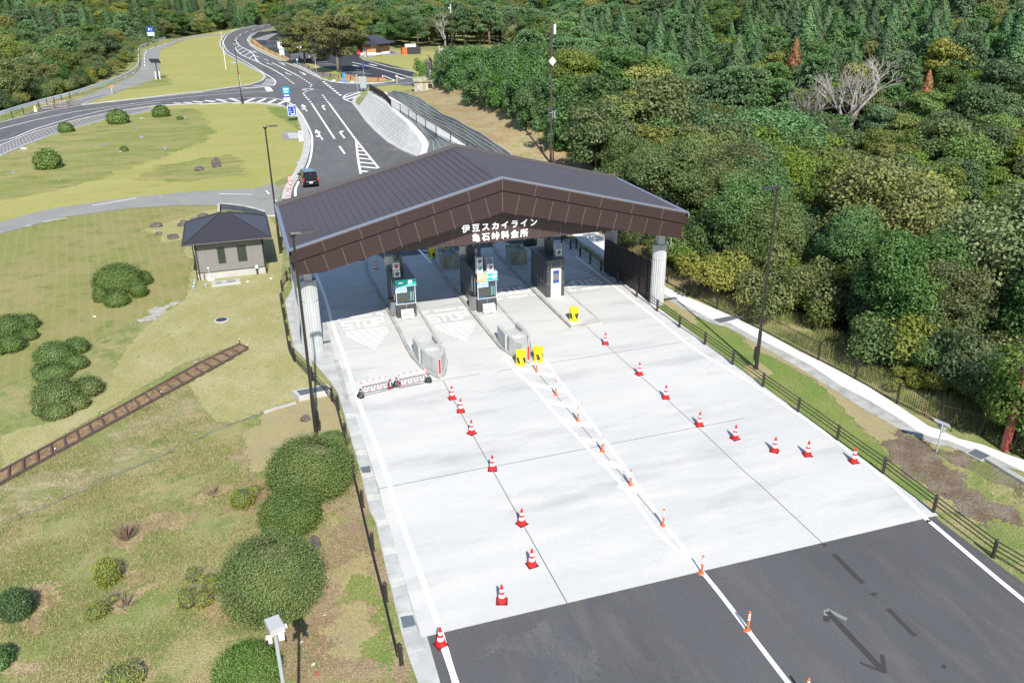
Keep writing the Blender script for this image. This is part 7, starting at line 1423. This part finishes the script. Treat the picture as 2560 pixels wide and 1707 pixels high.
# ---------- clipped bushes ----------
def dome(lobes,n,size,mt,wild=.35,cut=True,shell=.93):
    cs=.93 if shell>.9 else .80
    o=lobes[0]; L=[(x-o[0],y-o[1],z,r,r*(ry if ry else 1),rz) for x,y,z,r,rz,ry in lobes]
    co,sh=lobe_leaves(L,n,size,out=1.,shell=shell,up=.1,wild=wild)
    q_=co.reshape(-1,4,3); c=q_.mean(1); keep=c[:,2]>.02
    for l in L: keep&=(((c-np.array(l[:3]))/np.array(l[3:6]))**2).sum(1)>.72
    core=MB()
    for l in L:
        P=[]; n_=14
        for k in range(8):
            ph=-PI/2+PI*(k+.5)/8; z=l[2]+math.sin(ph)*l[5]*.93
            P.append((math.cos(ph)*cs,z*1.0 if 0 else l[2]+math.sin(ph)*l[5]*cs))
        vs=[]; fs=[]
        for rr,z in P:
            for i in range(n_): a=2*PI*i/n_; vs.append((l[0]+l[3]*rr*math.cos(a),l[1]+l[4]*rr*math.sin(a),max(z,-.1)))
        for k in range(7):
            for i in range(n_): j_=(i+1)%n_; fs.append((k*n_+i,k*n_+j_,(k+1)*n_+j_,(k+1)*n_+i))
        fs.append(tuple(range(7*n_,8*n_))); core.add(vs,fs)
    return q_[keep].reshape(-1,3),sh[keep],core
def bush(name,label,lobes,n,size,mt,group=None,wild=.35,coremat=None,shell=.93,twigs=0,gap=None):
    random.seed(len(label)); np.random.seed(len(label)*7)
    lobes=[(*l,1) if len(l)==5 else l for l in lobes]; co,sh,core=dome(lobes,n,size,mt,wild,shell=shell)
    if gap is not None:
        c=co.reshape(-1,4,3).mean(1); f_=np.sin(c[:,0]*gap+1)*np.cos(c[:,1]*gap*.9)+.5*np.sin(c[:,2]*gap*2+c[:,0]*3); keep=f_<np.random.uniform(.25,1.2,len(f_)); co=co.reshape(-1,4,3)[keep].reshape(-1,3); sh=sh[keep]
    t=thing(name,label,'bush',(lobes[0][0],lobes[0][1],0),0,group)
    o=bpy.data.objects.new('leaves',np_mesh('leaves',co,4,[mt],attr=sh)); col.objects.link(o); o.parent=t
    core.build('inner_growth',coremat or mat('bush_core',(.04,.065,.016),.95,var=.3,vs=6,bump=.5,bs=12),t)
    if twigs:
        b=MB()
        for _ in range(twigs):
            l=random.choice(lobes); d=Vector((random.gauss(0,1),random.gauss(0,1),abs(random.gauss(0,.8)))).normalized(); p=Vector((l[0]-lobes[0][0]+d.x*l[3]*.9,l[1]-lobes[0][1]+d.y*l[3]*.9,l[2]+d.z*l[4]*.9)); e=p+(d+Vector((random.gauss(0,.8),random.gauss(0,.8),random.gauss(0,.3)))).normalized()*random.uniform(.12,.3); b.tube(p,e,.006,.003,3,cap=False)
        tag(b.build('twigs',M_twig,t),kind='stuff')
    return t
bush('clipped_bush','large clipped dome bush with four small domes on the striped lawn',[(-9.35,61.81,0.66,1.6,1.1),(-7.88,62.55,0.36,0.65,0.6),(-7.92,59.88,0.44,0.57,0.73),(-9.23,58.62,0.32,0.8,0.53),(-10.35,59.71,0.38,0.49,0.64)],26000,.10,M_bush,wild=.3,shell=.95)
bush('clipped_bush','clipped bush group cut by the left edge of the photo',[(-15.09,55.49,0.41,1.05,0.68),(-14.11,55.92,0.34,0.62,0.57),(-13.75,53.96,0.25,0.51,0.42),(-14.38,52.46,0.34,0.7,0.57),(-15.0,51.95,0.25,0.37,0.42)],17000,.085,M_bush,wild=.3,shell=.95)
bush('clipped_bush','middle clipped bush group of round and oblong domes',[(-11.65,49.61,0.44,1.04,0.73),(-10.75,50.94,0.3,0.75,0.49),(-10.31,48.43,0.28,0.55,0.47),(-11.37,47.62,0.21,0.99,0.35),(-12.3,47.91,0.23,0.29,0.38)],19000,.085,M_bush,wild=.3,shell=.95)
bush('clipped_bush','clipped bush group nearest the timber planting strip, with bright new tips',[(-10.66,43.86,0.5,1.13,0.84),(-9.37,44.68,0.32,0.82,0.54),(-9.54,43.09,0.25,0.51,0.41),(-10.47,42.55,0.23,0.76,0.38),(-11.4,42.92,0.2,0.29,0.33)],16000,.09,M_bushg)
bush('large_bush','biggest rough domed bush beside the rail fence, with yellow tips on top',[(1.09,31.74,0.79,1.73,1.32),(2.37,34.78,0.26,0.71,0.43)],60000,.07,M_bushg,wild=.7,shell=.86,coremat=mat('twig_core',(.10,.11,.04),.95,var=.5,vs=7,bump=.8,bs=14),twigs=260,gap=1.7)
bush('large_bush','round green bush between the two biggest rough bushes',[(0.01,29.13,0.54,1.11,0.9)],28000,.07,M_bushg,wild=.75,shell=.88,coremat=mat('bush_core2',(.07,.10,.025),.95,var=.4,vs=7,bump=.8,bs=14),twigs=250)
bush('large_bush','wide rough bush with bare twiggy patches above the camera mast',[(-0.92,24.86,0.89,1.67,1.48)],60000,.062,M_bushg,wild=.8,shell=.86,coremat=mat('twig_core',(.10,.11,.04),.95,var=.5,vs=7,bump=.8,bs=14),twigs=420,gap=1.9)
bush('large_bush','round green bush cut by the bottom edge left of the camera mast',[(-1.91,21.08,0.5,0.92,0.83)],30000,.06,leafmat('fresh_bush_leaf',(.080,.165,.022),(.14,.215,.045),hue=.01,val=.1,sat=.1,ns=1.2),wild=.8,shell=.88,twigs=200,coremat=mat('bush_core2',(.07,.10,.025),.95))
bush('small_bush','dark green round bush near the left edge low in the photo',[(-9.38,26.92,0.38,0.54,0.64)],5000,.07,M_lf2,shell=.85,wild=.6)
bush('small_bush','dark green bush tip at the left edge near the bottom',[(-9.49,24.48,0.28,0.44,0.47)],2500,.07,M_lf2,shell=.85,wild=.6)
bush('small_bush','bright yellow green bush between green lawn and straw, right of the stump',[(-1.79,31.23,0.3,0.52,0.5),(-1.31,32.0,0.13,0.34,0.22)],3800,.06,M_bushy,coremat=mat('yellow_core',(.07,.085,.03),.9,var=.5,vs=12),shell=.7,wild=.8,twigs=120,gap=5)
bush('small_bush','upright yellow green bush below the dead twigs',[(-6.58,27.79,0.38,0.49,0.64)],4000,.06,M_bushy,coremat=mat('yellow_core',(.07,.085,.03),.9,var=.5,vs=12),shell=.7,wild=.8,twigs=80)
bush('small_bush','open yellow green bush with grey twigs beside the widest bush',[(-3.78,25.5,0.3,0.38,0.49),(-3.65,26.87,0.22,0.28,0.36),(-2.99,26.06,0.3,0.39,0.51),(-3.29,25.39,0.24,0.38,0.39)],5000,.065,M_bushy,coremat=mat('yellow_core',(.07,.085,.03),.9,var=.5,vs=12),shell=.6,wild=.9,twigs=300,gap=4)
bush('small_bush','low yellow green bush beside a cut stump',[(-6.73,26.01,0.19,0.42,0.31),(-6.32,26.65,0.08,0.23,0.14)],3000,.06,M_bushy,coremat=mat('yellow_core',(.07,.085,.03),.9,var=.5,vs=12),shell=.65,wild=.9,twigs=120,gap=4)
bush('small_bush','yellow green bush cut by the bottom edge of the photo',[(-5.65,22.32,0.26,0.65,0.44)],5500,.06,M_bushy,coremat=mat('yellow_core',(.07,.085,.03),.9,var=.5,vs=12),shell=.65,wild=.9,twigs=150,gap=3)
for bb,lb in (((-21.63,110.65,0.8,1.38,1.33),'rounded dark bush alone on the mound lawn, nearest of the upper ones'),((-23.7,138.65,0.49,0.99,0.81),'small bush on a short stem at the cobbled verge'),((-17.19,144.49,0.75,1.52,1.25),'largest dark round bush beside the far left road'),((-11.24,149.5,0.64,1.23,1.07),'round bush right of the largest one beside the far road'),((-14.12,118.94,0.23,0.45,0.39),'tiny round bush beside a small rock on the mound')): bush('round_bush',lb,[bb],4500,.26 if bb[3]>.9 else .14,M_bush,'round bushes on the upper lawn')
bush('round_bush','tiny bush beside the flat rock right of the round bushes',[(-8.24,145.01,0.21,0.47,0.36)],800,.15,M_bush)
# dead shrub and stumps
for (x,y),h,n,lb in (((-6.22,30.31),.75,160,'dead brown twiggy shrub on the lower lawn'),((-3.03,32.49),.5,26,'small cut stump with bare stubs left of the bright bush'),((-5.89,26.17),.45,40,'cut grey stump beside the low yellow bush')):
    t=thing('dead_shrub',lb,'shrub',(x,y,0)); b=MB(); random.seed(n)
    for _ in range(n):
        a=random.uniform(0,6.28); r=random.uniform(.02,.25); p=Vector((r*math.cos(a)*.6,r*math.sin(a)*.6,0)); e=p+Vector((math.cos(a)*r*1.6,math.sin(a)*r*1.6,h*random.uniform(.5,1))); b.tube(p,e,.018 if n<50 else .01,.005,4,cap=False)
    b.build('branches',mat('dead_twig',(.20,.14,.09),.9,var=.3,vs=8),t); b=MB(); b.lathe((0,0,0),[(.12,0),(.08,.12)],9); b.build('stool',M_bark,t)
# ---------- rocks ----------
M_rk=[mat('rock_brown',(.095,.08,.072),.9,var=.4,vs=3,bump=1,bs=8),mat('rock_grey',(.19,.185,.18),.9,var=.3,vs=3,bump=1,bs=8),mat('rock_pale',(.42,.40,.34),.9,var=.15,vs=3,bump=.6,bs=8)]
def rock(label,bb,m_,seed,asp=1.,tall=1.,group=None):
    random.seed(seed); x,y,z,r,rz=bb; bm=bmesh.new(); bmesh.ops.create_icosphere(bm,subdivisions=3,radius=1)
    pl=[(Vector((random.gauss(0,1),random.gauss(0,1),random.gauss(.2,.8))).normalized(),random.uniform(.62,.92)) for _ in range(11)]
    for v in bm.verts:
        for n_,d_ in pl:
            k=v.co.dot(n_)-d_
            if k>0: v.co-=n_*k
        v.co+=Vector((random.gauss(0,1),random.gauss(0,1),random.gauss(0,1)))*.012
        v.co=Vector((v.co.x*r,v.co.y*r*asp,v.co.z*rz*tall+rz*.45*tall))
    me=bpy.data.meshes.new('rock'); bm.to_mesh(me); bm.free(); me.materials.append(M_rk[m_]); o=bpy.data.objects.new('rock',me); col.objects.link(o); o.location=(x,y,0); o.rotation_euler=(0,0,random.uniform(-.3,.3)); tag(o,label,'rock',group)
rk=[((-2.74,103.98,0.44,0.56,0.73),0,'tall upright brown rock on the upper lawn near the kerb',.6,1.25),((-4.73,102.79,0.23,0.6,0.38),0,'low brown rock left of the tall upright one',.8,1),((-16.75,124.63,0.19,0.32,0.32),1,'grey rock right of its twin on the mound',.8,1),((-17.35,124.45,0.17,0.26,0.29),1,'smaller grey rock left of its twin on the mound',.8,1),((-12.73,128.63,0.17,0.47,0.29),1,'flat grey rock in the middle of the mound lawn',.8,1),((-14.03,137.14,0.16,0.25,0.27),1,'small pointed grey rock high on the mound lawn',.8,1),((-14.6,118.49,0.13,0.37,0.22),1,'low rock left of the tiny round bush',.8,.7),((-9.08,118.1,0.2,0.37,0.34),1,'rough brownish rock at the right end of the mound',.8,.8),((-7.5,145.49,0.17,0.44,0.29),1,'flat grey rock beside the tiny bush near the junction',.8,.8),((-24.98,108.34,0.15,0.25,0.25),1,'small grey rock near the left edge of the mound',.8,1),((-19.3,102.67,0.09,0.21,0.14),1,'small pale rock at the lower edge of the mound',.8,.8),((-27.06,125.55,0.18,0.53,0.3),2,'pale flat rock at the end of the cobbled verge',.8,.6),((-14.09,148.66,0.11,0.44,0.18),2,'pale flat stone left of the far round bush',.8,.5),
((-7.9,78.65,0.19,0.58,0.32),0,'dark brown rock at the left of the group near the hut',.8,.9),((-7.55,76.04,0.11,0.34,0.19),0,'small low rock at the front left of the group near the hut',.8,.8),((-6.35,74.09,0.21,0.49,0.36),0,'round brown rock at the front of the group near the hut',.85,1),((-5.79,78.06,0.17,0.34,0.29),0,'rock touching the left eave of the hut roof',.8,.9),((-5.62,79.63,0.1,0.35,0.17),0,'flat rock behind the one touching the hut eave',.8,.8),((-4.81,80.08,0.11,0.35,0.18),0,'low rock beside the tallest rock behind the hut',.8,.9),((-3.96,79.9,0.28,0.53,0.47),0,'tallest rock of the group, behind the hut roof',.8,1.1),
((1.36,37.77,0.13,0.3,0.22),0,'brown triangular rock beside the front lamp post',.7,1.1),((0.75,27.37,0.21,0.26,0.34),0,'grey flat topped rock between the big bush and the rail fence',.8,1.15),((-1.08,21.87,0.15,0.26,0.25),0,'dark rock with white marks behind the camera mast',.8,.8),((-0.19,22.42,0.04,0.08,0.07),2,'pale stone near the shadow of the camera mast',.8,.7),((0.08,21.3,0.05,0.09,0.08),2,'larger pale stone near the red peg',.8,.6),((0.69,23.48,0.02,0.06,0.04),2,'tiny yellowish stone right of the widest bush',.8,.6),((1.47,23.94,0.02,0.08,0.03),2,'tiny pale stone in the green strip by the fence',.8,.5)]
for i,(bb,m_,lb,asp,tl) in enumerate(rk): rock(lb,bb,m_,i+3,asp,tl)
t=thing('red_peg','small red peg in the soil near the bottom of the photo','peg',(0.13,20.8)); t.scale=(.6,)*3; b=MB(); b.box(-.03,.03,-.03,.03,0,.25); b.build('peg',M_cr,t); b=MB(); b.box(-.035,.035,-.035,.035,.25,.28); b.build('peg_head',M_cr,t)
# ---------- grass blades ----------
np.random.seed(77)
def blades(n,region,h,wd,mts,label,name,den=None,lean=.6,z=lambda x,y:0):
    P=[]
    x0,x1,y0,y1=region
    xs_=np.random.uniform(x0,x1,n*3); ys_=np.random.uniform(y0,y1,n*3)
    ok=np.array([den(a,b) for a,b in zip(xs_,ys_)]); xs_,ys_=xs_[ok][:n],ys_[ok][:n]; n=len(xs_)
    a=np.random.rand(n)*6.28; hh=h*(.4+.9*np.random.rand(n)); zz=np.array([z(p,q_) for p,q_ in zip(xs_,ys_)])
    u=np.stack([np.cos(a),np.sin(a),0*a],1)*wd; b=np.random.rand(n)*6.28; ln=lean*hh*np.random.rand(n)
    c=np.stack([xs_,ys_,zz],1); tip=c+np.stack([np.cos(b)*ln,np.sin(b)*ln,hh],1)
    co=np.stack([c-u,c+u,tip],1).reshape(-1,3); mi=(np.random.rand(n)*len(mts)).astype(int)
    me=np_mesh(name,co,3,mts,mi=mi); o=bpy.data.objects.new(name,me); col.objects.link(o); return tag(o,label,'grass',kind='stuff')
G1=mat('blade_green',(.10,.15,.03),.8); G2=mat('blade_straw',(.34,.27,.13),.85); G3=mat('blade_olive',(.17,.18,.055),.85); G4=mat('blade_brown',(.22,.14,.07),.9)
lowp=[(-11.83,36.25),(-4.27,44.04),(-3.44,40.52),(-2.83,39.04),(-1.62,38.89),(-1.55,37.14),(-1.44,33.54),(-0.46,32.56)]+[(-0.58,33.03),(3.02,35.26),(2.91,29.47)]+[(2.84,26.48),(2.78,19.59),(-2.77,20.9)]+[(-6,17),(-12,17),(-14,30)]
blades(90000,(-14,4,17,48),.10,.012,[G1,G2,G3,G2,G4],'short mixed green and straw grass of the lower left lawn','lawn_grass',lambda x,y:inside(x,y,lowp) and (math.sin(x*1.3+y*.7)+math.cos(y*1.7-x*.6)+random.uniform(-1.2,1.2))>-.5,1.6)
fx=lambda y:interp([(14,35),(24.8,31.6),(27.3,30.6),(30,30.3),(35.5,29.8),(42,29.1),(47,28.1),(60,28.4)],y)
blades(34000,(28,37,14,62),.5,.012,[G1,G3,G1,G3,G2],'tall wild grass behind the brown balustrade','tall_grass',lambda x,y:fx(y)+.25<x<fx(y)+3.6 and math.sin(y*1.4+x)+math.cos(y*.7)+random.uniform(-1,1)>-.7,.7,lambda x,y:terrain(x,y))
blades(22000,(30,66,88,215),.5,.05,[G3,G2,G1],'dry grass along the brown bank and meadow edge','dry_grass',lambda x,y:(33<x<interp(EDGE_R,y)+2 and y<158 and math.sin(x)+math.cos(y*.4)+random.uniform(-1,1)>.2) or inside(x,y,MEADOW) and random.random()<.4,.5,lambda x,y:terrain(x,y))
